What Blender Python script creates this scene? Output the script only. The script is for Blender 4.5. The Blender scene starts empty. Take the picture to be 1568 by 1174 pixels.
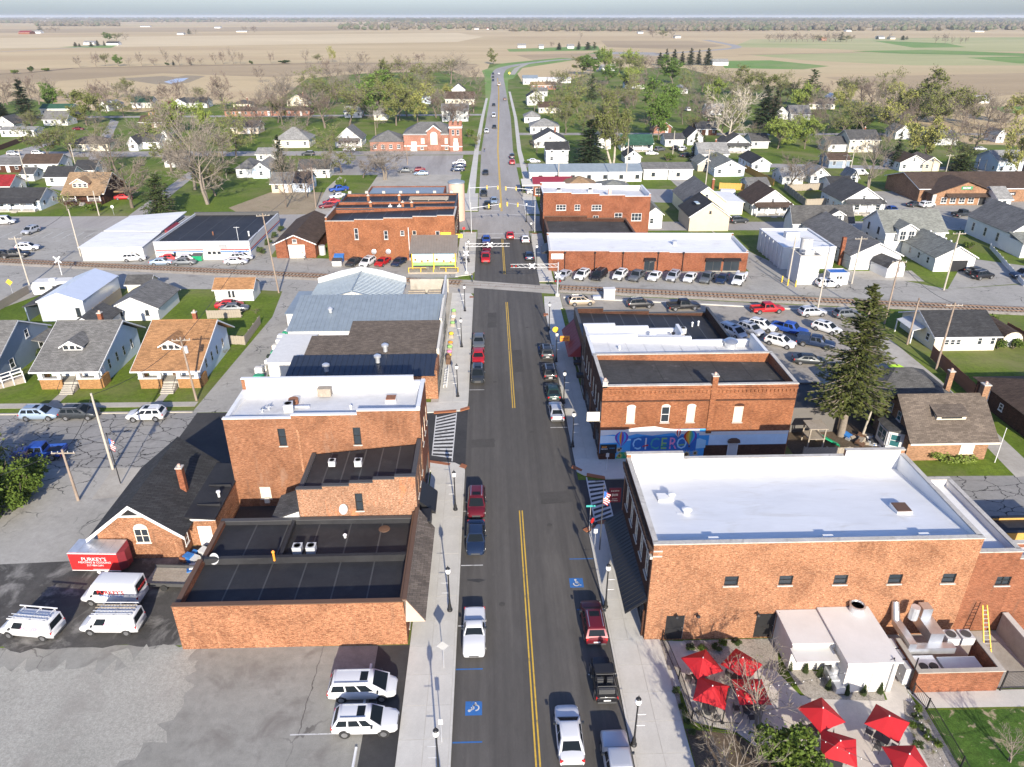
import bpy,bmesh,math,random
from mathutils import Vector,Matrix
R_=math.radians
random.seed(7)
SC=bpy.context.scene
COL=SC.collection
CAM_H=46.0
PITCH=math.atan(563/1120.0)
YAW=R_(1.74)
cam=bpy.data.cameras.new('camera');camo=bpy.data.objects.new('camera',cam);COL.objects.link(camo)
cam.sensor_width=36.0;cam.lens=1120/1568*36.0;cam.clip_start=0.5;cam.clip_end=90000
camo.location=(0,0,CAM_H);camo.rotation_euler=(math.pi/2-PITCH,0,-YAW)
SC.camera=camo
SUN_EL,SUN_AZ=R_(22),R_(172.7)
W=bpy.data.worlds.new('World');SC.world=W;W.use_nodes=True
wn=W.node_tree.nodes;sky=wn.new('ShaderNodeTexSky');sky.sky_type='NISHITA';sky.sun_disc=False
sky.sun_elevation=SUN_EL;sky.sun_rotation=SUN_AZ;sky.altitude=0;sky.air_density=1.0;sky.dust_density=1.2;sky.ozone_density=4.0
_t=wn.new('ShaderNodeMix');_t.data_type='RGBA';_t.blend_type='MULTIPLY';_t.inputs[0].default_value=1.0;_t.inputs[7].default_value=(.98,1.0,1.22,1)
W.node_tree.links.new(sky.outputs[0],_t.inputs[6]);W.node_tree.links.new(_t.outputs[2],wn['Background'].inputs[0]);wn['Background'].inputs[1].default_value=0.11
sl=bpy.data.lights.new('sun','SUN');sl.energy=4.6;sl.angle=R_(0.53);sl.color=(1.0,0.915,0.77)
so=bpy.data.objects.new('sun',sl);COL.objects.link(so);so.location=(30,-60,60)
_sd=Vector((math.sin(SUN_AZ)*math.cos(SUN_EL),math.cos(SUN_AZ)*math.cos(SUN_EL),math.sin(SUN_EL)))
so.rotation_euler=_sd.to_track_quat('Z','Y').to_euler()
SC.view_settings.view_transform='Standard';SC.view_settings.look='None';SC.view_settings.gamma=1.0
SC.view_settings.use_curve_mapping=False
SC.view_settings.exposure=0.86
SC.render.engine='CYCLES'
SC.cycles.max_bounces=6;SC.cycles.diffuse_bounces=3;SC.cycles.glossy_bounces=3
SC.cycles.transparent_max_bounces=8;SC.cycles.volume_bounces=1;SC.cycles.use_denoising=True
_s,_c=math.sin(PITCH),math.cos(PITCH)
def P(px,py,z=0.0):
 u=(px-784)/1120.0;v=(py-587)/1120.0
 d=(CAM_H-z)/(_s+v*_c);xc=u*d;yf=d*(_c-v*_s)
 return(xc*math.cos(YAW)+yf*math.sin(YAW),-xc*math.sin(YAW)+yf*math.cos(YAW))
def ppm(px,py):
 return 1120*(_s+(py-587)/1120.0*_c)/CAM_H
MATS={}
def srgb(r,g,b):
 return tuple(((c/255)/12.92 if c/255<=.04045 else((c/255+.055)/1.055)**2.4)for c in(r,g,b))
def _new(name):
 m=bpy.data.materials.new(name);m.use_nodes=True;MATS[name]=m
 nt=m.node_tree;b=nt.nodes['Principled BSDF'];return m,nt,b
def N(nt,t,**k):
 n=nt.nodes.new(t)
 for a,v in k.items():
  if a.startswith('_'):setattr(n,a[1:],v)
  else:n.inputs[a].default_value=v
 return n
def noise(nt,vec,scale,detail=4,rough=.6,dist=0):
 n=N(nt,'ShaderNodeTexNoise');n.inputs['Scale'].default_value=scale;n.inputs['Detail'].default_value=detail
 n.inputs['Roughness'].default_value=rough;n.inputs['Distortion'].default_value=dist
 if vec is not None:nt.links.new(vec,n.inputs['Vector'])
 return n.outputs['Fac']
def ramp(nt,fac,stops):
 r=N(nt,'ShaderNodeValToRGB');e=r.color_ramp.elements
 while len(e)<len(stops):e.new(.5)
 for i,(p,c)in enumerate(stops):
  e[i].position=p;e[i].color=(*c,1)if len(c)==3 else c
 nt.links.new(fac,r.inputs[0]);return r.outputs[0]
def mixc(nt,fac,a,b,mode='MIX'):
 m=N(nt,'ShaderNodeMix',_data_type='RGBA',_blend_type=mode)
 for s,i in((fac,0),(a,6),(b,7)):
  if hasattr(s,'links'):nt.links.new(s,m.inputs[i])
  else:m.inputs[i].default_value=(*s,1)if isinstance(s,tuple)else s
 return m.outputs[2]
def bump(nt,b,h,strength=.3,dist=.02):
 n=N(nt,'ShaderNodeBump');n.inputs['Strength'].default_value=strength;n.inputs['Distance'].default_value=dist
 nt.links.new(h,n.inputs['Height']);nt.links.new(n.outputs[0],b.inputs['Normal'])
def coord(nt,kind='Object',scale=None):
 t=N(nt,'ShaderNodeTexCoord');o=t.outputs[kind]
 if scale:
  m=N(nt,'ShaderNodeMapping');m.inputs['Scale'].default_value=scale;nt.links.new(o,m.inputs[0]);o=m.outputs[0]
 return o
def plain(name,c,rough=.6,metal=0,var=.12,vs=1.5,spec=None):
 m,nt,b=_new(name);v=coord(nt)
 f=noise(nt,v,vs,4)
 col=ramp(nt,f,[(.3,tuple(x*(1-var)for x in c)),(.7,tuple(min(1,x*(1+var))for x in c))])
 nt.links.new(col,b.inputs['Base Color']);b.inputs['Roughness'].default_value=rough;b.inputs['Metallic'].default_value=metal
 if spec is not None:b.inputs['Specular IOR Level'].default_value=spec
 return m
def paint(name,c,rough=.25,metal=0,coat=.6):
 m,nt,b=_new(name);b.inputs['Base Color'].default_value=(*c,1);b.inputs['Roughness'].default_value=rough
 b.inputs['Metallic'].default_value=metal;b.inputs['Coat Weight'].default_value=coat;b.inputs['Coat Roughness'].default_value=.06
 return m
def surf(name,c1,c2,s1=.15,s2=3.0,stain=None,ss=.4,st=(.55,.7),rough=.9,bmp=.25,grain=.25,aniso=None,s3=14.0):
 """weathered surface: large blotches c1..c2, fine grain, optional stains"""
 m,nt,b=_new(name);v=coord(nt,'Object',aniso)
 col=ramp(nt,noise(nt,v,s1,6,.6,.3),[(.32,c1),(.68,c2)])
 g1=noise(nt,v,s2,5,.7)
 k=ramp(nt,g1,[(.3,(1-grain,)*3),(.7,(1+grain*.6,)*3)])
 col=mixc(nt,1.0,col,k,'MULTIPLY')
 g2=noise(nt,v,s3,3,.7)
 k=ramp(nt,g2,[(.3,(1-grain,)*3),(.7,(1+grain*.6,)*3)])
 col=mixc(nt,1.0,col,k,'MULTIPLY')
 if stain:
  f=ramp(nt,noise(nt,v,ss,7,.65,.5),[(st[0],(0,0,0)),(st[1],(1,1,1))])
  col=mixc(nt,f,col,stain)
 nt.links.new(col,b.inputs['Base Color']);b.inputs['Roughness'].default_value=rough
 b.inputs['Specular IOR Level'].default_value=.25
 if bmp:bump(nt,b,g2,bmp)
 return m
def cracks(m,scale,dark,width=.02,vscale=None,frac=.75):
 """dark tar-filled cracks laid over a material made by surf"""
 nt=m.node_tree;b=nt.nodes['Principled BSDF'];v=coord(nt,'Object',vscale)
 d=N(nt,'ShaderNodeVectorMath',_operation='ADD')
 nz=N(nt,'ShaderNodeTexNoise');nz.inputs['Scale'].default_value=1.2;nz.inputs['Detail'].default_value=5;nt.links.new(v,nz.inputs['Vector'])
 sc=N(nt,'ShaderNodeVectorMath',_operation='SCALE');sc.inputs['Scale'].default_value=.9;nt.links.new(nz.outputs['Color'],sc.inputs[0])
 nt.links.new(v,d.inputs[0]);nt.links.new(sc.outputs[0],d.inputs[1])
 vo=N(nt,'ShaderNodeTexVoronoi',_feature='DISTANCE_TO_EDGE');vo.inputs['Scale'].default_value=scale;nt.links.new(d.outputs[0],vo.inputs['Vector'])
 f=ramp(nt,vo.outputs['Distance'],[(width*.5,(1,1,1)),(width,(0,0,0))])
 gate=ramp(nt,noise(nt,v,scale*.6,2),[(frac-.32,(1,1,1)),(frac-.18,(0,0,0))])
 f2=mixc(nt,1.0,f,gate,'MULTIPLY')
 old=b.inputs['Base Color'].links[0].from_socket
 nt.links.new(mixc(nt,f2,old,dark),b.inputs['Base Color'])
 return m
def brick(name,c1,c2,mortar,pale=None,pf=.62,stain=None,sw=.25,scl=1.0):
 c1,c2,mortar=[tuple(x*k for x,k in zip(c,(.475,.375,.305)))for c in(c1,c2,mortar)];pale=pale and tuple(x*k for x,k in zip(pale,(.72,.62,.51)))
 m,nt,b=_new(name);v=coord(nt)
 sx=N(nt,'ShaderNodeSeparateXYZ');nt.links.new(v,sx.inputs[0])
 ad=N(nt,'ShaderNodeMath',_operation='ADD');nt.links.new(sx.outputs[0],ad.inputs[0]);nt.links.new(sx.outputs[1],ad.inputs[1])
 cb=N(nt,'ShaderNodeCombineXYZ');nt.links.new(ad.outputs[0],cb.inputs[0]);nt.links.new(sx.outputs[2],cb.inputs[1])
 def bt(w,h,a,c,mo,ms,bias):
  t=N(nt,'ShaderNodeTexBrick');nt.links.new(cb.outputs[0],t.inputs['Vector'])
  t.inputs['Scale'].default_value=1;t.inputs['Brick Width'].default_value=w*scl;t.inputs['Row Height'].default_value=h*scl
  t.inputs['Mortar Size'].default_value=ms;t.inputs['Mortar Smooth'].default_value=.1;t.inputs['Bias'].default_value=bias
  t.inputs['Color1'].default_value=(*a,1);t.inputs['Color2'].default_value=(*c,1);t.inputs['Mortar'].default_value=(*mo,1)
  return t
 t=bt(.30,.11,c1,c2,mortar,.010,0)
 t2=bt(.72,.22,(0,0,0),(1,1,1),(.5,.5,.5),0,0)
 col=t.outputs['Color']
 if pale:
  f=ramp(nt,noise(nt,coord(nt,'Object',(1.0,1.0,2.6)),5.5,5,.85),[(pf-.10,(0,0,0)),(pf+.02,(1,1,1))])
  col=mixc(nt,f,col,pale)
 k=ramp(nt,noise(nt,coord(nt,'Object',(.8,.8,2.4)),3.4,4,.8),[(.34,(.56,)*3),(.62,(1.32,)*3)])
 col=mixc(nt,1.0,col,k,'MULTIPLY')
 k=ramp(nt,noise(nt,cb.outputs[0],sw,7,.68,.8),[(.3,(.62,.60,.60)),(.5,(1,1,1)),(.72,(1.22,1.24,1.26))])
 col=mixc(nt,1.0,col,k,'MULTIPLY')
 col=mixc(nt,ramp(nt,noise(nt,coord(nt,'Object',(1.2,1.2,.10)),1.1,5,.7),[(.58,(0,0,0)),(.80,(.5,)*3)]),col,(.085,.06,.045))
 if stain:
  f=ramp(nt,noise(nt,coord(nt,'Object',(.5,.5,.12)),1.3,5,.7),[(.56,(0,0,0)),(.72,(1,1,1))])
  col=mixc(nt,f,col,stain)
 nt.links.new(col,b.inputs['Base Color']);b.inputs['Roughness'].default_value=.9;b.inputs['Specular IOR Level'].default_value=.2
 bump(nt,b,t.outputs['Fac'],-.25,.01)
 return m
def shingle(name,c,var=.25):
 """asphalt shingles: courses and tabs as fine relief and tone"""
 m,nt,b=_new(name);v=coord(nt)
 sx=N(nt,'ShaderNodeSeparateXYZ');nt.links.new(v,sx.inputs[0])
 ad=N(nt,'ShaderNodeMath',_operation='ADD');nt.links.new(sx.outputs[1],ad.inputs[0]);nt.links.new(sx.outputs[2],ad.inputs[1])
 cb=N(nt,'ShaderNodeCombineXYZ');nt.links.new(sx.outputs[0],cb.inputs[0]);nt.links.new(ad.outputs[0],cb.inputs[1])
 t=N(nt,'ShaderNodeTexBrick');nt.links.new(cb.outputs[0],t.inputs['Vector'])
 t.inputs['Scale'].default_value=1;t.inputs['Brick Width'].default_value=.5;t.inputs['Row Height'].default_value=.24
 t.inputs['Mortar Size'].default_value=.016;t.inputs['Color1'].default_value=(*[x*(1-var)for x in c],1);t.inputs['Color2'].default_value=(*[x*(1+var)for x in c],1)
 t.inputs['Mortar'].default_value=(*[x*.55 for x in c],1)
 k=ramp(nt,noise(nt,v,.5,6,.65),[(.3,(.78,)*3),(.7,(1.15,)*3)])
 k2=ramp(nt,noise(nt,v,9,3,.7),[(.3,(.8,)*3),(.7,(1.15,)*3)])
 col=mixc(nt,1.0,mixc(nt,1.0,t.outputs['Color'],k,'MULTIPLY'),k2,'MULTIPLY')
 nt.links.new(col,b.inputs['Base Color']);b.inputs['Roughness'].default_value=.92;b.inputs['Specular IOR Level'].default_value=.2
 bump(nt,b,t.outputs['Fac'],-.3,.01)
 return m
def ribbed(name,c,pitch=.3,axis=0,rough=.4,metal=.3,var=.1):
 """sheet or board siding with fine relief"""
 m,nt,b=_new(name);v=coord(nt)
 w=N(nt,'ShaderNodeTexWave',_wave_type='BANDS',_bands_direction='XYZ'[axis],_wave_profile='SAW');w.inputs['Scale'].default_value=1/(pitch*3.1831)*1.0
 nt.links.new(v,w.inputs['Vector'])
 col=ramp(nt,noise(nt,v,.8,5),[(.3,tuple(x*(1-var)for x in c)),(.7,tuple(min(1,x*(1+var))for x in c))])
 nt.links.new(col,b.inputs['Base Color']);b.inputs['Roughness'].default_value=rough;b.inputs['Metallic'].default_value=metal
 bump(nt,b,w.outputs['Fac'],.35,.02)
 return m
def siding(name,c):return ribbed(name,c,.16,2,.55,0,.05)
def M(n):return MATS[n]
surf('stubble',(.46,.345,.185),(.57,.44,.25),.0035,.02,None,rough=1,bmp=0,grain=.10,aniso=(.35,1,1),s3=.5)
_m=MATS['stubble'];_nt=_m.node_tree;_b=_nt.nodes['Principled BSDF'];_o=_b.inputs['Base Color'].links[0].from_socket
_f=ramp(_nt,noise(_nt,coord(_nt,'Object',(.3,1,1)),.0042,5,.6,.8),[(.52,(0,0,0)),(.72,(.85,)*3)])
_o=mixc(_nt,_f,_o,(.38,.255,.145))
_f=ramp(_nt,noise(_nt,coord(_nt,'Object',(.16,1,1)),.0016,4,.55,.4),[(.56,(0,0,0)),(.70,(.6,)*3)])
_nt.links.new(mixc(_nt,_f,_o,(.34,.33,.16)),_b.inputs['Base Color'])
surf('stubble_dark',(.36,.265,.15),(.43,.325,.19),.004,.03,(.27,.20,.12),.006,(.5,.75),rough=1,bmp=0,grain=.10,aniso=(.3,1,1),s3=.5);surf('stubble_pale',(.56,.44,.26),(.64,.515,.32),.004,.03,None,rough=1,bmp=0,grain=.08,aniso=(.3,1,1),s3=.5);surf('stubble_green',(.36,.35,.16),(.46,.42,.21),.004,.03,(.24,.29,.10),.008,(.5,.7),rough=1,bmp=0,grain=.10,aniso=(.25,1,1),s3=.5)
surf('crop_green',(.13,.24,.045),(.20,.30,.075),.006,.05,(.30,.27,.13),.006,(.5,.75),rough=1,bmp=0,grain=.15,s3=.4)
surf('grass',(.082,.135,.009),(.145,.205,.018),.10,1.6,(.21,.185,.085),.045,(.47,.74),rough=1,bmp=.5,grain=.38,s3=9)
surf('lawn_patchy',(.04,.10,.012),(.08,.15,.022),.3,2.5,(.32,.27,.17),.9,(.56,.63),rough=1,bmp=.6,grain=.4,s3=9)
surf('dirt',(.30,.235,.15),(.36,.29,.19),.2,2,(.16,.15,.06),.3,(.55,.75),rough=1,bmp=.3,grain=.2)
surf('mulch',(.10,.075,.05),(.15,.11,.075),.5,4,None,rough=1,bmp=.5,grain=.4)
surf('asphalt_new',(.078,.072,.064),(.104,.096,.086),.10,2.2,(.125,.115,.102),.25,(.54,.78),rough=.85,bmp=.2,grain=.10,aniso=(1,.25,1),s3=22)
_m=MATS['asphalt_new'];_nt=_m.node_tree;_b=_nt.nodes['Principled BSDF'];_o=_b.inputs['Base Color'].links[0].from_socket
_o=mixc(_nt,1.0,_o,ramp(_nt,noise(_nt,coord(_nt,'Object',(1.1,.018,1)),.8,4,.6),[(.32,(.80,)*3),(.68,(1.22,)*3)]),'MULTIPLY')
_f=ramp(_nt,noise(_nt,coord(_nt,'Object',(2.2,.30,1)),1.0,6,.75),[(.63,(0,0,0)),(.74,(.55,)*3)])
_nt.links.new(mixc(_nt,_f,_o,(.18,.168,.15)),_b.inputs['Base Color'])
cracks(_m,.10,(.045,.042,.04),.006,(1.5,.6,1),.60)
surf('asphalt_black',(.040,.039,.039),(.06,.058,.056),.2,2,(.075,.07,.065),.5,(.6,.8),rough=.8,bmp=.2,grain=.15)
cracks(surf('asphalt_old',(.31,.295,.26),(.38,.36,.32),.14,1.5,(.20,.185,.165),.3,(.55,.78),rough=.95,bmp=.2,grain=.13,s3=16),.30,(.045,.042,.04),.018,None,.66)
cracks(surf('asphalt_cracked',(.25,.24,.22),(.31,.295,.27),.16,1.6,(.17,.16,.145),.3,(.55,.75),rough=.95,bmp=.2,grain=.14,s3=16),.36,(.03,.028,.027),.022,(1,1.7,1),.95)
cracks(surf('asphalt_lot',(.255,.245,.212),(.31,.298,.262),.16,1.2,(.175,.16,.14),.35,(.52,.72),rough=.95,bmp=.25,grain=.16,s3=13),.13,(.10,.09,.08),.009,(1.6,.7,1),.70)
surf('asphalt_van_yard',(.05,.047,.043),(.10,.094,.085),.22,1.5,(.26,.245,.22),.28,(.50,.66),rough=.9,bmp=.25,grain=.22)
surf('lot_brown',(.30,.27,.225),(.36,.325,.275),.12,1.5,(.17,.15,.125),.35,(.55,.75),rough=.95,bmp=.2,grain=.14)
surf('road_far',(.31,.29,.265),(.38,.355,.325),.08,.8,(.23,.21,.19),.10,(.5,.75),rough=.9,bmp=0,grain=.10,aniso=(1,.12,1),s3=6)
surf('gravel',(.33,.318,.272),(.42,.40,.345),.12,3.2,(.27,.25,.215),.2,(.52,.72),rough=1,bmp=.8,grain=.22,s3=9)
surf('river_stone',(.33,.295,.25),(.42,.38,.32),.4,7,(.16,.14,.115),3.0,(.55,.66),rough=1,bmp=.9,grain=.3,s3=11)
surf('concrete',(.50,.475,.42),(.575,.55,.49),.25,2,(.40,.365,.315),.5,(.58,.8),rough=.9,bmp=.15,grain=.07)
surf('concrete_old',(.36,.33,.275),(.45,.415,.355),.25,1.5,(.26,.235,.195),.4,(.55,.8),rough=.92,bmp=.15,grain=.12)
surf('patio_stone',(.52,.475,.41),(.60,.55,.48),.5,3,(.42,.375,.315),.7,(.6,.8),rough=.85,bmp=.15,grain=.08)
surf('ballast',(.32,.275,.22),(.42,.37,.305),.4,5,(.20,.165,.125),1.0,(.55,.7),rough=1,bmp=.7,grain=.25)
surf('wood_tie',(.10,.065,.042),(.16,.11,.075),.5,6,None,rough=1,grain=.3)
surf('fence_wood',(.30,.255,.20),(.40,.345,.275),.8,5,None,rough=.95,grain=.2)
surf('fence_red',(.20,.085,.045),(.27,.125,.07),.8,5,None,rough=.9,grain=.2)
surf('fence_orange',(.52,.28,.07),(.60,.34,.10),.8,5,None,rough=.9,grain=.15)
surf('pole_wood',(.25,.19,.145),(.36,.285,.225),.6,6,None,rough=.95,grain=.25,aniso=(1,1,.15))
surf('pole_grey',(.40,.36,.30),(.50,.455,.385),.6,6,None,rough=.95,grain=.2,aniso=(1,1,.15))
surf('roof_white',(.66,.655,.64),(.745,.74,.725),.18,1.2,(.55,.52,.46),.22,(.54,.78),rough=.55,bmp=.05,grain=.03,aniso=(1,3,1))
surf('roof_white_dirty',(.56,.555,.54),(.68,.67,.65),.22,1.2,(.42,.385,.33),.3,(.58,.8),rough=.7,bmp=.05,grain=.06)
surf('membrane_white',(.58,.56,.52),(.66,.645,.61),.2,1,(.62,.575,.50),.6,(.6,.8),rough=.7,bmp=.1,grain=.04)
surf('roof_black',(.022,.022,.024),(.036,.036,.038),.25,1.5,(.060,.058,.056),.4,(.58,.80),rough=.62,bmp=.08,grain=.15)
surf('roof_grey_dark',(.045,.042,.039),(.075,.071,.066),.25,2,(.16,.15,.14),.6,(.60,.8),rough=.9,bmp=.3,grain=.25)
surf('stone_cap',(.42,.39,.34),(.55,.52,.47),.6,4,(.22,.20,.18),1.2,(.55,.75),rough=.9,grain=.15)
brick('brick_orange',(.42,.18,.092),(.60,.30,.165),(.58,.49,.40),(.66,.47,.335),.60)
brick('brick_tall',(.39,.175,.09),(.54,.28,.165),(.52,.44,.36),(.58,.41,.29),.66,(.25,.15,.10))
brick('brick_patchy',(.40,.16,.08),(.56,.27,.15),(.54,.44,.36),(.56,.44,.35),.56,(.56,.20,.08))
brick('brick_speckle',(.34,.115,.055),(.66,.34,.20),(.60,.47,.36),(.68,.44,.29),.60)
brick('brick_mural',(.43,.165,.075),(.55,.25,.125),(.50,.38,.29),(.54,.30,.17),.66)
brick('brick_red',(.38,.125,.065),(.48,.19,.105),(.45,.35,.28),None)
brick('brick_ext',(.40,.155,.085),(.50,.22,.13),(.50,.39,.31),None)
brick('brick_dark',(.10,.045,.03),(.15,.07,.048),(.18,.15,.13),None)
brick('brick_church',(.60,.33,.29),(.68,.42,.37),(.60,.43,.34),None,sw=.1)
brick('brick_tan',(.50,.33,.22),(.60,.42,.29),(.58,.48,.38),None)
brick('brick_yellow',(.56,.34,.14),(.66,.43,.20),(.60,.48,.32),None)
brick('stone_blocks',(.30,.28,.25),(.40,.375,.335),(.24,.22,.20),None,scl=2.0)
for n,c in dict(sh_grey=(.165,.16,.15),sh_black=(.046,.046,.047),sh_brown=(.085,.058,.042),sh_tan=(.35,.185,.085),sh_lgrey=(.26,.255,.24),sh_green=(.035,.095,.06),sh_browngrey=(.135,.108,.085),sh_charcoal=(.085,.083,.08),sh_red=(.26,.022,.026),sh_bark=(.19,.155,.125),sh_tanroof=(.30,.20,.115),sh_sage=(.20,.205,.18)).items():shingle(n,c)
for n,c in dict(sd_white=(.64,.635,.615),sd_cream=(.66,.60,.47),sd_grey=(.40,.41,.42),sd_blue=(.58,.66,.74),sd_tan=(.52,.43,.32),sd_yellow=(.72,.63,.40),sd_dark=(.13,.12,.11),sd_slate=(.20,.25,.31),sd_brown=(.20,.14,.10)).items():siding(n,c)
ribbed('metal_blue',(.235,.275,.30),.22,0,.5,.15,.10);ribbed('metal_blue_y',(.235,.275,.30),.22,1,.5,.15,.10)
ribbed('metal_navy',(.030,.038,.055),.25,0,.4,.3,.08)
ribbed('metal_pale',(.66,.69,.73),.3,0,.35,.3,.04)
ribbed('metal_wall',(.62,.60,.57),.5,0,.45,.1,.08)
ribbed('metal_red',(.30,.035,.045),.25,0,.4,.2,.05)
ribbed('metal_brown',(.24,.21,.175),.2,0,.5,.2,.1)
for n,c,r in(('white',(.68,.675,.66),.5),('cream',(.70,.64,.52),.6),('black',(.015,.015,.016),.5),('dark_grey',(.06,.06,.06),.6),('grey',(.30,.30,.30),.6),('lgrey',(.52,.52,.51),.5),('brown',(.11,.06,.035),.7),('dark_red',(.20,.022,.03),.6),('umbrella_red',(.46,.009,.014),.75),('yellow',(.75,.48,.04),.5),('sign_green',(.02,.25,.10),.5),('sign_blue',(.03,.13,.42),.5),('orange',(.75,.28,.03),.5),('tactile',(.29,.105,.045),.8),('teal',(.05,.35,.32),.5),('lime',(.55,.85,.02),.5),('red',(.50,.02,.02),.5),('tarp_blue',(.03,.16,.45),.6),('play_green',(.01,.28,.12),.4),('stucco_white',(.60,.59,.56),.9),('shed_white',(.56,.54,.50),.8),('pinkish',(.62,.40,.30),.8),('bush_dark',(.02,.03,.02),.9),('sunflower',(.80,.50,.05),.7),('skyblue',(.35,.62,.80),.7),('leafgreen',(.25,.48,.15),.7),('mural_blue',(.05,.33,.70),.7),('mural_deep',(.02,.14,.46),.7),('mural_pale',(.55,.70,.82),.7),('purple',(.16,.06,.40),.7),('pink',(.75,.25,.45),.7),('skin',(.50,.32,.23),.6),('denim',(.05,.08,.16),.8)):
 plain(n,c,r,0,.06)
for n,c,d in(('line_white',(.62,.61,.58),(.16,.15,.13)),('line_yellow',(.66,.42,.06),(.20,.15,.07)),('line_blue',(.04,.15,.40),(.09,.10,.12))):surf(n,tuple(x*.88 for x in c),c,.5,3,d,1.6,(.55,.72),rough=.85,bmp=.1,grain=.12)
plain('steel',(.55,.56,.57),.35,.8,.1);plain('galv',(.62,.63,.64),.45,.6,.12);plain('rust',(.24,.10,.05),.9,0,.25,4);plain('rail_steel',(.26,.17,.12),.45,.6,.2)
plain('tyre',(.02,.02,.02),.85);plain('rim',(.45,.45,.46),.3,.8);plain('rubber',(.03,.03,.03),.8)
paint('glass_car',(.012,.016,.020),.01,0,.0).node_tree.nodes['Principled BSDF'].inputs['Specular IOR Level'].default_value=.06;paint('glass',(.03,.038,.046),.02,0,0);paint('glass_pale',(.42,.47,.44),.2,0,0);paint('glass_teal',(.03,.12,.13),.07,0,0)
paint('lamp_red',(.45,.02,.02),.2);paint('lamp_clear',(.75,.75,.72),.12);paint('globe',(.82,.82,.80),.25);paint('amber',(.80,.34,.03),.3)
for n,c,mt in(('c_white',(.60,.60,.60),0),('c_black',(.012,.012,.014),.2),('c_silver',(.50,.51,.53),.7),('c_grey',(.13,.14,.15),.6),('c_dark',(.035,.04,.045),.5),('c_red',(.42,.012,.016),.2),('c_maroon',(.13,.010,.018),.4),('c_navy',(.015,.03,.07),.4),('c_blue',(.02,.07,.32),.3),('c_tan',(.42,.34,.25),.5),('c_green',(.02,.045,.04),.4),('c_lblue',(.30,.38,.47),.6),('c_brown',(.16,.10,.065),.4),('c_teal',(.02,.16,.28),.3)):
 paint(n,c,.42,mt*.6,.12)
plain('bark',(.15,.118,.09),.95,0,.25,6);plain('bark_pale',(.42,.37,.30),.9,0,.3,4);plain('bark_grey',(.21,.175,.14),.95,0,.2,6)
plain('twig',(.165,.135,.105),.95,0,.2,.3);plain('twig_red',(.15,.112,.09),.95,0,.2,.3);plain('twig_grey',(.20,.17,.135),.95,0,.2,.3)
def leaf(name,a,b_):
 m,nt,b=_new(name);v=coord(nt)
 col=ramp(nt,noise(nt,v,.7,4,.7),[(.3,a),(.7,b_)])
 g=N(nt,'ShaderNodeObjectInfo');k=ramp(nt,g.outputs['Random'],[(0,(.86,.9,.8)),(1,(1.12,1.1,1.1))])
 nt.links.new(mixc(nt,1.0,col,k,'MULTIPLY'),b.inputs['Base Color']);b.inputs['Roughness'].default_value=.75;b.inputs['Specular IOR Level'].default_value=.2
 b.inputs['Transmission Weight'].default_value=0
leaf('leaf_bud',(.13,.15,.04),(.20,.22,.06));leaf('leaf_olive',(.10,.12,.035),(.16,.17,.05));leaf('leaf_green',(.075,.135,.022),(.125,.19,.04));leaf('leaf_lime',(.15,.20,.035),(.22,.27,.06))
leaf('leaf_yellow',(.22,.23,.06),(.31,.30,.09));leaf('needle',(.018,.036,.014),(.045,.07,.025));leaf('needle_olive',(.055,.070,.018),(.11,.115,.032));leaf('leaf_red',(.10,.025,.03),(.15,.04,.045));leaf('cedar',(.035,.06,.018),(.075,.10,.03));leaf('far_wood',(.115,.095,.075),(.155,.135,.10));leaf('far_wood_green',(.07,.085,.05),(.11,.12,.07))
leaf('shrub',(.05,.085,.012),(.11,.15,.025))
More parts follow.
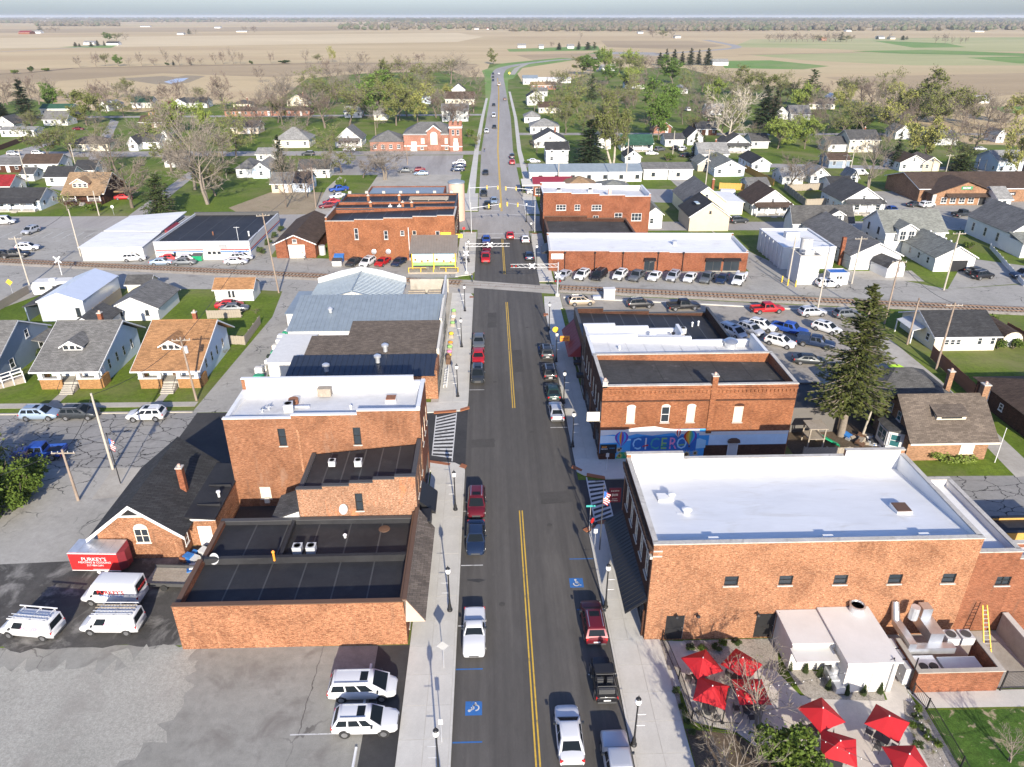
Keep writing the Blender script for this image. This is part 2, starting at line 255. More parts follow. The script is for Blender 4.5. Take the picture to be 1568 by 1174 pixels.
class MB:
 def __init__(s):s.v=[];s.f=[];s.m=[]
 def face(s,pts,mi=0):
  n=len(s.v);s.v+=[tuple(p)for p in pts];s.f.append(tuple(range(n,n+len(pts))));s.m.append(mi)
 def hexa(s,p,mi=0):
  n=len(s.v);s.v+=[tuple(q)for q in p]
  for f in((3,2,1,0),(4,5,6,7),(0,1,5,4),(1,2,6,5),(2,3,7,6),(3,0,4,7)):
   s.f.append(tuple(n+i for i in f));s.m.append(mi)
  return s
 def box(s,x0,x1,y0,y1,z0,z1,mi=0):
  return s.hexa([(x0,y0,z0),(x1,y0,z0),(x1,y1,z0),(x0,y1,z0),(x0,y0,z1),(x1,y0,z1),(x1,y1,z1),(x0,y1,z1)],mi)
 def prism(s,poly,z0,z1,mi=0,zt=None):
  n=len(s.v);k=len(poly)
  s.v+=[(p[0],p[1],z0)for p in poly]
  s.v+=[(p[0],p[1],z1 if zt is None else zt[i])for i,p in enumerate(poly)]
  s.f.append(tuple(n+i for i in reversed(range(k))));s.m.append(mi)
  s.f.append(tuple(n+k+i for i in range(k)));s.m.append(mi)
  for i in range(k):
   j=(i+1)%k;s.f.append((n+i,n+j,n+k+j,n+k+i));s.m.append(mi)
  return s
 def extrude_y(s,poly,y0,y1,mi=0):
  n=len(s.v);k=len(poly)
  s.v+=[(p[0],y0,p[1])for p in poly]+[(p[0],y1,p[1])for p in poly]
  s.f.append(tuple(n+i for i in range(k)));s.m.append(mi)
  s.f.append(tuple(n+k+i for i in reversed(range(k))));s.m.append(mi)
  for i in range(k):
   j=(i+1)%k;s.f.append((n+j,n+i,n+k+i,n+k+j));s.m.append(mi)
  return s
 def extrude_x(s,poly,x0,x1,mi=0):
  n=len(s.v);k=len(poly)
  s.v+=[(x0,p[0],p[1])for p in poly]+[(x1,p[0],p[1])for p in poly]
  s.f.append(tuple(n+i for i in reversed(range(k))));s.m.append(mi)
  s.f.append(tuple(n+k+i for i in range(k)));s.m.append(mi)
  for i in range(k):
   j=(i+1)%k;s.f.append((n+i,n+j,n+k+j,n+k+i));s.m.append(mi)
  return s
 def cyl(s,p0,p1,r0,r1=None,n=8,mi=0,caps=True):
  r1=r0 if r1 is None else r1;a=Vector(p0);b=Vector(p1);d=(b-a)
  if d.length<1e-6:return s
  d.normalize();u=d.orthogonal().normalized();w=d.cross(u);k=len(s.v)
  for c,r in((a,r0),(b,r1)):
   for i in range(n):
    t=2*math.pi*i/n;s.v.append(tuple(c+u*(r*math.cos(t))+w*(r*math.sin(t))))
  for i in range(n):
   j=(i+1)%n;s.f.append((k+i,k+j,k+n+j,k+n+i));s.m.append(mi)
  if caps:
   s.f.append(tuple(k+i for i in reversed(range(n))));s.m.append(mi);s.f.append(tuple(k+n+i for i in range(n)));s.m.append(mi)
  return s
 def lathe(s,c,prof,n=12,mi=0):
  k=len(s.v);m=len(prof)
  for r,z in prof:
   for i in range(n):
    t=2*math.pi*i/n;s.v.append((c[0]+r*math.cos(t),c[1]+r*math.sin(t),c[2]+z))
  for a in range(m-1):
   for i in range(n):
    j=(i+1)%n;s.f.append((k+a*n+i,k+a*n+j,k+(a+1)*n+j,k+(a+1)*n+i));s.m.append(mi)
  s.f.append(tuple(k+i for i in reversed(range(n))));s.m.append(mi);s.f.append(tuple(k+(m-1)*n+i for i in range(n)));s.m.append(mi)
  return s
 def slab(s,poly,th,mi=0):
  """thick sheet below a planar polygon given in 3-D"""
  p=[Vector(q)for q in poly];nrm=(p[1]-p[0]).cross(p[2]-p[0]).normalized()
  if nrm.z<0:p.reverse();nrm=-nrm
  q=[a-nrm*th for a in p];k=len(p);n=len(s.v);s.v+=[tuple(a)for a in p+q]
  s.f.append(tuple(n+i for i in range(k)));s.m.append(mi);s.f.append(tuple(n+k+i for i in reversed(range(k))));s.m.append(mi)
  for i in range(k):
   j=(i+1)%k;s.f.append((n+j,n+i,n+k+i,n+k+j));s.m.append(mi)
  return s
 def mesh(s,name,mats,smooth=None):
  me=bpy.data.meshes.new(name);me.from_pydata(s.v,[],s.f)
  for m in(mats if isinstance(mats,(list,tuple))else[mats]):me.materials.append(M(m)if isinstance(m,str)else m)
  if any(s.m):me.polygons.foreach_set('material_index',s.m)
  me.update()
  if smooth is not None:
   me.polygons.foreach_set('use_smooth',[True]*len(me.polygons));me.set_sharp_from_angle(angle=R_(smooth))
  return me
 def build(s,name,mats,parent=None,loc=None,rot=None,smooth=None):
  return link(name,s.mesh(name,mats,smooth),parent,loc,rot)
def link(name,me,parent=None,loc=None,rot=None,scale=None):
 o=bpy.data.objects.new(name,me);COL.objects.link(o)
 if parent is not None:o.parent=parent
 if loc is not None:o.location=loc
 if rot is not None:o.rotation_euler=(0,0,rot)if not isinstance(rot,(tuple,list))else rot
 if scale is not None:o.scale=scale
 return o
def tag(o,label,cat,group=None):
 o['label']=label;o['category']=cat
 if group:o['group']=group
 return o
def thing(name,label,cat,loc=(0,0,0),rot=0,group=None):
 o=link(name,None,None,loc,rot);o.empty_display_size=.3
 return tag(o,label,cat,group)
def struct(o):o['kind']='structure';return o
def copy_tree(o,parent=None):
 c=o.copy();COL.objects.link(c);c.parent=parent
 for ch in o.children:copy_tree(ch,c)
 return c
_o=['first','second','third','fourth','fifth','sixth','seventh','eighth','ninth','tenth','eleventh','twelfth','thirteenth','fourteenth','fifteenth','sixteenth','seventeenth','eighteenth','nineteenth']
ORD=_o+[a if not i else t+'-'+_o[i-1]for t,a in(('twenty','twentieth'),('thirty','thirtieth'),('forty','fortieth'))for i in range(10)]
def sheet(name,pts,z,mat,px=False,parent=None,th=None):
 pts=[P(*p)for p in pts]if px else pts
 a=sum(pts[i][0]*pts[(i+1)%len(pts)][1]-pts[(i+1)%len(pts)][0]*pts[i][1]for i in range(len(pts)))
 if a<0:pts=list(reversed(pts))
 m=MB();m.face([(p[0],p[1],z)for p in pts])
 o=m.build(name,mat,parent)
 return o if parent else struct(o)
def rect(name,x0,x1,y0,y1,z,mat,parent=None):return sheet(name,[(x0,y0),(x1,y0),(x1,y1),(x0,y1)],z,mat,False,parent)
_tx={}
def text_mesh(s,size,mat,align='CENTER',depth=.01):
 k=(s,size,mat)
 if k in _tx:return _tx[k]
 cu=bpy.data.curves.new('lettering','FONT');cu.body=s;cu.size=size;cu.align_x=align;cu.align_y='CENTER';cu.extrude=depth;cu.resolution_u=2
 o=bpy.data.objects.new('lettering',cu);COL.objects.link(o)
 me=bpy.data.meshes.new_from_object(o.evaluated_get(bpy.context.evaluated_depsgraph_get()));bpy.data.objects.remove(o);bpy.data.curves.remove(cu)
 me.materials.clear();me.materials.append(M(mat));_tx[k]=me
 return me
def text(s,size,mat,parent,loc,rz=0,name='lettering',flat=False,scale=None,rx=None):
 return link(name,text_mesh(s,size,mat),parent,loc,((0 if flat else math.pi/2)if rx is None else rx,0,rz),scale)
 # ================================================================== the setting
def field(name,pts,z,mat):return sheet(name,pts,z,mat,px=True)
m=MB();n_=24;S_=26000.0
m.face([(-S_,-600,0),(S_,-600,0),(S_,S_,0),(-S_,S_,0)])
struct(m.build('ground','stubble'))
sheet('town_lawn',[(-60,172),(40,150),(120,168),(230,172),(330,160),(420,158),(470,120),(560,112),(690,108),(715,118),(742,118),(750,97),(783,97),(800,126),(880,120),(930,104),(1050,104),(1130,128),(1260,138),(1400,190),(1480,220),(1640,225),(1900,420),(1900,1174),(1700,1400),(-200,1400),(-400,700)],.003,'grass',px=True)
for pts,mt in(([(-200,112),(60,105),(300,99),(520,95),(700,96),(735,99),(720,108),(560,108),(420,118),(250,112),(60,126),(-200,130)],'stubble_dark'),([(-200,60),(200,56),(700,50),(740,56),(700,64),(300,70),(-200,76)],'stubble_pale'),([(1150,60),(1640,56),(1640,78),(1400,80),(1250,74),(1120,72)],'stubble_green'),([(1150,84),(1330,80),(1640,88),(1640,100),(1400,100),(1230,92)],'stubble_green'),([(1260,118),(1640,110),(1640,135),(1500,150),(1330,132)],'stubble_dark'),([(790,84),(900,81),(1000,86),(1090,90),(1000,94),(890,92),(830,96)],'stubble_dark'),([(920,62),(1060,62),(1110,70),(1050,76),(930,72)],'stubble_dark'),([(-200,46),(520,40),(700,42),(500,47),(-200,52)],'stubble_dark')):field('field',pts,.002,mt)
ribbon_later=[[(115,104),(300,100.5),(520,96.5),(730,98)],[(-100,118),(40,111.5),(115,104)],[(1130,84),(1330,79.5),(1640,87)]]
field('crop_field',[(1100,93),(1180,92),(1270,101),(1230,106),(1110,104)],.006,'crop_green')
field('crop_field',[(1335,62),(1450,66),(1480,72),(1400,73)],.006,'crop_green')
field('crop_field',[(1480,88),(1640,84),(1640,96),(1560,97)],.006,'crop_green')
field('crop_field',[(1300,78),(1420,76),(1580,82),(1580,86),(1380,82)],.007,'crop_green')
field('crop_field',[(1515,163),(1640,162),(1640,176),(1540,173)],.006,'crop_green')
field('verge',[(738,108),(768,97),(860,88),(890,90),(800,104),(786,120),(778,122),(776,240),(748,240),(742,118)],.005,'crop_green')
field('farm_lawn',[(90,72),(165,68),(182,68),(170,73)],.006,'crop_green')
field('farm_lawn',[(776,75),(915,70),(920,77),(780,79)],.006,'crop_green')
field('farm_lawn',[(920,78),(1010,82),(1005,84),(900,82)],.006,'crop_green')
def ribbon(name,pts,w,z,mat,px=True,zs=None):
 pts=[Vector(P(*p))if px else Vector(p)for p in pts];L=[];Rr=[]
 for i,p in enumerate(pts):
  t=(pts[min(i+1,len(pts)-1)]-pts[max(i-1,0)]).normalized();nn=Vector((-t.y,t.x))
  L.append(p+nn*w/2);Rr.append(p-nn*w/2)
 m=MB()
 for i in range(len(pts)-1):
  m.face([(*Rr[i],z),(*Rr[i+1],z),(*L[i+1],z),(*L[i],z)])
 return struct(m.build(name,mat))
def smooth(pts,n=6):
 out=[]
 for i in range(len(pts)-1):
  p0,p1,p2,p3=pts[max(i-1,0)],pts[i],pts[i+1],pts[min(i+2,len(pts)-1)]
  for k in range(n):
   t=k/n;out.append(tuple(.5*((2*b)+(-a+c)*t+(2*a-5*b+4*c-d)*t*t+(-a+3*b-3*c+d)*t**3)for a,b,c,d in zip(p0,p1,p2,p3)))
 return out+[pts[-1]]
for rl in ribbon_later:ribbon('field_ditch',[P(*p)for p in rl],5,.008,'mulch',px=False)
ribbon('highway',smooth([(7.5,655),(9.5,720),(17,790),(45,865),(104,955),(230,1040)],8),11,.010,'road_far',px=False)
field('highway',[(905,82),(935,79),(1000,80),(1015,82),(1010,84)],.009,'road_far')
ribbon('highway',smooth([P(1010,82),P(1070,78),P(1110,75),P(1128,72),P(1118,68),P(1080,61)],6),16,.009,'road_far',px=False)
ribbon('farm_lane',[P(0,79),P(60,76),P(110,73),P(160,69)],8,.009,'road_far',px=False)
ribbon('farm_lane',[P(784,114),P(792,104),P(806,98)],5,.012,'concrete_old',px=False)
field('puddle',[(251,125),(270,120),(289,119),(280,124),(262,128)],.009,'galv')
field('wet_ground',[(235,126),(285,115),(315,116),(290,126),(262,130)],.006,'dirt')
field('wet_ground',[(180,120),(250,116),(300,121),(240,129)],.005,'dirt')
def ragged0(pts):
 rr=random.Random(int(pts[0][1]*10));out=[]
 for a,b in zip(pts,pts[1:]+pts[:1]):
  for k in range(6):t=k/6;out.append((a[0]+(b[0]-a[0])*t+rr.gauss(0,.05),a[1]+(b[1]-a[1])*t+rr.gauss(0,.05)))
 return out
surf('asphalt_patch',(.062,.058,.052),(.085,.079,.071),.3,2.5,None,rough=.9,bmp=.2,grain=.15)
Z1,Z2,Z3=.012,.016,.020
X0,X1,XC=-3.2,9.4,2.8
sheet('main_street',[(X0,18),(X1,18),(X1,128.8),(X0,132)],Z1,'asphalt_new')
sheet('main_street',[(X0,136.2),(X1,133),(X1,166),(X0,166)],Z1,'asphalt_new')
sheet('level_crossing',[(-9.0,132.9),(12.6,128.0),(12.6,133.4),(-9.0,137.6)],Z1-.002,'concrete_old')
sheet('main_street',[(-3.0,166),(9.2,166),(9.4,210),(9.2,290),(11.2,390),(12.2,533),(13,655),(3,655),(2,533),(-1,390),(-2.9,290),(-3.0,210)],Z1,'road_far')
for i,(yy0,yy1)in enumerate(((24,62.0),(84.3,124.0),(140,165.5))):
 for k,dx in enumerate((-.14,.14)):
  rect('centre_line',XC+dx-.06,XC+dx+.06,yy0,yy1,Z2,'line_yellow')
for dx in(-.14,.14):
 sheet('centre_line',[(XC+.3+dx-.1,192.5),(XC+.3+dx+.1,192.5),(3.4+dx+.12,290),(5.1+dx+.15,390),(7.2+dx+.2,533),(8+dx+.2,655),(8+dx-.2,655),(7.2+dx-.2,533),(5.1+dx-.15,390),(3.4+dx-.12,290)],Z2,'line_yellow')
for y,x0,x1 in((166.5,-2.9,2.4),(192.8,-2.8,2.6)):rect('stop_line',x0,x1,y,y+.45,Z2,'line_white')
rect('stop_line',3.2,9.0,165.6,166.0,Z2,'line_white');rect('crossing_line',-2.9,9.0,188.6,188.9,Z2,'line_white');rect('crossing_line',-2.9,9.0,170.2,170.5,Z2,'line_white')
for y in(27.5,46.0,53.6,62.0,89.6,96.2,102.8):rect('bay_line',X0+.05,X0+2.1,y,y+.11,Z2,'line_white' if y not in(35.0,)else 'line_blue')
for y in(33.8,40.6,79.0,88.5,95,101.5,145.0,152):rect('bay_line',X1-2.2,X1-.05,y,y+.11,Z2,'line_white')
for y in(41.4,34.9):rect('bay_line',X0+.05,X0+2.15,y,y+.12,Z2+.001,'line_blue')
for y in(47.6,54.2):rect('bay_line',X1-2.3,X1-.05,y,y+.12,Z2,'line_blue')
def wheelchair(x,y,rz):
 o=struct(rect('accessible_bay_mark',x-.62,x+.62,y-.62,y+.62,Z2+.002,'line_blue'))
 m=MB();z=Z2+.008
 def arc(cx,cy,r,a0,a1,w,n=12):
  for i in range(n):
   a,b=a0+(a1-a0)*i/n,a0+(a1-a0)*(i+1)/n
   m.face([(cx+(r-w)*math.cos(a),cy+(r-w)*math.sin(a),0),(cx+(r+w)*math.cos(a),cy+(r+w)*math.sin(a),0),(cx+(r+w)*math.cos(b),cy+(r+w)*math.sin(b),0),(cx+(r-w)*math.cos(b),cy+(r-w)*math.sin(b),0)])
 def bar(x0,y0,x1,y1,w):
  d=Vector((x1-x0,y1-y0)).normalized();q=Vector((-d.y,d.x))*w
  m.face([(x0-q.x,y0-q.y,0),(x1-q.x,y1-q.y,0),(x1+q.x,y1+q.y,0),(x0+q.x,y0+q.y,0)])
 arc(-.02,-.14,.25,-3.6,.3,.05);arc(-.06,.38,.06,0,6.283,.055)
 bar(-.05,.28,-.02,-.04,.055);bar(-.02,-.02,.2,-.04,.05);bar(.18,-.02,.3,-.34,.05);bar(-.04,.14,.16,.12,.04);bar(.28,-.34,.42,-.3,.04)
 m.build('wheelchair_symbol','line_white',o,(x,y,z),rz)
wheelchair(-1.7,37.8,R_(115));wheelchair(7.4,51.0,0);wheelchair(-1.9,106.8,0);wheelchair(7.9,103.5,0)
sheet('manhole_stain',[P(*p)for p in((715,887),(735,886),(744,888),(733,892),(716,889))],Z2,'asphalt_black')
for i,(x,y)in enumerate(((.6,48.5),(5.6,59.5),(4.8,78),(.4,92),(5.9,112),(-26.5,77.5),(-60,78))):
 o=struct(MB().cyl((0,0,0),(0,0,.006),.28,.28,20).build('manhole_cover','asphalt_patch',None,(x,y,Z1+.002)))
for i,(x0,x1,y0,y1)in enumerate(((-2.6,.2,74.5,76.6),(5.0,8.6,63.0,65.4),(3.2,4.6,95,103),(-.6,.9,112,119))):sheet('asphalt_patch',ragged0([(x0,y0),(x1,y0+.2),(x1,y1),(x0,y1-.2)]),Z1+.002,'asphalt_patch')
sheet('side_street',[(-120,71.5),(-38.3,71.5),(-38.3,84.4),(-120,84.4)],.008,'asphalt_cracked')
sheet('side_street',[(-38.3,71.0),(X0,71.0),(X0,84.2),(-38.3,84.2)],.010,'asphalt_black')
sheet('side_street',[(X1,58.0),(47,58.0),(47,67.2),(X1,67.4)],.010,'asphalt_black')
sheet('side_street',[(47,57.5),(130,56),(130,65.5),(47,67.0)],.008,'asphalt_cracked')
def ladder(name,pts,n,w):
 a,b,c,d=[Vector((*p,Z2))for p in pts]
 o=struct(link(name,None));m=MB();k=(b-a).normalized()*.14
 m.face([a,a+k,d+k,d]);m.face([b-k,b,c,c-k]);m.build('rail_line','line_white',o)
 for i in range(n):
  t0,t1=(i+.2)/n,(i+.2+w)/n;s=.55/n
  p=[a.lerp(d,max(0,t0-s)),b.lerp(c,min(1,t0+s)),b.lerp(c,min(1,t1+s)),a.lerp(d,max(0,t1-s))]
  q=MB();q.face([v+Vector((0,0,.004))for v in p]);q.build('bar','line_white',o)
ladder('crosswalk',[(-7.2,73.0),(-4.7,71.6),(-4.6,83.2),(-7.3,82.6)],13,.5)
ladder('crosswalk',[(10.2,59.8),(12.3,60.3),(12.3,67.2),(10.3,67.9)],10,.5)
sheet('cross_street',[(-150,181),(-3,174),(-3,192),(-80,190),(-150,191)],.009,'road_far')
sheet('cross_street',[(9,172.5),(38,172),(75,171.5),(180,169),(180,178),(68,179.5),(40,180.5),(9,188)],.009,'road_far')
sheet('back_street',[(-180,280),(-3,281),(-3,289),(-180,293)],.009,'road_far')
sheet('back_street',[(9,255),(100,252),(220,235),(220,242),(100,259),(9,262)],.009,'road_far')
sheet('back_street',[(-260,395),(-2,400),(-2,407),(-260,402)],.009,'road_far')
sheet('back_street',[(12,330),(260,322),(260,328),(12,337)],.009,'road_far')
sheet('church_lot',[(-58,243),(-9.5,243),(-9.5,280),(-58,280)],.008,'road_far')
sheet('corner_lot',[(-36,196),(-9,196),(-9,243),(-36,243)],.0085,'concrete_old')
sheet('parking_lot',[(-150,148),(-88,142.5),(-34,138.4),(-6.4,138),(-6.4,150),(-34,151.5),(-47,153),(-48,181),(-150,181)],.007,'asphalt_old')
sheet('rail_street',[(-110,112),(-91,112),(-82,133.5),(-82,137),(-96,137)],.0075,'asphalt_old')
sheet('rail_street',[(-140,137),(-87,134.3),(-46,132.4),(-33,130),(-33,139),(-87,142.7),(-140,146)],.008,'asphalt_old')
sheet('alley',[(-39,84.3),(-32.8,84.3),(-31.0,110),(-30,131),(-39,131.5),(-37.4,118)],.0095,'asphalt_old')
sheet('vacant_lot',[P(*p)for p in((350,318),(420,292),(520,295),(470,335),(400,345))],.008,'dirt')
sheet('gravel_lane',[P(*p)for p in((470,345),(500,288),(520,270),(530,275),(520,300),(520,345))],.010,'concrete_old')
sheet('side_lane',[P(*p)for p in((190,335),(218,335),(300,268),(290,262))],.010,'road_far')
sheet('side_lane',[P(*p)for p in((75,288),(130,252),(170,182),(182,186),(150,252),(95,292))],.010,'road_far')
sheet('side_lane',[P(*p)for p in((-20,245),(40,226),(85,215),(85,219),(45,232),(-20,258))],.010,'road_far')
sheet('rail_street',[(12.6,133.6),(52,126.8),(95,119.0),(140,110),(150,124),(103,131),(86,128.5),(72,141),(62,137),(57,152),(53,172),(52,140),(12.6,142)],.008,'asphalt_old')
sheet('back_lot',[(86,128.5),(103,131.5),(140,124),(140,141),(112,141),(101,148)],.010,'asphalt_old')
sheet('restaurant_lot',[(100,171),(190,166),(200,205),(112,214),(104,192)],.0095,'asphalt_old')
sheet('side_lane',[(56,180),(61,180),(62,252),(57,252)],.010,'asphalt_old')
sheet('garage_apron',[(22,205),(56,200),(57,218),(22,222)],.008,'road_far')
sheet('parking_lot',[(13.0,121),(52,116),(62.5,113),(62.5,92),(51,84.5),(36,86),(36,103),(13,108)],.008,'lot_brown')
sheet('alley',[(60.3,113),(63.4,112.2),(63.3,91),(62.4,79),(61.5,67),(58.3,66.5),(59.5,79),(59.8,91)],.0105,'concrete_old')
sheet('driveway',[(51.5,91.5),(58.5,93.5),(59.8,88),(54.5,86.5)],.0108,'asphalt_black')
sheet('yard',[(35.2,67.6),(47,67.6),(48,85),(35.2,85)],.009,'mulch')
def ragged(pts,amp,step=.9):
 out=[];rr=random.Random(5)
 for a,b in zip(pts,pts[1:]+pts[:1]):
  A,B=Vector(a),Vector(b);L=(B-A).length;n=max(1,int(L/step));q=Vector((-(B-A).y,(B-A).x))/max(L,.01)
  for k in range(n):out.append(tuple(A.lerp(B,k/n)+q*(rr.gauss(0,amp*.4)if k else 0)))
 return out
sheet('van_yard',ragged([(-75,44.6),(-25.6,44.6),(-25.6,57),(-37,58.5),(-75,56)],.4),.006,'asphalt_van_yard')
sheet('church_drive',[(-75,54),(-37.5,55.5),(-37.3,71.6),(-50,71.6),(-62,62),(-75,57)],.0075,'asphalt_old')
sheet('drive_pad',[(-42.8,65.4),(-37.0,66.0),(-36.5,71.4),(-43.2,71.4)],.0115,'concrete_old')
sheet('parking_lot',[(-80,18),(-7.2,18),(-7.2,44.1),(-25.5,44.3),(-26.5,44.8),(-80,44.8)],.004,'asphalt_lot')
sheet('gravel_lot',ragged([P(*p)for p in((-150,1027),(100,1024),(175,1028),(196,992),(283,988),(298,1020),(282,1075),(255,1120),(215,1150),(160,1176),(-150,1230))],1.3,.45),.007,'gravel')
sheet('asphalt_strip',[(-9.6,20),(-6.98,20),(-6.98,44.1),(-9.6,44.1)],.008,'asphalt_black')
for y in(35.9,29.8):rect('bay_line',-14.8,-10.2,y,y+.11,.010,'line_white')
sheet('service_yard',[(31.5,38.4),(52,38.4),(52,44.2),(31.5,44.2)],.0105,'concrete_old')
sheet('back_yard',[(-27,56.3),(-17,56.3),(-17,63.6),(-27,63.6)],.009,'asphalt_black')
sheet('rail_verge',[(12.7,120.6),(40,116),(64,112.6),(64,119.2),(12.7,128.6)],.0065,'lot_brown')
sheet('rail_verge',[(-9,128.8),(-3.2,128.8),(-3.2,131.9),(-9,133.2)],.0085,'concrete_old')
sheet('rail_verge',[(-34,126),(-8.5,126),(-8.5,133),(-34,137)],.0072,'concrete_old')
sheet('shop_forecourt',[(-8.2,84),(-6.9,84),(-6.9,131),(-8.2,131)],.0078,'concrete_old')
for i in range(9):x,y=P(8+i*16,360);rect('bay_line',x,x+.12,y-2.6,y+2.6,.0102,'line_white')
RD=Vector((177.0,-31.5)).normalized();RN=Vector((-RD.y,RD.x))
rw=struct(link('railway',None,None,(3.5,132.9,0),math.atan2(RD.y,RD.x)))
for x0,x1 in((-215,-9.4),(9.6,215)):
 m=MB();m.hexa([(x0,-2.4,0),(x1,-2.4,0),(x1,2.4,0),(x0,2.4,0),(x0,-1.6,.16),(x1,-1.6,.16),(x1,1.6,.16),(x0,1.6,.16)]);m.build('ballast','ballast',rw)
for x0,x1 in((-215,-9.4),(-9.4,9.6),(9.6,215)):
 inn=x0==-9.4
 for yy in(-.72,.72):
  m=MB();z0=.016 if inn else .19
  m.box(x0,x1,yy-.07,yy+.07,z0,z0+(.012 if inn else .15));m.build('rail','rail_steel',rw)
tie=MB().box(-.12,.12,-1.3,1.3,.10,.22).mesh('sleeper','wood_tie');ties=MB();nt_=0
x=9.9
while x<120:
 link('sleeper',tie,rw,(x,random.uniform(-.06,.06),0),random.uniform(-.02,.02));x+=.72;nt_+=1
x=-9.8
while x>-112:
 if nt_<290:link('sleeper',tie,rw,(x,random.uniform(-.06,.06),0),random.uniform(-.02,.02));nt_+=1
 else:ties.box(x-.12,x+.12,-1.3,1.3,.10,.22)
 x-=.72
ties.build('far_sleepers','wood_tie',rw)['kind']='stuff'
for i in range(12):MB().box(-.05,.05,-.9+(i%2)*.9,-.3+(i%2)*.9+.3,.02,.034).build('joint_plate','rail_steel',rw,(-8.5+i*1.5,0,0))
def pavement(name,x0,x1,y0,y1,nx,ly,kerb=None,mat='concrete',h=.13,clip=None):
 o=struct(link(name,None,None,(0,0,0)));n=max(1,round((y1-y0)/ly));dy=(y1-y0)/n;kx0,kx1=x0,x1
 if kerb=='r':kx1=x1-.18
 if kerb=='l':kx0=x0+.18
 dx=(kx1-kx0)/nx;sm=MB().box(.012,dx-.012,.012,dy-.012,0,h).mesh('slab',mat)
 for j in range(n):
  for i in range(nx):link('slab',sm,o,(kx0+i*dx,y0+j*dy,random.uniform(-.004,.004)))
 MB().box(kx0,kx1,y0,y1,0,h-.02).build('bedding','concrete_old',o)
 if kerb:
  a=kx1 if kerb=='r' else x0;km=MB().box(.004,.176,.006,2.994,0,h+.006).mesh('kerb_stone','concrete')
  nk=max(1,int((y1-y0)/3))
  for j in range(nk):link('kerb_stone',km,o,(a,y0+j*(y1-y0)/nk,0),None,(1,(y1-y0)/nk/3,1))
 return o
pavement('pavement',-7.0,X0,18,69.6,2,2.9,'r')
pavement('pavement',-7.2,X0,86.0,127.0,2,2.9,'r')
pavement('pavement',-7.0,X0,141.8,171.5,2,2.9,'r')
pavement('pavement',X1,12.2,71.5,120.5,2,2.4,'l')
pavement('pavement',X1,12.2,44.0,58.0,2,2.4,'l')
pavement('pavement',X1,13.5,18,44.0,2,2.6,'l')
pavement('pavement',X1,12.2,135,170,2,2.9,'l')
pavement('pavement',9.2,13.0,189,214,2,2.9,'l')
pavement('pavement',-9.2,-3.2,193,214,2,2.9,'r')
def padpoly(name,pts,mat='concrete',h=.125):
 return struct(MB().prism(pts,0,h).build(name,mat))
padpoly('pavement_corner',[(-8.3,69.6),(-3.2,69.6),(-3.35,70.3),(-4.4,71.2),(-8.3,71.8)])
padpoly('pavement_corner',[(-14,82.8),(-4.2,83.6),(-3.3,84.4),(-3.2,86.0),(-14,86.0)])
padpoly('pavement_corner',[(9.4,69.002),(9.4,71.48),(12.19,71.48),(34,71.48),(34,67.4),(12.5,67.4),(10.2,68.2)])
padpoly('pavement_corner',[(9.4,58.0),(12.2,58.0),(12.2,59.6),(10.4,59.3)])
padpoly('pavement_corner',[(X1,120.5),(12.6,120.5),(12.6,126.5),(9.7,126.5)])
padpoly('pavement_corner',[(-7.0,138.6),(-3.9,139.6),(-3.2,141.8),(-7.0,141.8)])
padpoly('pavement_corner',[(-7.2,127),(-3.2,127),(-3.8,128.8),(-7.2,129)])
padpoly('kerb_strip',[(13.2,126.4),(40,121.6),(62,117.4),(62,117.0),(40,121.2),(13.2,125.8)],'concrete',.16)
padpoly('pavement',[(-75,86.2),(-39.2,86.0),(-39.2,87.3),(-75,87.6)],'concrete_old',.03)
padpoly('kerb_strip',[(-75,84.4),(-38.9,84.3),(-38.9,84.6),(-75,84.7)],'concrete_old',.13)
for x0,x1,y in((-58.9,-57.6,92.6),(-45.0,-44.0,92.4)):padpoly('front_path',[(x0,87.4),(x1,87.4),(x1,y),(x0,y)],'concrete_old',.035)
for i,(pts)in enumerate(([(-8.0,71.5),(-5.0,70.6),(-4.9,71.1),(-7.9,71.95)],[(-3.9,70.3),(-3.25,69.9),(-3.0,70.6),(-3.6,71.0)],[(-7.6,83.0),(-4.7,83.4),(-4.7,83.9),(-7.6,83.5)],[(-4.2,83.5),(-3.0,84.2),(-3.05,84.8),(-4.2,84.1)],[(8.9,69.8),(9.9,68.9),(10.1,69.3),(9.1,70.3)],[(10.4,68.1),(12.4,67.4),(12.4,67.9),(10.5,68.6)],[(9.2,58.2),(10.2,58.9),(10.0,59.3),(8.9,58.6)],[(10.5,59.3),(12.0,59.5),(12.0,60.0),(10.5,59.9)],[(-3.9,126.2),(-3.2,126.2),(-3.2,127),(-3.9,127)],[(9.0,117),(9.8,117),(9.8,118),(9.0,118)],[(-5.8,171.4),(-3.6,171.2),(-3.6,171.8),(-5.8,172)],[(9.9,169.4),(11.4,169.4),(11.4,170),(9.9,170)])):
 padpoly('tactile_paving',pts,'tactile',.142)
sheet('far_pavement',[(-6.5,214),(-4.2,214),(-3.9,290),(-2.3,390),(-.2,489),(-1.6,489),(-3.9,390),(-5.6,290)],.011,'concrete')
sheet('far_pavement',[(10.6,214),(12.8,214),(12.4,290),(14.4,390),(15.2,533),(13.8,533),(12.9,390),(10.8,290)],.011,'concrete')
sheet('patio',[(13.9,43.9),(15.6,43.8),(17.4,41.6),(22,41.5),(22,40.6),(23,38.2),(29.4,37.6),(30.4,44),(31.4,44),(31.2,24),(22.6,24),(20.5,31.5),(17.2,35.2),(14.2,36.2)],.010,'patio_stone')
sheet('stone_bed',[(13.5,35.6),(14.6,43.9),(13.1,44),(13.4,18),(13.6,18)],.006,'river_stone')
sheet('stone_bed',[(15.4,43.9),(23.3,43.9),(22.2,40.6),(17.3,41.5)],.012,'river_stone')
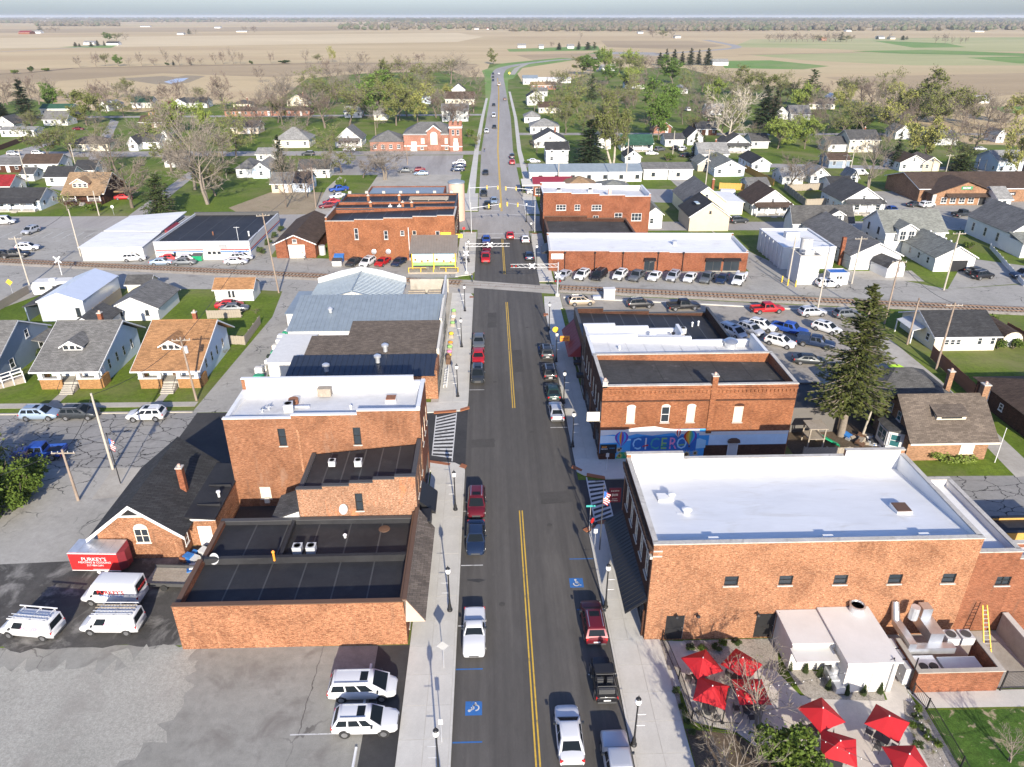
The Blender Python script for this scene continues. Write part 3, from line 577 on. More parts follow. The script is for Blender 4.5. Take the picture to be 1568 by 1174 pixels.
sheet('stone_bed',[(22.9,40.8),(23.2,38.5),(23.5,37.9),(29.2,37.5),(29.6,39),(24,40.8)],.013,'river_stone')
sheet('stone_bed',[(30.6,37.6),(31.8,36.9),(31.6,30.5),(31.0,24),(28.8,24),(29.6,32),(29.8,35.8)],.013,'river_stone')
sheet('entrance_slab',[(13.2,40.9),(14.4,40.9),(14.3,38.9),(13.3,38.9)],.014,'concrete')
sheet('lawn',[(31.9,36.6),(60,36.4),(60,18),(31.2,18),(31.5,30)],.009,'lawn_patchy')
sheet('service_path',[(30.5,44),(31.4,38.1),(31.8,36.8),(60,36.5),(60,38.3),(38.6,38.3),(32,38.4),(31.5,44)],.0115,'concrete')
sheet('shrub_bed',[(13.6,35.6),(17.2,35.0),(20.4,31.4),(22.4,24),(13.6,18)],.011,'mulch')
# ================================================================== building kit
_wc={}
def window_meshes(w,h,style,deep):
 k=(round(w,2),round(h,2),style,deep)
 if k in _wc:return _wc[k]
 fr={'dark':'black','white':'white','arch':'cream','store':'dark_grey','shade':'cream','teal':'white','stain':'cream'}[style]
 gl={'shade':'glass_pale','teal':'glass_teal','stain':'glass_pale'}.get(style,'glass')
 m=MB();t=.07 if w<1.6 else .09;y0,y1=(.05,.13)if deep else(-.05,-.002)
 m.box(-w/2,w/2,y0,y1,0,t);m.box(-w/2,w/2,y0,y1,h-t,h);m.box(-w/2,-w/2+t,y0,y1,t,h-t);m.box(w/2-t,w/2,y0,y1,t,h-t)
 if style in('white','shade','arch','teal','dark','stain'):
  m.box(-w/2+t,w/2-t,y0+.01,y1-.005,h*.5-.03,h*.5+.03)
  if w>1.1:
   for i in range(1,max(2,round(w/.8))):x=-w/2+w*i/max(2,round(w/.8));m.box(x-.035,x+.035,y0+.012,y1-.006,t,h-t)
 else:
  for i in range(1,max(2,round(w/1.3))):x=-w/2+w*i/max(2,round(w/1.3));m.box(x-.03,x+.03,y0+.012,y1-.006,t,h-t)
 if style=='arch':
  n=6;pts=[(w/2*math.cos(math.pi*i/n),h+.22*w*math.sin(math.pi*i/n))for i in range(n+1)];m.extrude_y(pts,y0-.01,y1)
 f=m.mesh('window',fr)
 g=MB();yy=y1-.02 if deep else y1-.012;g.box(-w/2+t*.9,w/2-t*.9,yy,yy+.008,t*.9,h-t*.9);p=g.mesh('pane',gl)
 sl=MB();sl.box(-w/2-.08,w/2+.08,-.09,.12 if deep else-.001,-.11,-.002);s=sl.mesh('sill','stone_cap' if deep else fr)
 _wc[k]=(f,p,s);return _wc[k]
def window(th,x,y,z,w,h,ang=0,style='white',deep=False,sill=True):
 f,p,s=window_meshes(w,h,style,deep)
 o=link('window',f,th,(x,y,z),ang);link('pane',p,o)
 if sill:link('sill',s,o)
 return o
_dc={}
def door(th,x,y,z,w,h,ang=0,mat='white',knob=True):
 k=(round(w,2),round(h,2),mat)
 if k not in _dc:
  m=MB();m.box(-w/2,w/2,-.05,-.002,0,h);
  for a,b in((.12,.45),(.52,.92)):m.box(-w/2+.14,w/2-.14,-.065,-.051,h*a,h*b)
  t=MB();t.box(-w/2-.09,-w/2-.002,-.07,-.002,0,h+.09);t.box(w/2+.002,w/2+.09,-.07,-.002,0,h+.09);t.box(-w/2,w/2,-.07,-.002,h+.002,h+.09)
  kn=MB();kn.cyl((w/2-.1,-.12,h*.48),(w/2-.1,-.05,h*.48),.035,.035,8)
  _dc[k]=(m.mesh('door',mat),t.mesh('door_frame','white'),kn.mesh('handle','steel'))
 d,t,kn=_dc[k];o=link('door',d,th,(x,y,z),ang);link('door_frame',t,o)
 if knob:link('handle',kn,o)
 return o
def wall(th,p0,p1,h,t,mat,holes=(),steps=None,z0=0.,name='wall'):
 """upright slab from p0 to p1 (outside to the right of the way), real openings, stepped top"""
 a=Vector(p0);d=Vector(p1)-a;L=d.length;ang=math.atan2(d.y,d.x)
 st=steps or[(0,h)]
 us=sorted({0.,round(L,3)}|{round(min(max(v,0),L),3)for q in holes for v in q[:2]}|{round(q[0],3)for q in st})
 zs=sorted({z0}|{round(v,3)for q in holes for v in q[2:4]}|{round(q[1],3)for q in st})
 def top(u):
  r=st[0][1]
  for su,sh in st:
   if u>=su-1e-6:r=sh
  return r
 def fill(i,j):
  if i<0 or j<0 or i>=len(us)-1 or j>=len(zs)-1:return False
  u=(us[i]+us[i+1])/2;z=(zs[j]+zs[j+1])/2
  if z>top(u):return False
  return not any(q[0]<u<q[1]and q[2]<z<q[3]for q in holes)
 m=MB()
 for i in range(len(us)-1):
  for j in range(len(zs)-1):
   if not fill(i,j):continue
   u0,u1,a0,a1=us[i],us[i+1],zs[j],zs[j+1]
   m.face([(u0,0,a0),(u1,0,a0),(u1,0,a1),(u0,0,a1)]);m.face([(u1,t,a0),(u0,t,a0),(u0,t,a1),(u1,t,a1)])
   if not fill(i-1,j):m.face([(u0,t,a0),(u0,0,a0),(u0,0,a1),(u0,t,a1)])
   if not fill(i+1,j):m.face([(u1,0,a0),(u1,t,a0),(u1,t,a1),(u1,0,a1)])
   if not fill(i,j-1):m.face([(u0,t,a0),(u1,t,a0),(u1,0,a0),(u0,0,a0)])
   if not fill(i,j+1):m.face([(u0,0,a1),(u1,0,a1),(u1,t,a1),(u0,t,a1)])
 return m.build(name,mat,th,(a.x,a.y,0),ang),ang,L,st
def coping(th,p0,p1,st,L,ang,t,mat,over=.06,hh=.09):
 for i,(u,h)in enumerate(st):
  u1=st[i+1][0]if i+1<len(st)else L
  MB().box(u+(.002 if i else-over),u1-.002+(over if i+1==len(st)else 0),-over,t+over,h+.002,h+hh).build('coping',mat,th,(p0[0],p0[1],0),ang)
def block(name,label,cat,x0,x1,y0,y1,h,mat,roof,t=.35,para=.8,cap='stone_cap',near=None,far=None,left=None,right=None,group=None,rot=0,zr=None,inner=None,skip='',lining=None,seams=0):
 """flat-roofed masonry block; near/far/left/right: dict(mat, win=[(u,z,w,h,style)], steps)"""
 cx,cy=(x0+x1)/2,(y0+y1)/2
 th=thing(name,label,cat,(cx,cy,0),rot,group)
 x0,x1,y0,y1=x0-cx,x1-cx,y0-cy,y1-cy
 sp=dict(near=((x0,y0),(x1,y0),near),right=((x1,y0+t),(x1,y1-t),right),far=((x1,y1),(x0,y1),far),left=((x0,y1-t),(x0,y0+t),left))
 for k,(p0,p1,d)in sp.items():
  if k in skip:continue
  d=d or{};holes=[(u-w/2,u+w/2,z,z+hh)for u,z,w,hh,s in d.get('win',[])]
  wm=d.get('mat',mat)
  _,ang,L,st=wall(th,p0,p1,h,t,wm,holes,d.get('steps'))
  c=d.get('cap',cap)
  if c:coping(th,p0,p1,st,L,ang,t,c,over=.05 if k in('near','far')else .03)
  dv=(Vector(p1)-Vector(p0)).normalized()
  for u,z,w,hh,s in d.get('win',[]):
   q=Vector(p0)+dv*u
   if s=='door':
    nv=Vector((-dv.y,dv.x))*.12;door(th,q.x+nv.x,q.y+nv.y,z,w-.02,hh-.01,ang,'black')
   else:window(th,q.x,q.y,z,w,hh,ang,s,True)
 z=zr or[h-para]*4
 e=.003
 m=MB();a=[(x0+t+e,y0+t+e),(x1-t-e,y0+t+e),(x1-t-e,y1-t-e),(x0+t+e,y1-t-e)]
 m.hexa([(*p,zz-.12)for p,zz in zip(a,z)]+[(*p,zz)for p,zz in zip(a,z)])
 ro=m.build('roof',roof,th)
 for i in range(1,seams):
  f=i/seams;xa=a[0][0]+(a[1][0]-a[0][0])*f;zn,zf=z[0]+(z[1]-z[0])*f,z[3]+(z[2]-z[3])*f;w=.06
  MB().hexa([(xa-w,a[0][1],zn-.02),(xa+w,a[0][1],zn-.02),(xa+w,a[3][1],zf-.02),(xa-w,a[3][1],zf-.02),(xa-w,a[0][1],zn+.022),(xa+w,a[0][1],zn+.022),(xa+w,a[3][1],zf+.022),(xa-w,a[3][1],zf+.022)]).build('roof_seam','dark_grey' if roof=='roof_black' else roof,ro)
 if lining:
  for k,(p0,p1,d)in sp.items():
   if k in skip:continue
   v=Vector(p1)-Vector(p0);L=v.length;st=(d or{}).get('steps',[(0,h)]);e0=t+.055 if k in('near','far')else .004
   for i,(u,hh)in enumerate(st):
    u1=st[i+1][0]if i+1<len(st)else L
    MB().box(max(u,e0)+.002,min(u1,L-e0)-.002,t+.002,t+.05,min(z)-.2,hh-.02).build('parapet_lining',lining,th,(p0[0],p0[1],0),math.atan2(v.y,v.x))
 th['h']=h
 return th
def T(th,x,y):return(x-th.location.x,y-th.location.y)
def ac_unit(th,x,y,z,s=1.,rot=0.,mat='lgrey'):
 """condenser on the roof: a thing that could be lifted off is still fixed: part of the roof plant"""
 X,Y=T(th,x,y);o=MB().box(-.45*s,.45*s,-.45*s,.45*s,.08,.85*s).box(-.48*s,.48*s,-.48*s,.48*s,.855*s,.93*s).build('air_conditioner',mat,th,(X,Y,z),rot)
 m=MB();m.lathe((0,0,.94*s),[(.36*s,0),(.36*s,.03),(.30*s,.035),(.30*s,.0)],14);m.build('fan_ring','dark_grey',o)
 MB().box(-.4*s,.4*s,-.06,.06,0,.08).build('foot','grey',o)
 return o
def vent(th,x,y,z,r=.2,h=.6,mat='galv',cap=True):
 X,Y=T(th,x,y);m=MB();m.cyl((0,0,-.05),(0,0,h),r,r,12)
 if cap:m.lathe((0,0,h+.04),[(r*1.5,0),(r*1.6,.06),(r*.9,.16),(.02,.22)],12)
 return m.build('roof_vent',mat,th,(X,Y,z),None,40)
def hatch(th,x,y,z,w,d,mat='brown'):
 X,Y=T(th,x,y);o=MB().box(-w/2,w/2,-d/2,d/2,-.1,.35).build('roof_hatch','white',th,(X,Y,z));MB().box(-w/2+.06,w/2-.06,-d/2+.06,d/2-.06,.352,.42).build('hatch_lid',mat,o)
def chimney(th,x,y,z0,z1,w=.6,mat='brick_red',name='chimney',local=False):
 X,Y=(x,y)if local else T(th,x,y);m=MB();m.box(-w/2,w/2,-w/2,w/2,z0,z1);o=m.build(name,mat,th,(X,Y,0))
 MB().box(-w/2-.06,w/2+.06,-w/2-.06,w/2+.06,z1+.002,z1+.12).build('chimney_cap','stone_cap',o);MB().cyl((0,0,z1+.12),(0,0,z1+.4),.14,.12,8).build('flue','pinkish',o)
 return o
def dish(th,x,y,z,ang=0,r=.4):
 X,Y=T(th,x,y);m=MB();m.lathe((0,0,0),[(.03,-.1),(r*.6,-.06),(r,.04),(r*.98,.05),(r*.55,-.04),(.02,-.07)],14)
 o=m.build('satellite_dish','lgrey',th,(X,Y,z+.6),(R_(60),0,ang),40);MB().cyl((0,0,-.08),(0,-.42,-.45),.03,.03,6).build('mount','grey',o)
 # ================================================================== right side of the street
WD='dark'
big=block('restaurant_building','large two-storey orange brick building with broad white roof beside the patio','building',12.2,37.9,44.0,56.6,9.9,'brick_orange','roof_white',para=.9,zr=[9.5,9.5,8.35,8.2],lining='roof_white',near=dict(win=[(6.45,5.7,1.1,.95,WD),(10.8,5.65,1.1,.95,WD),(15.2,5.6,1.1,.95,WD),(19.6,5.55,1.1,.95,WD),(23.95,5.5,1.1,.95,WD),(2.4,.05,1.5,2.6,'door'),(9.85,.05,1.6,2.6,'door')]),far=dict(steps=[(0,10.3),(5.5,9.7),(20.5,10.3)]),right=dict(mat='brick_orange'),left=dict(mat='brick_dark',win=[(1.6+i*2.25,5.6,1.15,2.2,'arch')for i in range(5)]+[(2.0+i*2.7,.5,2.2,2.2,'store')for i in range(4)]))
hatch(big,34.0,48.9,9.0,1.3,1.3,'brown');vent(big,13.9+1.4,51.4,8.8,.22,.4,'white');vent(big,16.0,49.0,9.05,.28,.35,'white')
for x,y in((14.6,51.5),(15.7,48.7)):
 X,Y=T(big,x,y);MB().box(-.5,.5,-.5,.5,-.1,.12).build('vent_curb','white',big,(X,Y,8.9))
for x in(17,26,33.6):X,Y=T(big,x,44.37);MB().box(-.4,.4,0,.6,0,.22).build('scupper_box','roof_white',big,(X,Y,9.62))
def marks(th,x,y,z,w,h,mat,n=6):
 """a line of small print too small to read in the photograph"""
 m=MB();rr=random.Random(int(w*100+h*1000+n))
 for i in range(n):
  a=-w/2+w*i/n;k=w/n*rr.uniform(.55,.85);m.box(a,a+k,-.012,0,-h/2*rr.uniform(.6,1),h/2*rr.uniform(.7,1))
 o=m.build('lettering',mat,th,(x,y,z));o['kind']='stuff';return o
X,Y=T(big,12.2,44.0);
for i in range(22):MB().box(-.22,.0,.1,.42,8.75,9.1).build('corbel','brick_dark',big,(X,Y+.3+i*.56,0))
MB().box(-.28,-.002,0,12.6,9.1,9.35).build('cornice','brick_dark',big,(X,Y,0));MB().box(-.22,-.002,0,12.6,8.5,8.74).build('string_course','stone_cap',big,(X,Y,0))
for z in(9.3,8.8):MB().box(0,.7,-.05,-.002,z-.06,z+.06).build('corner_quoin','stone_cap',big,(X,Y,0))
aw=MB();aw.hexa([(-1.7,.2,2.75),(0,.2,4.1),(0,12.2,4.1),(-1.7,12.2,2.75),(-1.7,.2,2.85),(0,.2,4.2),(0,12.2,4.2),(-1.7,12.2,2.85)])
ao=aw.build('awning','black',big,(X-.01,Y,0));
for i in range(27):MB().hexa([(-1.7,0,2.852),(0,0,4.202),(0,.06,4.202),(-1.7,.06,2.852),(-1.7,0,2.90),(0,0,4.25),(0,.06,4.25),(-1.7,.06,2.90)]).build('awning_rib','black',ao,(0,.3+i*.45,0))
for i in range(4):MB().box(-.2,-.06,.4,.6,0,2.8).build('pilaster','brick_dark',big,(X,Y+i*3.8,0))
sg=MB().box(-1.25,-.15,-.05,.05,4.6,6.2).build('projecting_sign','dark_red',big,(X,Y+12.9,0));
for z,h_,w_ in((5.9,.12,.8),(5.45,.3,.6),(5.0,.08,.5),(4.8,.1,.6)):marks(big,X-.7,Y+12.85,z,w_,h_,'cream',5)
MB().box(-.72,-.68,-.02,.02,4.4,4.6).build('sign_stay','black',big,(X,Y+12.9,0))
for i,x in enumerate((14.6,16.3,21.2,22.9)):
 XX,YY=T(big,x,43.99);m=MB();m.cyl((0,-.02,2.95),(0,-.35,3.05),.03,.03,6);m.lathe((0,-.35,2.85),[(.2,0),(.12,.12),(.04,.16)],8);m.build('wall_lamp','black',big,(XX,YY,0))
ext=block('brick_annex','red brick annex with white roof on the right end of the big white-roofed building','building',37.91,41.6,44.25,54.6,8.3,'brick_ext','roof_white',para=.5,zr=[7.7]*4,near=dict(win=[(3.0,4.9,1.2,.9,WD)]),lining='roof_white',skip='left')
ext2=block('brick_annex','low red brick wing with white roof at the far right behind the ladder','building',41.61,50.5,44.25,46.4,7.6,'brick_ext','roof_white',para=.35,near={},skip='left')
deck=block('timber_store','low store with orange timber front beside the white-roofed annex','building',44.0,56,54.0,56.5,2.3,'fence_orange','roof_black',para=.25,t=.2,cap='black')
mur=block('mural_building','two-storey brick building with hot air balloon mural and dark roof','building',12.2,34.0,71.5,80.2,9.5,'brick_mural','roof_grey_dark',para=.55,zr=[9.15,8.6,8.3,8.9],seams=6,near=dict(win=[(3.35,4.85,.95,2.0,'shade'),(7.25,4.85,.95,2.0,'white'),(10.15,4.85,.95,2.0,'shade'),(15.55,4.75,1.05,2.0,'shade')]),left=dict(mat='brick_dark',win=[(1.3+i*2.1,5.0,1.0,2.3,'arch')for i in range(4)]+[(2.1,.5,2.6,2.3,'store'),(5.9,.5,2.6,2.3,'store')]))
X,Y=T(mur,12.2,71.5)
for i in range(48):MB().box(.5+i*.445,.72+i*.445,-.13,-.002,8.62,8.98).build('corbel','brick_mural',mur,(X,Y,0))
MB().box(0,21.8,-.16,-.002,8.985,9.2).build('cornice','brick_mural',mur,(X,Y,0));MB().box(0,21.8,-.07,-.002,7.55,7.72).build('string_course','brick_dark',mur,(X,Y,0))
chimney(mur,12.2+12.4,71.65,3.4,10.6,.62,'brick_mural');chimney(mur,12.45,71.75,9.3,10.0,.5,'stone_cap','corner_pier')
for u,w,h in((3.35,.95,2.),(7.25,.95,2.),(10.15,.95,2.),(15.55,1.05,2.)):
 n=8;pts=[(w/2*1.08*math.cos(math.pi*i/n),.32*math.sin(math.pi*i/n))for i in range(n+1)];MB().extrude_y(pts,-.05,-.002).build('window_arch','cream' if u<12 else 'brick_dark',mur,(X+u,Y,4.85+h+.02))
def blob(cx,cz,pts):return[(cx+p[0],cz+p[1])for p in pts]
def paintpoly(name,pts,mat,y,parent,off=(0,0)):
 m=MB();m.extrude_y(pts,y-.004,y);return m.build(name,mat,parent,(X+off[0],Y+off[1],0))
mp=paintpoly('mural',[(.05,.02),(21.5,.02),(21.5,1.75),(12.6,1.75),(12.6,3.95),(.05,3.95)],'mural_blue',-.004,mur)
paintpoly('mural_band',[(12.6,1.76),(21.7,1.76),(21.7,3.1),(12.6,3.1)],'mural_pale',-.004,mur);paintpoly('mural_band',[(11.4,3.1),(21.7,3.1),(21.7,3.55),(11.4,3.55)],'white',-.010,mur);paintpoly('mural_base',[(12.2,.02),(21.7,.02),(21.7,1.74),(12.2,1.74)],'brick_dark',-.010,mur)
random.seed(11)
paintpoly('mural_snow',[(.05,3.2),(1.5,3.35),(3.0,3.1),(4.2,3.4),(6,3.15),(8.2,3.45),(10.2,3.2),(11.4,3.4),(11.4,3.9),(9.5,3.85),(7.6,4.05),(6.2,4.35),(5.2,4.3),(4.0,4.2),(2.7,3.94),(.05,3.95)],'white',-.010,mur)
paintpoly('mural_sky',[(.05,2.2),(2.2,2.3),(3.8,2.6),(2.8,3.0),(1.2,3.2),(.05,3.18)],'mural_pale',-.014,mur);paintpoly('mural_hill',[(3.6,1.0),(11.2,1.0),(11.2,2.9),(9.4,3.15),(7.0,3.0),(5.0,3.1),(3.6,2.8)],'mural_deep',-.016,mur)
paintpoly('mural_wave',[(9.8,1.2),(12.3,1.4),(12.3,2.4),(11.5,2.7),(10.6,2.4)],'skyblue',-.012,mur)
for i,(ch,mt)in enumerate((('C','skyblue'),('I','white'),('C','teal'),('E','leafgreen'),('R','pink'),('O','skyblue'))):text(ch,2.0,mt,mur,(X+4.3+i*1.04,Y-.032,2.0),name='mural_letter',scale=(.8,1.1,1))
for i in range(6):paintpoly('mural_letter_stripe',[(3.95+i*1.04,1.55+.1*(i%3)),(4.6+i*1.04,1.8),(4.6+i*1.04,2.0),(3.95+i*1.04,1.7+.1*(i%3))],['mural_deep','red','mural_deep','play_green','mural_deep','leafgreen'][i],-.046,mur)
def balloon(cx,cz,r,cols,name='painted_balloon'):
 o=None;n=len(cols);K=8
 def prof(k):t=k/K;return r*math.sin(math.pi*(.08+.92*t)**.8)*(1 if t<1 else 1),cz+r*1.05-2.5*r*t
 for i in range(n):
  pts=[]
  for k in range(K+1):
   w,zz=prof(k);w=max(w,.06*r);pts.append((cx-w+2*w*i/n,zz))
  for k in reversed(range(K+1)):
   w,zz=prof(k);w=max(w,.06*r);pts.append((cx-w+2*w*(i+1)/n,zz))
  paintpoly(name,pts,cols[i],-.052,mur)
 paintpoly(name+'_basket',[(cx-.12*r,cz-1.9*r),(cx+.12*r,cz-1.9*r),(cx+.12*r,cz-1.6*r),(cx-.12*r,cz-1.6*r)],'brown',-.052,mur)
balloon(2.5,2.9,.78,['purple','mural_blue','orange','purple','mural_blue','purple']);balloon(10.4,2.95,.75,['red','orange','yellow','leafgreen','teal','mural_blue','purple']);balloon(9.0,3.5,.42,['white','red','white','red','white'])
def flower(cx,cz,r):
 for i in range(12):
  a=i*math.pi/6;pts=[(cx+r*.3*math.cos(a-.25),cz+r*.3*math.sin(a-.25)),(cx+r*math.cos(a),cz+r*math.sin(a)),(cx+r*.3*math.cos(a+.25),cz+r*.3*math.sin(a+.25))];paintpoly('painted_petal',pts,'sunflower',-.020,mur)
 paintpoly('painted_flower_heart',[(cx+r*.32*math.cos(i*.7854),cz+r*.32*math.sin(i*.7854))for i in range(8)],'brown',-.026,mur)
for c in((2.3,1.3,.5),(2.4,.5,.45),(3.3,.8,.5),(10.2,.55,.7),(4.2,.4,.4),(11.2,.7,.5)):flower(*c)
paintpoly('mural_leaves',[(1.9,.05),(4.4,.05),(4.0,.9),(2.4,1.0)],'play_green',-.013,mur)
MB().box(.1,2.0,-.1,-.02,.9,2.05).build('notice_board','black',mur,(X,Y,0));MB().box(0,1.9,-.14,-.02,.02,.88).build('stone_plinth','brick_dark',mur,(X,Y,0))
marks(mur,X+.6,Y-.1,1.75,.6,.2,'orange',4);marks(mur,X+.6,Y-.1,1.5,.8,.12,'white',6);marks(mur,X+1.5,Y-.1,1.6,.6,.1,'mural_blue',5)
door(mur,X+15.5,Y-.004,.02,1.0,2.0,0,'lgrey');MB().extrude_y([(-.7,0),(.7,0),(.65,.3),(.3,.5),(-.3,.5),(-.65,.3)],-.35,-.02).build('door_hood','brown',mur,(X+15.5,Y,2.15))
ps=MB().box(-1.55,-.1,-.06,.06,5.0,6.15).build('projecting_sign','cream',mur,(X-.02,Y+.3,0));MB().box(-1.5,-.15,-.075,-.062,5.08,6.07).build('sign_face','white',ps)
w2=block('store_building','two-storey store with long white roof behind the mural building','building',12.2,33.8,80.21,86.6,9.3,'brick_dark','roof_white_dirty',para=.6,zr=[8.9,8.0,7.6,8.7],cap='white',seams=9,lining='roof_white',left=dict(mat='brick_dark',win=[(1.2+i*2.0,5.0,.95,2.2,'arch')for i in range(3)]+[(3.1,.5,4.2,2.3,'store')]),far=dict(steps=[(0,8.4),(8,8.9),(15,9.3)]))
X,Y=T(w2,30.8,85.6);o=MB().cyl((0,0,0),(0,0,.9),.75,.75,16).build('exhaust_fan','galv',w2,(X,Y,7.6),None,40);MB().lathe((0,0,.91),[(.9,0),(.95,.12),(.6,.42),(.1,.5)],16).build('fan_cowl','steel',o,None,None,40)
vent(w2,16,83.4,8.5,.12,.4,'white');vent(w2,27.3,82.8,8.05,.1,.3,'galv');X,Y=T(w2,24,82.6);MB().hexa([(-.3,0,0),(.3,-.3,0),(.3,-.2,0),(-.3,.1,0),(-.3,0,.1),(.3,-.3,.1),(.3,-.2,.1),(-.3,.1,.1)]).build('loose_board','dark_grey',w2,(X,Y,8.2))
w3=block('store_building','narrow two-storey store with short white roof next to the black-roofed corner store','building',12.3,25.0,86.61,90.6,9.1,'stone_blocks','roof_white',para=.6,zr=[8.6,8.1,7.9,8.5],cap='white',lining='roof_white',near=dict(steps=[(0,8.9)]),far=dict(steps=[(0,8.4),(4,8.8),(8.5,9.2)]),left=dict(mat='stone_blocks',win=[(1.0,4.9,1.0,2.3,'dark'),(2.9,4.9,1.0,2.3,'dark'),(1.9,.5,2.6,2.3,'store')]))
X,Y=T(w3,22.2,88.6);dish(w3,21.2,88.3,7.9,R_(20),.5);vent(w3,24,88.6,7.9,.18,.6,'black')
w4=block('corner_store','low corner store with black roof and dark red awning by the tracks','building',12.6,33.0,90.61,104.0,6.4,'brick_dark','roof_black',para=.5,zr=[5.9,5.2,5.0,5.7],cap='dark_grey',seams=9,far=dict(steps=[(0,5.5),(9,5.9),(16,6.4)]),near=dict(mat='brick_red'),left=dict(mat='black',win=[(2.2+i*3.0,.5,2.4,2.3,'store')for i in range(4)]))
X,Y=T(w4,12.6,90.6)
o=MB().hexa([(-1.8,3.2,2.9),(0,3.2,2.9),(0,13.2,2.9),(-1.8,13.2,2.9),(-1.7,3.2,3.0),(-.02,3.2,4.7),(-.02,13.2,4.7),(-1.7,13.2,3.0)]).build('awning','dark_red',w4,(X-.01,Y,0))
for i in range(10):MB().hexa([(-1.72,0,3.02),(-.02,0,4.72),(-.02,.05,4.72),(-1.72,.05,3.02),(-1.72,0,3.05),(-.02,0,4.75),(-.02,.05,4.75),(-1.72,.05,3.05)]).build('awning_seam','dark_red',o,(0,3.5+i*1.05,0))
o=MB().box(-2.6,-1.2,-.1,.1,3.5,4.3).build('projecting_sign','orange',w4,(X,Y+7.5,0));marks(w4,X-1.9,Y+7.4,3.98,1.0,.2,'dark_red',6);marks(w4,X-1.9,Y+7.4,3.7,.9,.16,'dark_red',6)
for yy,zz in((1.0,2.6),(-2.6,2.4)):MB().box(-1.2,-.05,0,.9,zz,zz+.45).build('sign_box','black',w4,(X,Y+yy,0))
vent(w4,29.5,99,5.2,.12,.5,'white');vent(w4,30.5,99.4,5.2,.12,.5,'white');ac_unit(w4,27.5,96.5,5.2,.9)
w5=block('rear_addition','low rear addition with flat black roof beside the car park','building',25.2,34.5,86.75,90.4,4.6,'brick_red','roof_black',para=.3,cap='dark_grey')
w6=block('rear_addition','low black-roofed shed behind the mural building by the tall spruce','building',34.1,42.5,77.0,84.0,3.4,'sd_dark','roof_black',para=.15,t=.2,cap=None)
r6=block('brick_store','long low brick store with white roof behind the row of parked cars','building',11.9,51.6,141.0,153.2,4.1,'brick_red','roof_white',para=.35,rot=R_(-2.2),zr=[3.85,3.5,3.7,3.95],cap='lgrey',seams=3,lining='roof_white',near=dict(win=[(20.2,.05,2.1,2.2,'store'),(33.0,.1,3.2,2.2,'store'),(36.6,.1,3.2,2.2,'store')],steps=[(0,4.15),(12,4.0),(24,3.85)]),far=dict(steps=[(0,4.5)]),left=dict(mat='brick_dark',win=[(3,.5,3,2.2,'store'),(8,.5,3,2.2,'store')]))
for u in(3.2,9.2,14.8,21.8,26.8):MB().cyl((u,-.3,0),(u,-.3,3.7),.07,.06,8).lathe((u,-.3,3.7),[(.1,0),(.2,.1),(.2,.3),(.05,.4)],8).build('wall_lamp_post','black',r6,(-19.85,-6.1,0))
for u in(20.2,33.0,36.6):MB().hexa([(-1.7,-.9,2.35),(1.7,-.9,2.35),(1.7,-.002,2.35),(-1.7,-.002,2.35),(-1.7,-.85,2.42),(1.7,-.85,2.42),(1.7,-.002,2.8),(-1.7,-.002,2.8)]).build('awning','black',r6,(-19.85+u,-6.1,0),None,None).scale=((.7 if u<25 else 1),1,1)
MB().box(.5,2.9,-.06,-.002,2.5,3.6).build('wall_sign','white',r6,(-19.85,-6.1,0));marks(r6,-18.15,-6.16,3.3,1.8,.3,'grey',8);marks(r6,-18.15,-6.16,2.85,2.0,.3,'grey',9)
vent(r6,38,147,3.7,.35,.8,'galv')
MB().hexa([(-1.4,-4.5,2.5),(0,-4.5,2.5),(0,1,2.5),(-1.4,1,2.5),(-1.3,-4.5,2.7),(0,-4.5,3.3),(0,1,3.3),(-1.3,1,2.7)]).build('awning','black',r6,(-19.86,2,0))
r7=block('brick_hall','two-storey red brick hall with white roof and white windows','building',12.4,37.4,170.0,181.0,9.0,'brick_red','roof_white_dirty',para=.5,rot=R_(0),zr=[9.0,8.0,7.8,8.8],cap='white',lining='roof_white',near=dict(win=[(4.2,5.5,2.3,1.3,'white'),(8.0,5.5,1.3,1.3,'white'),(12.5,5.4,2.3,1.3,'white'),(12.4,2.9,1.3,1.3,'white'),(17.7,3.0,1.8,1.8,'white'),(22.0,2.9,2.4,1.8,'white')],steps=[(0,9.6),(6.5,9.3),(13,8.9),(19,8.6)]),far=dict(steps=[(0,8.8),(10,9.3),(19,9.7)]),left=dict(mat='brick_dark',win=[(2+i*2.3,5,1,2,'white')for i in range(4)]))
for x,y in((16.5,176),(24,176)):X,Y=T(r7,x,y);MB().box(-.5,.5,-.5,.5,0,.5).build('skylight','white',r7,(X,Y,8.5));MB().cyl((0,0,.5),(0,0,.9),.4,.45,10).build('roof_vent','dark_grey',r7,(X,Y,8.5))
chimney(r7,28.0,171.5,8.0,10.0,.6,'pinkish')
r7b=block('brown_roof_store','low store with dark brown roof between the brick hall and the long white roof','building',12.4,31.2,153.8,166.0,4.4,'brick_dark','roof_grey_dark',para=.4,zr=[4.1,3.8,3.8,4.1],cap='brown',far=dict(steps=[(0,4.6),(9,5.1)]))
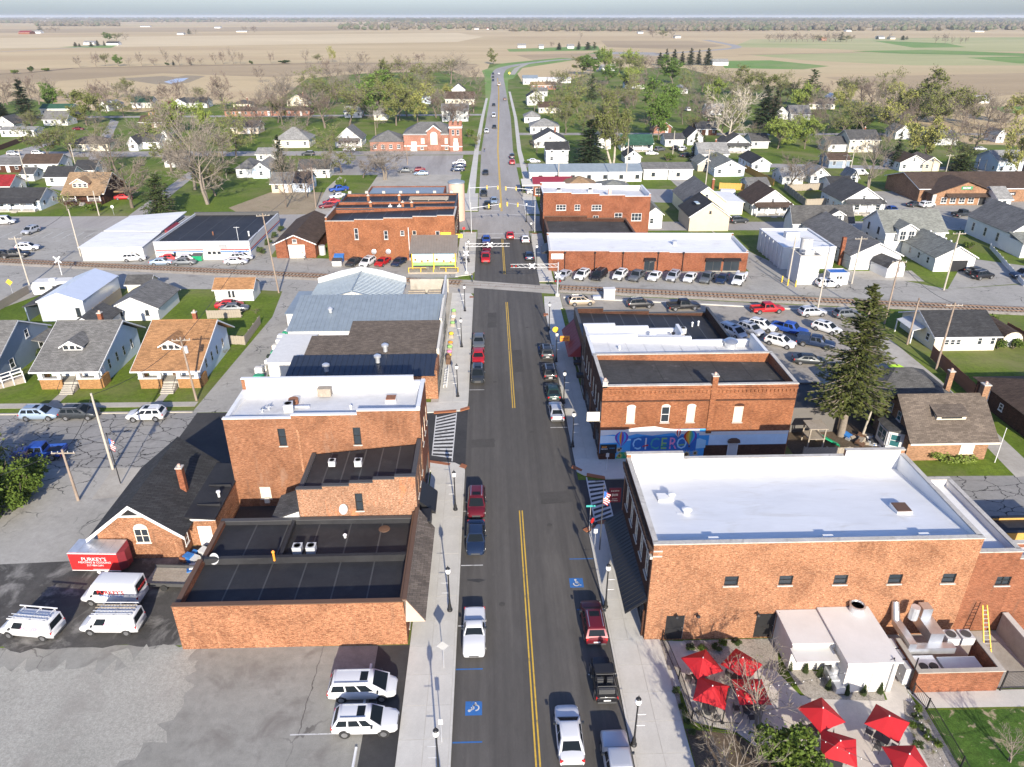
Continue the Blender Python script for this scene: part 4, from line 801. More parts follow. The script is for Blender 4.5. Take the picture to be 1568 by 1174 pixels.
# ================================================================== left side of the street
l1=block('brick_store','single-storey store with flat black roof and orange brick wall by the gravel lot','building',-25.4,-7.2,44.2,56.2,4.5,'brick_speckle','roof_black',para=.85,zr=[3.7,3.55,3.35,3.5],cap='brown',seams=6,near=dict(steps=[(0,4.55)]),left=dict(mat='brick_red',steps=[(0,3.9),(5.8,4.3)]),right=dict(mat='brick_red',win=[(2.2+i*3.2,.4,2.4,2.2,'store')for i in range(3)]),far=dict(mat='roof_black',steps=[(0,3.9)],cap='dark_grey'))
X,Y=T(l1,-25.4,44.2)
MB().hexa([(.4,6.0,3.2),(17.8,6.2,3.2),(17.8,6.55,3.2),(.4,6.35,3.2),(.4,6.0,4.25),(17.8,6.2,4.15),(17.8,6.55,4.15),(.4,6.35,4.25)]).build('dividing_wall','roof_black',l1,(X,Y,0))
MB().box(6.6,6.9,6.7,11.6,3.3,4.0).build('dividing_wall','roof_black',l1,(X,Y,0))
o=MB().hexa([(18.2,.0,2.5),(19.75,.0,2.5),(19.75,12.0,2.5),(18.2,12.0,2.5),(18.1,.0,4.75),(18.35,.0,4.75),(18.35,12.0,4.75),(18.1,12.0,4.75)]).build('mansard_canopy','sh_bark',l1,(X,Y,0))
for r in range(8):
 t=r/8;xo=19.75-1.4*t;z=2.5+2.25*t
 MB().hexa([(xo-.02,.0,z+.0),(xo+.03,.0,z),(xo+.03,12.0,z),(xo-.02,12.0,z),(xo-.22,.0,z+.3),(xo-.15,.0,z+.33),(xo-.15,12.0,z+.33),(xo-.22,12.0,z+.3)]).build('shake_course','sh_bark',o)
MB().box(18.05,18.4,-.05,12.05,4.76,4.88).build('canopy_cap','brown',l1,(X,Y,0));MB().face([(18.2,-.012,2.5),(19.75,-.012,2.5),(18.35,-.012,4.75)]);
m=MB();m.extrude_y([(18.21,2.5),(19.78,2.5),(18.36,4.74)],-.05,-.002);m.build('canopy_end','pinkish',l1,(X,Y,0))
for x,y in((-17.4,51.8),(-16.2,51.8)):ac_unit(l1,x,y,3.45,.85)
dish(l1,-24.2,50.4,3.5,R_(-20),.5);vent(l1,-13.6,53.8,3.4,.12,.25,'white');vent(l1,-19.0,50.2,4.0,.1,.8,'orange');X,Y=T(l1,-10.2,55.0);MB().lathe((0,0,0),[(.55,0),(.5,.06),(.1,.1)],12).build('roof_patch','brown',l1,(X,Y,3.38))
l2=block('brick_store','narrow two-storey brick store with stepped parapet and black roof','building',-18.2,-7.2,56.4,63.55,8.1,'brick_patchy','roof_black',para=.5,zr=[6.5,7.5,7.5,6.5],cap='dark_grey',seams=6,skip='far',near=dict(win=[(5.65,4.5,.7,1.95,'dark')],steps=[(0,7.0),(2.4,7.3),(4.9,7.6),(7.1,7.95),(9.1,8.2)]),left=dict(mat='sd_white',steps=[(0,6.6)]),right=dict(win=[(1.5+i*2,4.8,.9,2.0,'dark')for i in range(3)]+[(3.4,.4,4.5,2.2,'store')]))
ac_unit(l2,-15.6,60.4,6.95,.7);ac_unit(l2,-13.0,60.0,7.15,.75);X,Y=T(l2,-14.6,56.3);dish(l2,-14.0,56.1,4.3,R_(-30),.5)
X,Y=T(l2,-7.2,56.4);MB().hexa([(0,2,2.7),(1.5,2,2.5),(1.5,5.6,2.5),(0,5.6,2.7),(0,2,4.0),(1.45,2,2.7),(1.45,5.6,2.7),(0,5.6,4.0)]).build('awning','black',l2,(X+.01,Y,0));MB().box(.2,1.2,-1.6,.4,2.4,3.6).build('sign_box','black',l2,(X,Y+1,0))
lean=thing('lean_to','small dark lean-to roof with white gable behind the stepped brick store','shed',(-19.6,57.4,0))
MB().box(-1.2,1.35,-1.0,2.8,0,3.6).build('wall','sd_slate',lean);MB().extrude_y([(-1.3,3.6),(1.35,3.6),(1.35,4.6)],-1.1,-1.0).build('gable','white',lean);MB().slab([(-1.4,-1.15,3.65),(1.36,-1.15,4.7),(1.36,2.9,4.7),(-1.4,2.9,3.65)],.1).build('roof','sh_charcoal',lean)
l3=block('brick_store','tall two-storey brick building with white roof and white parapet','building',-26.6,-7.2,63.6,70.6,10.6,'brick_tall','roof_white_dirty',para=.5,zr=[10.2,10.5,10.1,9.6],cap='white',lining='roof_white',near=dict(win=[(5.55,7.35,.75,2.0,'dark'),(13.0,7.35,.75,2.0,'dark'),(2.9,1.0,1.1,1.4,'shade')],steps=[(0,10.5),(6.7,10.8),(13.2,11.2)]),far=dict(steps=[(0,11.0),(1.2,11.6)]),left=dict(steps=[(0,10.3)]),right=dict(mat='brick_red',win=[(1.2+i*2.2,6.4,.9,2.1,'arch')for i in range(3)]+[(3.2,.4,5,2.3,'store')],steps=[(0,11.3)]),seams=9)
ac_unit(l3,-20.6,65.6,10.2,1.0,.2);X,Y=T(l3,-19.9,66.4);MB().box(-.3,1.2,-.1,.1,.1,.3).build('pipe_run','galv',l3,(X,Y,10.1));vent(l3,-20.6,67.6,10.0,.5,.6,'rust',False);o=MB().box(-.7,.7,-.35,.35,0,.9).build('roof_frame','fence_wood',l3,(-.8,2.1,10.1))
for x,y in((-23.3,65.6),(-22.8,66.2)):X,Y=T(l3,x,y);MB().cyl((0,0,0),(0,0,.5),.12,.12,8).box(-.3,.3,-.05,.05,.3,.38).box(-.05,.05,-.4,.4,.42,.5).build('roof_pipe','galv',l3,(X,Y,10.1))
hatch(l3,-10.5,67.4,10.3,1.1,1.1,'rust');vent(l3,-14.4,65.8,10.3,.1,.2,'white');X,Y=T(l3,-23.6,63.58);MB().box(-.25,.25,-.3,-.01,.6,1.1).build('meter_box','cream',l3,(X,Y,0))
for yy,x in((-.05,-19.4),):X,Y=T(l3,x,63.55);MB().box(-.12,.12,-.04,-.002,2,9.2).build('patched_flue','brick_orange',l3,(X,Y,0))
ch=thing('brick_garage','brick building with steep black gable roof, arched window and chimney','building',(-33.0,55.6,0))
m=MB();m.extrude_y([(-3.9,0),(3.7,0),(3.7,3.0),(0,6.2),(-3.9,3.0)],0,10.6);m.build('wall','brick_orange',ch)
for s,ex in((-1,-4.6),(1,4.35)):MB().slab([(0,-.7,6.62),(ex,-.7,2.85 if s<0 else 2.95),(ex,11.4,2.85 if s<0 else 2.95),(0,11.4,6.62)],.12).build('roof','sh_black',ch)
for s,ex,zz in((-1,-4.6,2.85),(1,4.35,2.95)):MB().hexa([(0,-.74,6.2),(ex,-.74,zz-.28),(ex,-.705,zz-.28),(0,-.705,6.2),(0,-.74,6.58),(ex,-.74,zz+.08),(ex,-.705,zz+.08),(0,-.705,6.58)]).build('bargeboard','white',ch)
MB().extrude_y([(-1.15,5.05),(1.15,5.05),(0,6.0)],-.05,-.002).build('gable_vent','black',ch);MB().box(-1.5,1.5,-.09,-.002,4.85,5.04).build('gable_band','white',ch)
o=window(ch,.2,0,1.9,1.3,1.6,0,'arch');m=MB();m.extrude_y([(.65*math.cos(math.pi*i/8),.55*math.sin(math.pi*i/8))for i in range(9)],-.04,-.002);m.build('arch_light','glass_pale',ch,(.2,0,3.5));chimney(ch,2.6,5.0,2.5,6.9,.55,'brick_red',local=True)
m=MB();m.box(3.75,6.4,1.8,11.0,0,3.0);m.build('side_wing','brick_orange',ch);MB().slab([(3.3,1.5,3.6),(6.5,1.5,3.3),(6.5,11.0,3.3),(3.3,11.0,3.6)],.14).build('wing_roof','roof_black',ch);MB().box(3.76,6.45,1.62,1.76,3.02,3.2).build('fascia','white',ch)
door(ch,5.2,1.79,.0,1.1,2.2,0,'white');window(ch,3.7,.9,1.0,.8,1.2,math.pi/2,'white')
for yy in(3.5,6.8):MB().box(4.2,6.4,yy,yy+.06,3.35,3.62).build('roof_seam','roof_black',ch)
MB().lathe((5.8,5.0,3.4),[(.12,0),(.12,.5),(.22,.55),(.2,.7),(.02,.75)],8).build('roof_vent','white',ch)
MB().slab([(-.6,4.0,6.63),(3.9,4.2,3.0),(3.9,11.39,3.0),(-.6,11.39,6.63)],.05)
def sloped(name,label,x0,x1,y0,y1,zn,zf,wm,roof,front=None,fh=5.0,wallz=None,panels=0,rm=None):
 cx,cy=(x0+x1)/2,(y0+y1)/2;th=thing(name,label,'building',(cx,cy,0));x0,x1,y0,y1=x0-cx,x1-cx,y0-cy,y1-cy
 m=MB();m.extrude_x([(y0,0),(y1,0),(y1,zf-.14),(y0,zn-.14)],x0,x1);m.build('wall',wm,th)
 if panels:
  for i in range(panels):
   a,b=x0-.2+(x1-x0+.3)*i/panels,x0-.2+(x1-x0+.3)*(i+1)/panels
   o=MB().slab([(a+.01,y0-.3,zn),(b-.01,y0-.3,zn),(b-.01,y1,zf),(a+.01,y1,zf)],.06).build('roof_panel',roof,th)
   MB().hexa([(b-.05,y0-.3,zn),(b+.05,y0-.3,zn),(b+.05,y1,zf),(b-.05,y1,zf),(b-.03,y0-.3,zn+.06),(b+.03,y0-.3,zn+.06),(b+.03,y1,zf+.06),(b-.03,y1,zf+.06)]).build('standing_seam',roof,o)
 else:MB().slab([(x0-.2,y0-.3,zn),(x1,y0-.3,zn),(x1,y1,zf),(x0-.2,y1,zf)],.12).build('roof',roof,th)
 if front:
  MB().box(x1+.002,x1+.35,y0,y1,0,fh).build('street_front',front,th)
  n=max(1,int((y1-y0)/2.6))
  for i in range(n):window(th,x1+.35,y0+(i+.5)*(y1-y0)/n,.4,(y1-y0)/n*.75,2.2,math.pi/2,'store')
 return th
h1=sloped('hardware_store','low store with navy metal roof behind the tall white-parapet building',-27.0,-7.6,87.2,92.4,3.6,4.3,'brick_orange','metal_navy','brick_orange',4.2,panels=26)
h2=sloped('hardware_store','low store with grey-brown shingle roof between the navy and blue metal roofs',-20.5,-7.6,92.45,102.7,4.0,5.2,'metal_wall','sh_browngrey','cream',5.0)
h2b=sloped('hardware_wing','small rear wing with grey-brown shingle roof behind the hardware store',-25.8,-20.75,92.45,98.6,3.9,4.6,'sd_white','sh_browngrey')
h3=sloped('hardware_store','long shop with pale blue metal roof facing the street',-30.6,-7.8,102.75,113.2,3.7,5.6,'metal_wall','metal_blue','cream',5.4,panels=34)
h3b=sloped('flat_annex','flat tan-roofed annex beside the alley behind the hardware store',-31.0,-26.0,92.6,102.4,3.3,3.35,'stucco_white','stucco_white')
for th,x,y,z in((h1,-15.4,90.2,4.1),(h2,-14.8,93.6,4.2),(h1,-22,88.4,3.7)):
 X,Y=T(th,x,y);m=MB();m.cyl((0,0,0),(0,0,.7),.3,.3,12);m.lathe((0,0,.7),[(.3,0),(.5,.1),(.5,.35),(.3,.5),(.03,.52)],12);m.build('roof_vent','galv',th,(X,Y,z),None,40)
X,Y=T(h3,-25.0,107.6);MB().cyl((0,0,0),(0,0,.5),.25,.25,10).lathe((0,0,.5),[(.4,0),(.4,.2),(.02,.5)],10).build('roof_vent','galv',h3,(X,Y,4.7))
gb=thing('metal_barn','gabled storage building with pale blue metal roof next to the lumber yard','building',(-22.6,118.6,0));hw=7.4
m=MB();m.extrude_y([(-hw,0),(hw,0),(hw,3.9),(0,5.9),(-hw,3.9)],-5.0,5.2);m.build('wall','metal_wall',gb)
for s in(-1,1):
 for i in range(16):
  a,b=-5.2+10.4*i/16,-5.2+10.4*(i+1)/16;o=MB().slab([(0,a+.01,6.1),(s*(hw+.3),a+.01,4.02),(s*(hw+.3),b-.01,4.02),(0,b-.01,6.1)],.06).build('roof_panel','metal_blue_y',gb)
 for i in range(1,16):a=-5.2+10.4*i/16;MB().hexa([(0,a-.04,6.1),(s*(hw+.3),a-.04,4.02),(s*(hw+.3),a+.04,4.02),(0,a+.04,6.1),(0,a-.02,6.16),(s*(hw+.3),a-.02,4.08),(s*(hw+.3),a+.02,4.08),(0,a+.02,6.16)]).build('standing_seam','metal_blue_y',gb)
m=MB();m.cyl((0,-5.2,6.12),(0,5.2,6.12),.14,.14,8);m.build('ridge_cap','metal_blue_y',gb);m=MB();m.extrude_y([(-hw-.3,3.8),(hw+.3,3.8),(hw+.3,4.9),(3.5,6.2),(0,6.9),(-3.5,6.2),(-hw-.3,4.9)],5.24,5.5);m.build('end_parapet','stucco_white',gb)
lw=sloped('side_shed','narrow blue metal lean-to along the alley beside the pale barn',-33.2,-30.3,112,122,3.0,3.2,'stucco_white','metal_blue')
ly=thing('lumber_yard_wall','open-topped block wall enclosing stacked lumber by the tracks','wall',(-12.0,122.6,0));MB().box(-2.9,4.2,7.0,7.3,0,2.6).build('wall','concrete_old',ly);MB().box(3.6,3.9,-9.0,7.0,0,3.4).build('wall','stucco_white',ly)
sheet('lumber_yard',[(-15.3,113.4),(-8.0,113.4),(-8.0,129.8),(-15.3,129.8)],.011,'mulch')
for k in range(2):
 st=thing('lumber_stack',['tall stack of pale weathered boards in the yard beside the blue roofs','shaded stack of boards in the yard against the street wall'][k],'lumber',(-13.4+k*3.6,121.8,0),0,'lumber stacks')
 lm=MB().box(-1.5,1.5,-.3,.3,0,.32).mesh('board_bundle','fence_wood')
 for i in range(9):
  for j in range(4):link('board_bundle',lm,st,(random.uniform(-.1,.1),-5.5+i*1.3,.04+j*.38))
l6=block('brick_row_building','long two-storey orange brick building with sloping parapet facing the railway','building',-33.8,-7.2,150.0,160.0,9.0,'brick_mural','roof_black',para=.5,zr=[7.8,8.8,8.6,7.6],cap='stone_cap',rot=R_(-1.0),seams=7,near=dict(win=[(6.2,4.5,.8,2.3,'white'),(12.3,4.5,.8,1.8,'white'),(15.7,5.3,.8,1.0,'white'),(18.2,4.5,.8,1.8,'arch'),(23.0,4.5,.8,1.7,'white')],steps=[(0,8.3),(6,8.6),(12,8.9),(18,9.2),(23,9.4)]),far=dict(mat='brick_red',steps=[(0,9.0),(9,8.7),(18,8.35)],cap='dark_grey'),right=dict(mat='brick_dark',win=[(1.6+i*2.3,5,1,2.2,'arch')for i in range(4)]+[(4.5,.4,7,2.3,'store')]))
o=MB().box(23.6,25.8,-.08,-.002,4.9,5.95).build('wall_sign','yellow',l6,(-13.3,-5.0,0));[MB().cyl((u,-.4,5.0),(u,-.1,5.0),.15,.15,10).build('sign_lamp','black',l6,(-13.3,-5.0,0))for u in(23.7,24.7,25.7)];MB().box(26.8,28.2,-.5,-.35,4.9,5.7).build('projecting_sign','yellow',l6,(-13.3,-5,0))
for u in(9.6,12.6):MB().lathe((0,0,0),[(.1,0),(.55,.1),(.55,.25),(.1,.4)],12).build('exhaust_hood','galv',l6,(-13.3+u,-5.3,2.0),(R_(90),0,0));
MB().cyl((17.0,-.15,0),(17.0,-.15,7),.08,.08,8).build('drainpipe','white',l6,(-13.3,-5,0))
l7=block('brick_row_building','second brick building of the row with black roof behind the railway-facing one','building',-34.2,-7.4,160.4,166.4,8.6,'brick_red','roof_black',para=.3,zr=[8.0,8.3,8.3,8.0],cap='dark_grey',seams=8,right=dict(mat='brick_red',win=[(1.2+i*1.9,5,.9,2.0,'arch')for i in range(3)]))
l8=block('brick_row_building','third brick building of the row with wide black roof and small chimneys','building',-34.0,-7.4,166.6,176.0,8.3,'brick_red','roof_black',para=.3,zr=[7.75,8.0,8.0,7.75],cap='dark_grey',seams=9,right=dict(mat='brick_dark',win=[(1.2+i*2.2,5,.9,2.0,'arch')for i in range(4)]))
for th,x,y in((l7,-26,161.2),(l7,-19,161.2),(l8,-27.5,168),(l8,-20.5,168),(l7,-17.0,160.8)):chimney(th,x,y,7.6,9.6,.55,'brick_mural')
for x,y in((-22,163),(-20,163)):X,Y=T(l7,x,y);MB().box(-.4,.4,-.3,.3,0,.3).cyl((0,0,.3),(0,0,.7),.1,.1,8).build('roof_vent','white',l7,(X,Y,8.2))
for i in range(7):X,Y=T(l8,-33+i*4.0,175.8);MB().box(-.35,.35,-.35,.35,8.5,9.0).build('parapet_pier','stone_cap',l8,(X,Y,0))
o=thing('roof_deck','weathered timber roof deck frame on the third brick building','deck',(-14,170.5,7.82));
for i in range(6):MB().box(-4.5,4.5,i*.6-1.5,i*.6-1.1,.5,.6).build('plank','fence_wood',o)
for x in(-4,0,4):MB().box(x-.08,x+.08,-1.5,1.9,.0,.48).build('joist','fence_wood',o)
tur=thing('corner_tower','round tan brick corner tower with dark cap at the end of the row','tower',(-8.2,184.0,0));MB().cyl((0,0,0),(0,0,9.2),2.0,2.0,18).build('wall','pinkish',tur,None,None,40);MB().lathe((0,0,9.2),[(2.15,0),(2.1,.3),(.1,.9)],18).build('cap','metal_blue',tur,None,None,40)
l9=block('metal_roof_store','grey-blue metal roofed store at the far end of the brick row','building',-30,-11,178,190,7.2,'brick_red','metal_blue',para=.2,cap=None)
gh=None
def gable_thing(name,label,cat,x0,x1,y0,y1,ev,rd,wm,roof,ridge='y',over=.4,rot=0,group=None,trim='white',hip=False,cat2=None):
 cx,cy=(x0+x1)/2,(y0+y1)/2;th=thing(name,label,cat,(cx,cy,0),rot,group);a,b=(x1-x0)/2,(y1-y0)/2;o=over;sl=(rd-ev)
 if hip:
  MB().box(-a,a,-b,b,0,ev).build('wall',wm,th);r=min(a,b);A,Bb=a+o,b+o;ze=ev-.05
  if a>=b:r0,r1=(-a+b,0,rd),(a-b,0,rd)
  else:r0,r1=(0,-b+a,rd),(0,b-a,rd)
  c=[(-A,-Bb,ze),(A,-Bb,ze),(A,Bb,ze),(-A,Bb,ze)]
  fs=([c[0],c[1],r1,r0],[c[1],c[2],r1],[c[2],c[3],r0,r1],[c[3],c[0],r0])if a>=b else([c[0],c[1],r0],[c[1],c[2],r1,r0],[c[2],c[3],r1],[c[3],c[0],r0,r1])
  for f in fs:MB().slab(f,.1).build('roof',roof,th)
  return th
 m=MB()
 if ridge=='y':
  m.extrude_y([(-a,0),(a,0),(a,ev),(0,rd),(-a,ev)],-b,b);m.build('wall',wm,th);k=sl/a
  for s in(-1,1):MB().slab([(0,-b-o,rd+.12),(s*(a+o),-b-o,ev-k*o+.12),(s*(a+o),b+o,ev-k*o+.12),(0,b+o,rd+.12)],.11).build('roof',roof,th)
  for e in(-1,1):
   y=e*(b+o)
   for s in(-1,1):MB().hexa([(0,y-.03,rd-.12),(s*(a+o),y-.03,ev-k*o-.12),(s*(a+o),y+.03,ev-k*o-.12),(0,y+.03,rd-.12),(0,y-.03,rd+.08),(s*(a+o),y-.03,ev-k*o+.08),(s*(a+o),y+.03,ev-k*o+.08),(0,y+.03,rd+.08)]).build('bargeboard',trim,th)
 else:
  m.extrude_x([(-b,0),(b,0),(b,ev),(0,rd),(-b,ev)],-a,a);m.build('wall',wm,th);k=sl/b
  for s in(-1,1):MB().slab([(-a-o,0,rd+.12),(-a-o,s*(b+o),ev-k*o+.12),(a+o,s*(b+o),ev-k*o+.12),(a+o,0,rd+.12)],.11).build('roof',roof,th)
  for e in(-1,1):
   x=e*(a+o)
   for s in(-1,1):MB().hexa([(x-.03,0,rd-.12),(x+.03,0,rd-.12),(x+.03,s*(b+o),ev-k*o-.12),(x-.03,s*(b+o),ev-k*o-.12),(x-.03,0,rd+.08),(x+.03,0,rd+.08),(x+.03,s*(b+o),ev-k*o+.08),(x-.03,s*(b+o),ev-k*o+.08)]).build('bargeboard',trim,th)
  MB().box(-a-o,a+o,-b-o-.05,-b-o,ev-k*o-.1,ev-k*o+.1).build('gutter',trim,th)
 return th
gh=gable_thing('brick_garage','brick garage with brown gable roof and white double doors by the tracks','garage',-45.3,-37.0,152.2,173.0,3.2,5.0,'brick_red','sh_brown')
door(gh,-.6,-10.41,0,1.5,2.3,0,'cream');door(gh,1.1,-10.41,0,1.5,2.3,0,'cream');MB().box(-1.5,2.0,-10.5,-10.41,2.42,2.9).build('door_header','cream',gh);window(gh,0,-10.41,3.3,.9,.8,0,'white')
MB().cyl((5.0,-8,0),(5.0,-8,2.0),.7,.7,12).build('tank','lgrey',gh)
pv=thing('pavilion','open pavilion with corrugated roof and sunflower mural by the crossing','pavilion',(-11.4,144.0,0));
for x in(-4.3,0,4.3):
 for y in(-1.2,4.4):MB().box(x-.1,x+.1,y-.1,y+.1,0,3.6 if y<0 else 5.2).build('post','yellow' if y<0 else 'fence_wood',pv)
for i in range(18):a=-4.8+i*9.6/18;MB().slab([(a+.01,-1.7,3.7),(a+9.6/18-.01,-1.7,3.7),(a+9.6/18-.01,4.8,5.7),(a+.01,4.8,5.7)],.06).build('roof_panel','metal_brown',pv)
MB().box(-4.2,-.08,-.98,-.9,1.0,3.4).build('mural_panel','skyblue',pv);MB().box(.08,4.2,-.98,-.9,1.0,3.4).build('mural_panel','skyblue',pv);MB().box(-4.2,4.2,-1.0,-.985,1.0,1.7).build('painted_grass','leafgreen',pv)
for i,(x,z,r)in enumerate(((-3.7,2.2,.55),(-2.4,1.9,.5),(-1.2,2.0,.5),(.6,2.2,.65),(2.0,1.9,.5),(3.4,1.7,.5),(3.9,2.5,.4))):
 for k in range(10):a=k*.628;MB().extrude_y([(x+.35*r*math.cos(a-.3),z+.35*r*math.sin(a-.3)),(x+r*math.cos(a),z+r*math.sin(a)),(x+.35*r*math.cos(a+.3),z+.35*r*math.sin(a+.3))],-1.015,-1.003).build('painted_petal','sunflower',pv)
 MB().extrude_y([(x+.36*r*math.cos(k*.7854),z+.36*r*math.sin(k*.7854))for k in range(8)],-1.03,-1.017).build('painted_flower_heart','brown',pv)
MB().box(-5,5,-3.4,-.4,0,.35).build('deck','fence_wood',pv)
for x in(-4.9,-2.5,0,2.5,4.9):MB().cyl((x,-3.3,.35),(x,-3.3,1.3),.09,.09,8).build('rail_post','yellow',pv)
MB().box(-4.9,-1.4,-3.34,-3.26,1.2,1.3).build('rail','yellow',pv);MB().box(1.4,4.9,-3.34,-3.26,1.2,1.3).build('rail','yellow',pv)
for x in(-1.8,1.8):MB().box(x-.8,x+.8,-2.2,-1.4,.75,.85).box(x-.7,x-.6,-2.1,-1.5,.35,.75).box(x+.6,x+.7,-2.1,-1.5,.35,.75).build('table','fence_wood',pv)
po=block('flat_roof_shop','white flat-roofed building with black roof and red and blue stripes','building',-70.2,-50.4,151.5,176.0,3.9,'stucco_white','roof_black',para=.35,cap='lgrey',t=.3,seams=5,near=dict(win=[(11.2,1.2,.7,.6,'dark'),(12.2,1.2,.7,.6,'dark'),(13.2,1.2,.7,.6,'dark'),(4.0,1.0,.5,.9,'dark')]),far=dict(steps=[(0,4.2)],mat='dark_grey',cap='dark_grey'))
X,Y=T(po,-70.2,151.5)
for z,mt in((2.05,'red'),(1.65,'sign_blue')):MB().box(.2,10.0,-.012,-.002,z,z+.24).build('painted_stripe',mt,po,(X,Y,0));MB().box(13.6,19.6,-.012,-.002,z,z+.24).build('painted_stripe',mt,po,(X,Y,0));MB().box(.002,.012,.1,24.3,z,z+.24).build('painted_stripe',mt,po,(X+19.8,Y,0))
MB().box(13.5,15.0,-.35,-.02,2.5,3.3).build('air_conditioner','grey',po,(X,Y,0));vent(po,-60,158,3.5,.12,.6,'rust');vent(po,-52,157,3.5,.15,.9,'white');MB().box(-.05,.05,-.05,.05,0,3).box(-.6,.6,-.03,.03,2.8,2.9).build('aerial','galv',po,(X+17,Y+2,3.5))
wf=block('flat_roof_shop','low cream building with broad white roof left of the black-roofed shop','building',-85.4,-72.6,151.5,177.0,2.9,'stucco_white','roof_white_dirty',para=.0,cap=None,zr=[3.0,3.0,3.4,3.4],t=.25,skip='')
MB().slab([(-6.7,-13.2,3.0),(6.5,-13.2,2.95),(6.5,-3.2,3.4),(-6.7,-2.2,3.4)],.12).build('roof_overlay','roof_white',wf);MB().slab([(-6.5,-1.8,3.5),(6.5,-3.0,3.55),(6.5,12.9,4.2),(-6.2,11,3.7)],.12).build('roof_overlay','roof_white',wf)
MB().hexa([(6.5,-1,2.6),(8.3,-1,2.6),(8.3,6,2.6),(6.5,6,2.6),(6.5,-1,3.4),(8.0,-1,2.8),(8.0,6,2.8),(6.5,6,3.4)]).build('awning','dark_red',wf)
# ================================================================== houses
def porch(th,x0,x1,y,d,ev,roof='sh_grey',posts=3,base='brick_yellow',trim='white',bh=.7,rail=True):
 """porch in front of the near wall (local frame)"""
 MB().box(x0,x1,y-d,y-.01,0,bh).build('porch_base',base,th);o=MB().slab([(x0-.3,y-d-.4,ev-.35),(x1+.3,y-d-.4,ev-.35),(x1+.3,y,ev+.45),(x0-.3,y,ev+.45)],.1).build('porch_roof',roof,th)
 for i in range(posts):
  x=x0+.15+(x1-x0-.3)*i/(posts-1);MB().box(x-.12,x+.12,y-d+.05,y-d+.29,bh,ev-.42).build('porch_post',trim,th)
 if rail:
  for i in range(posts-1):
   a,b=x0+.3+(x1-x0-.3)*i/(posts-1),x0-.0+(x1-x0-.3)*(i+1)/(posts-1)
   if i==(posts-1)//2 and posts>2:continue
   m=MB();m.box(a,b,y-d+.1,y-d+.16,bh+.8,bh+.88);n=max(2,int((b-a)/.3))
   for k in range(n):q=a+(b-a)*(k+.5)/n;m.box(q-.03,q+.03,y-d+.11,y-d+.15,bh,bh+.8)
   m.build('porch_rail',trim,th)
 xm=(x0+x1)/2;
 for k in range(3):MB().box(xm-.7,xm+.7,y-d-.32*(3-k),y-d-.32*(2-k)-.002,0,bh*(k+1)/4).build('step','concrete_old',th)
def dormer(th,x,y,z,w,h,d,roof,wm='sd_white',style='white',shed=False,win=2):
 m=MB()
 if shed:
  m.extrude_x([(y,z),(y+d,z),(y+d,z+h+.15),(y,z+h)],x-w/2,x+w/2);o=m.build('dormer',wm,th);MB().slab([(x-w/2-.25,y-.35,z+h+.05),(x+w/2+.25,y-.35,z+h+.05),(x+w/2+.25,y+d,z+h+.75),(x-w/2-.25,y+d,z+h+.75)],.1).build('dormer_roof',roof,o)
 else:
  rd=z+h+w*.28;m.extrude_y([(x-w/2,z),(x+w/2,z),(x+w/2,z+h),(x,rd),(x-w/2,z+h)],y,y+d);o=m.build('dormer',wm,th)
  for s in(-1,1):MB().slab([(x,y-.4,rd+.12),(x+s*(w/2+.35),y-.4,z+h-.08),(x+s*(w/2+.35),y+d,z+h-.08),(x,y+d,rd+.12)],.09).build('dormer_roof',roof,o)
  for s in(-1,1):MB().hexa([(x,y-.44,rd-.1),(x+s*(w/2+.35),y-.44,z+h-.3),(x+s*(w/2+.35),y-.4,z+h-.3),(x,y-.4,rd-.1),(x,y-.44,rd+.1),(x+s*(w/2+.35),y-.44,z+h-.1),(x+s*(w/2+.35),y-.4,z+h-.1),(x,y-.4,rd+.1)]).build('bargeboard','white',o)
 for i in range(win):window(th,x-w/2+w*(i+.5)/win,y-.002,z+.15,w/win*.7,h*.75,0,style,sill=False)
def house(px,py,wpx,d,label,roof='sh_grey',wm='sd_white',ridge='x',ev=2.7,rd=5.0,hip=False,name='house',cat='house',rot=0,wins=None,front='door',chim=None,por=None,over=.4,group=None,side=True,dr='white',style='white',winz=1.0):
 x,y=P(px,py);w=wpx/ppm(px,py)
 th=gable_thing(name,label,cat,x-w/2,x+w/2,y,y+d,ev,rd,wm,roof,ridge,over,0,group,hip=hip)
 if rot:th.rotation_euler.z=R_(rot)
 n=wins if wins is not None else max(1,int(w/2.7));yb=-d/2-.002
 for i in range(n):
  xx=-w/2+w*(i+.5)/n
  if front=='door' and n>1 and i==n//2:door(th,xx,yb,.1,.95,2.05,0,dr,False)
  elif front=='garage':
   o=door(th,xx,yb,.02,min(2.5,w/n*.8),2.1,0,'white',False)
  else:window(th,xx,yb,winz,min(1.1,w/n*.5),1.25,0,style,sill=False)
 if ev>4:
  for i in range(n):window(th,-w/2+w*(i+.5)/n,yb,3.6,.9,1.2,0,style,sill=False)
 if ridge=='y' and not hip and rd-ev>1.6:window(th,0,yb,ev+.25,.8,1.0,0,style,sill=False)
 if side:
  s=1 if px<784 else-1;m_=max(1,int(d/3.2))
  for i in range(m_):window(th,s*(w/2+.002),-d/2+d*(i+.5)/m_,winz,.9,1.2,s*math.pi/2,style,sill=False)
 if chim:chimney(th,chim[0]*w,chim[1]*d,1.5,rd+.7,.55,'brick_red',local=True)
 if por:porch(th,-w/2*por,w/2*por,-d/2,1.9,ev,roof,4,'concrete_old','white',.4,True)
 return th
H=house
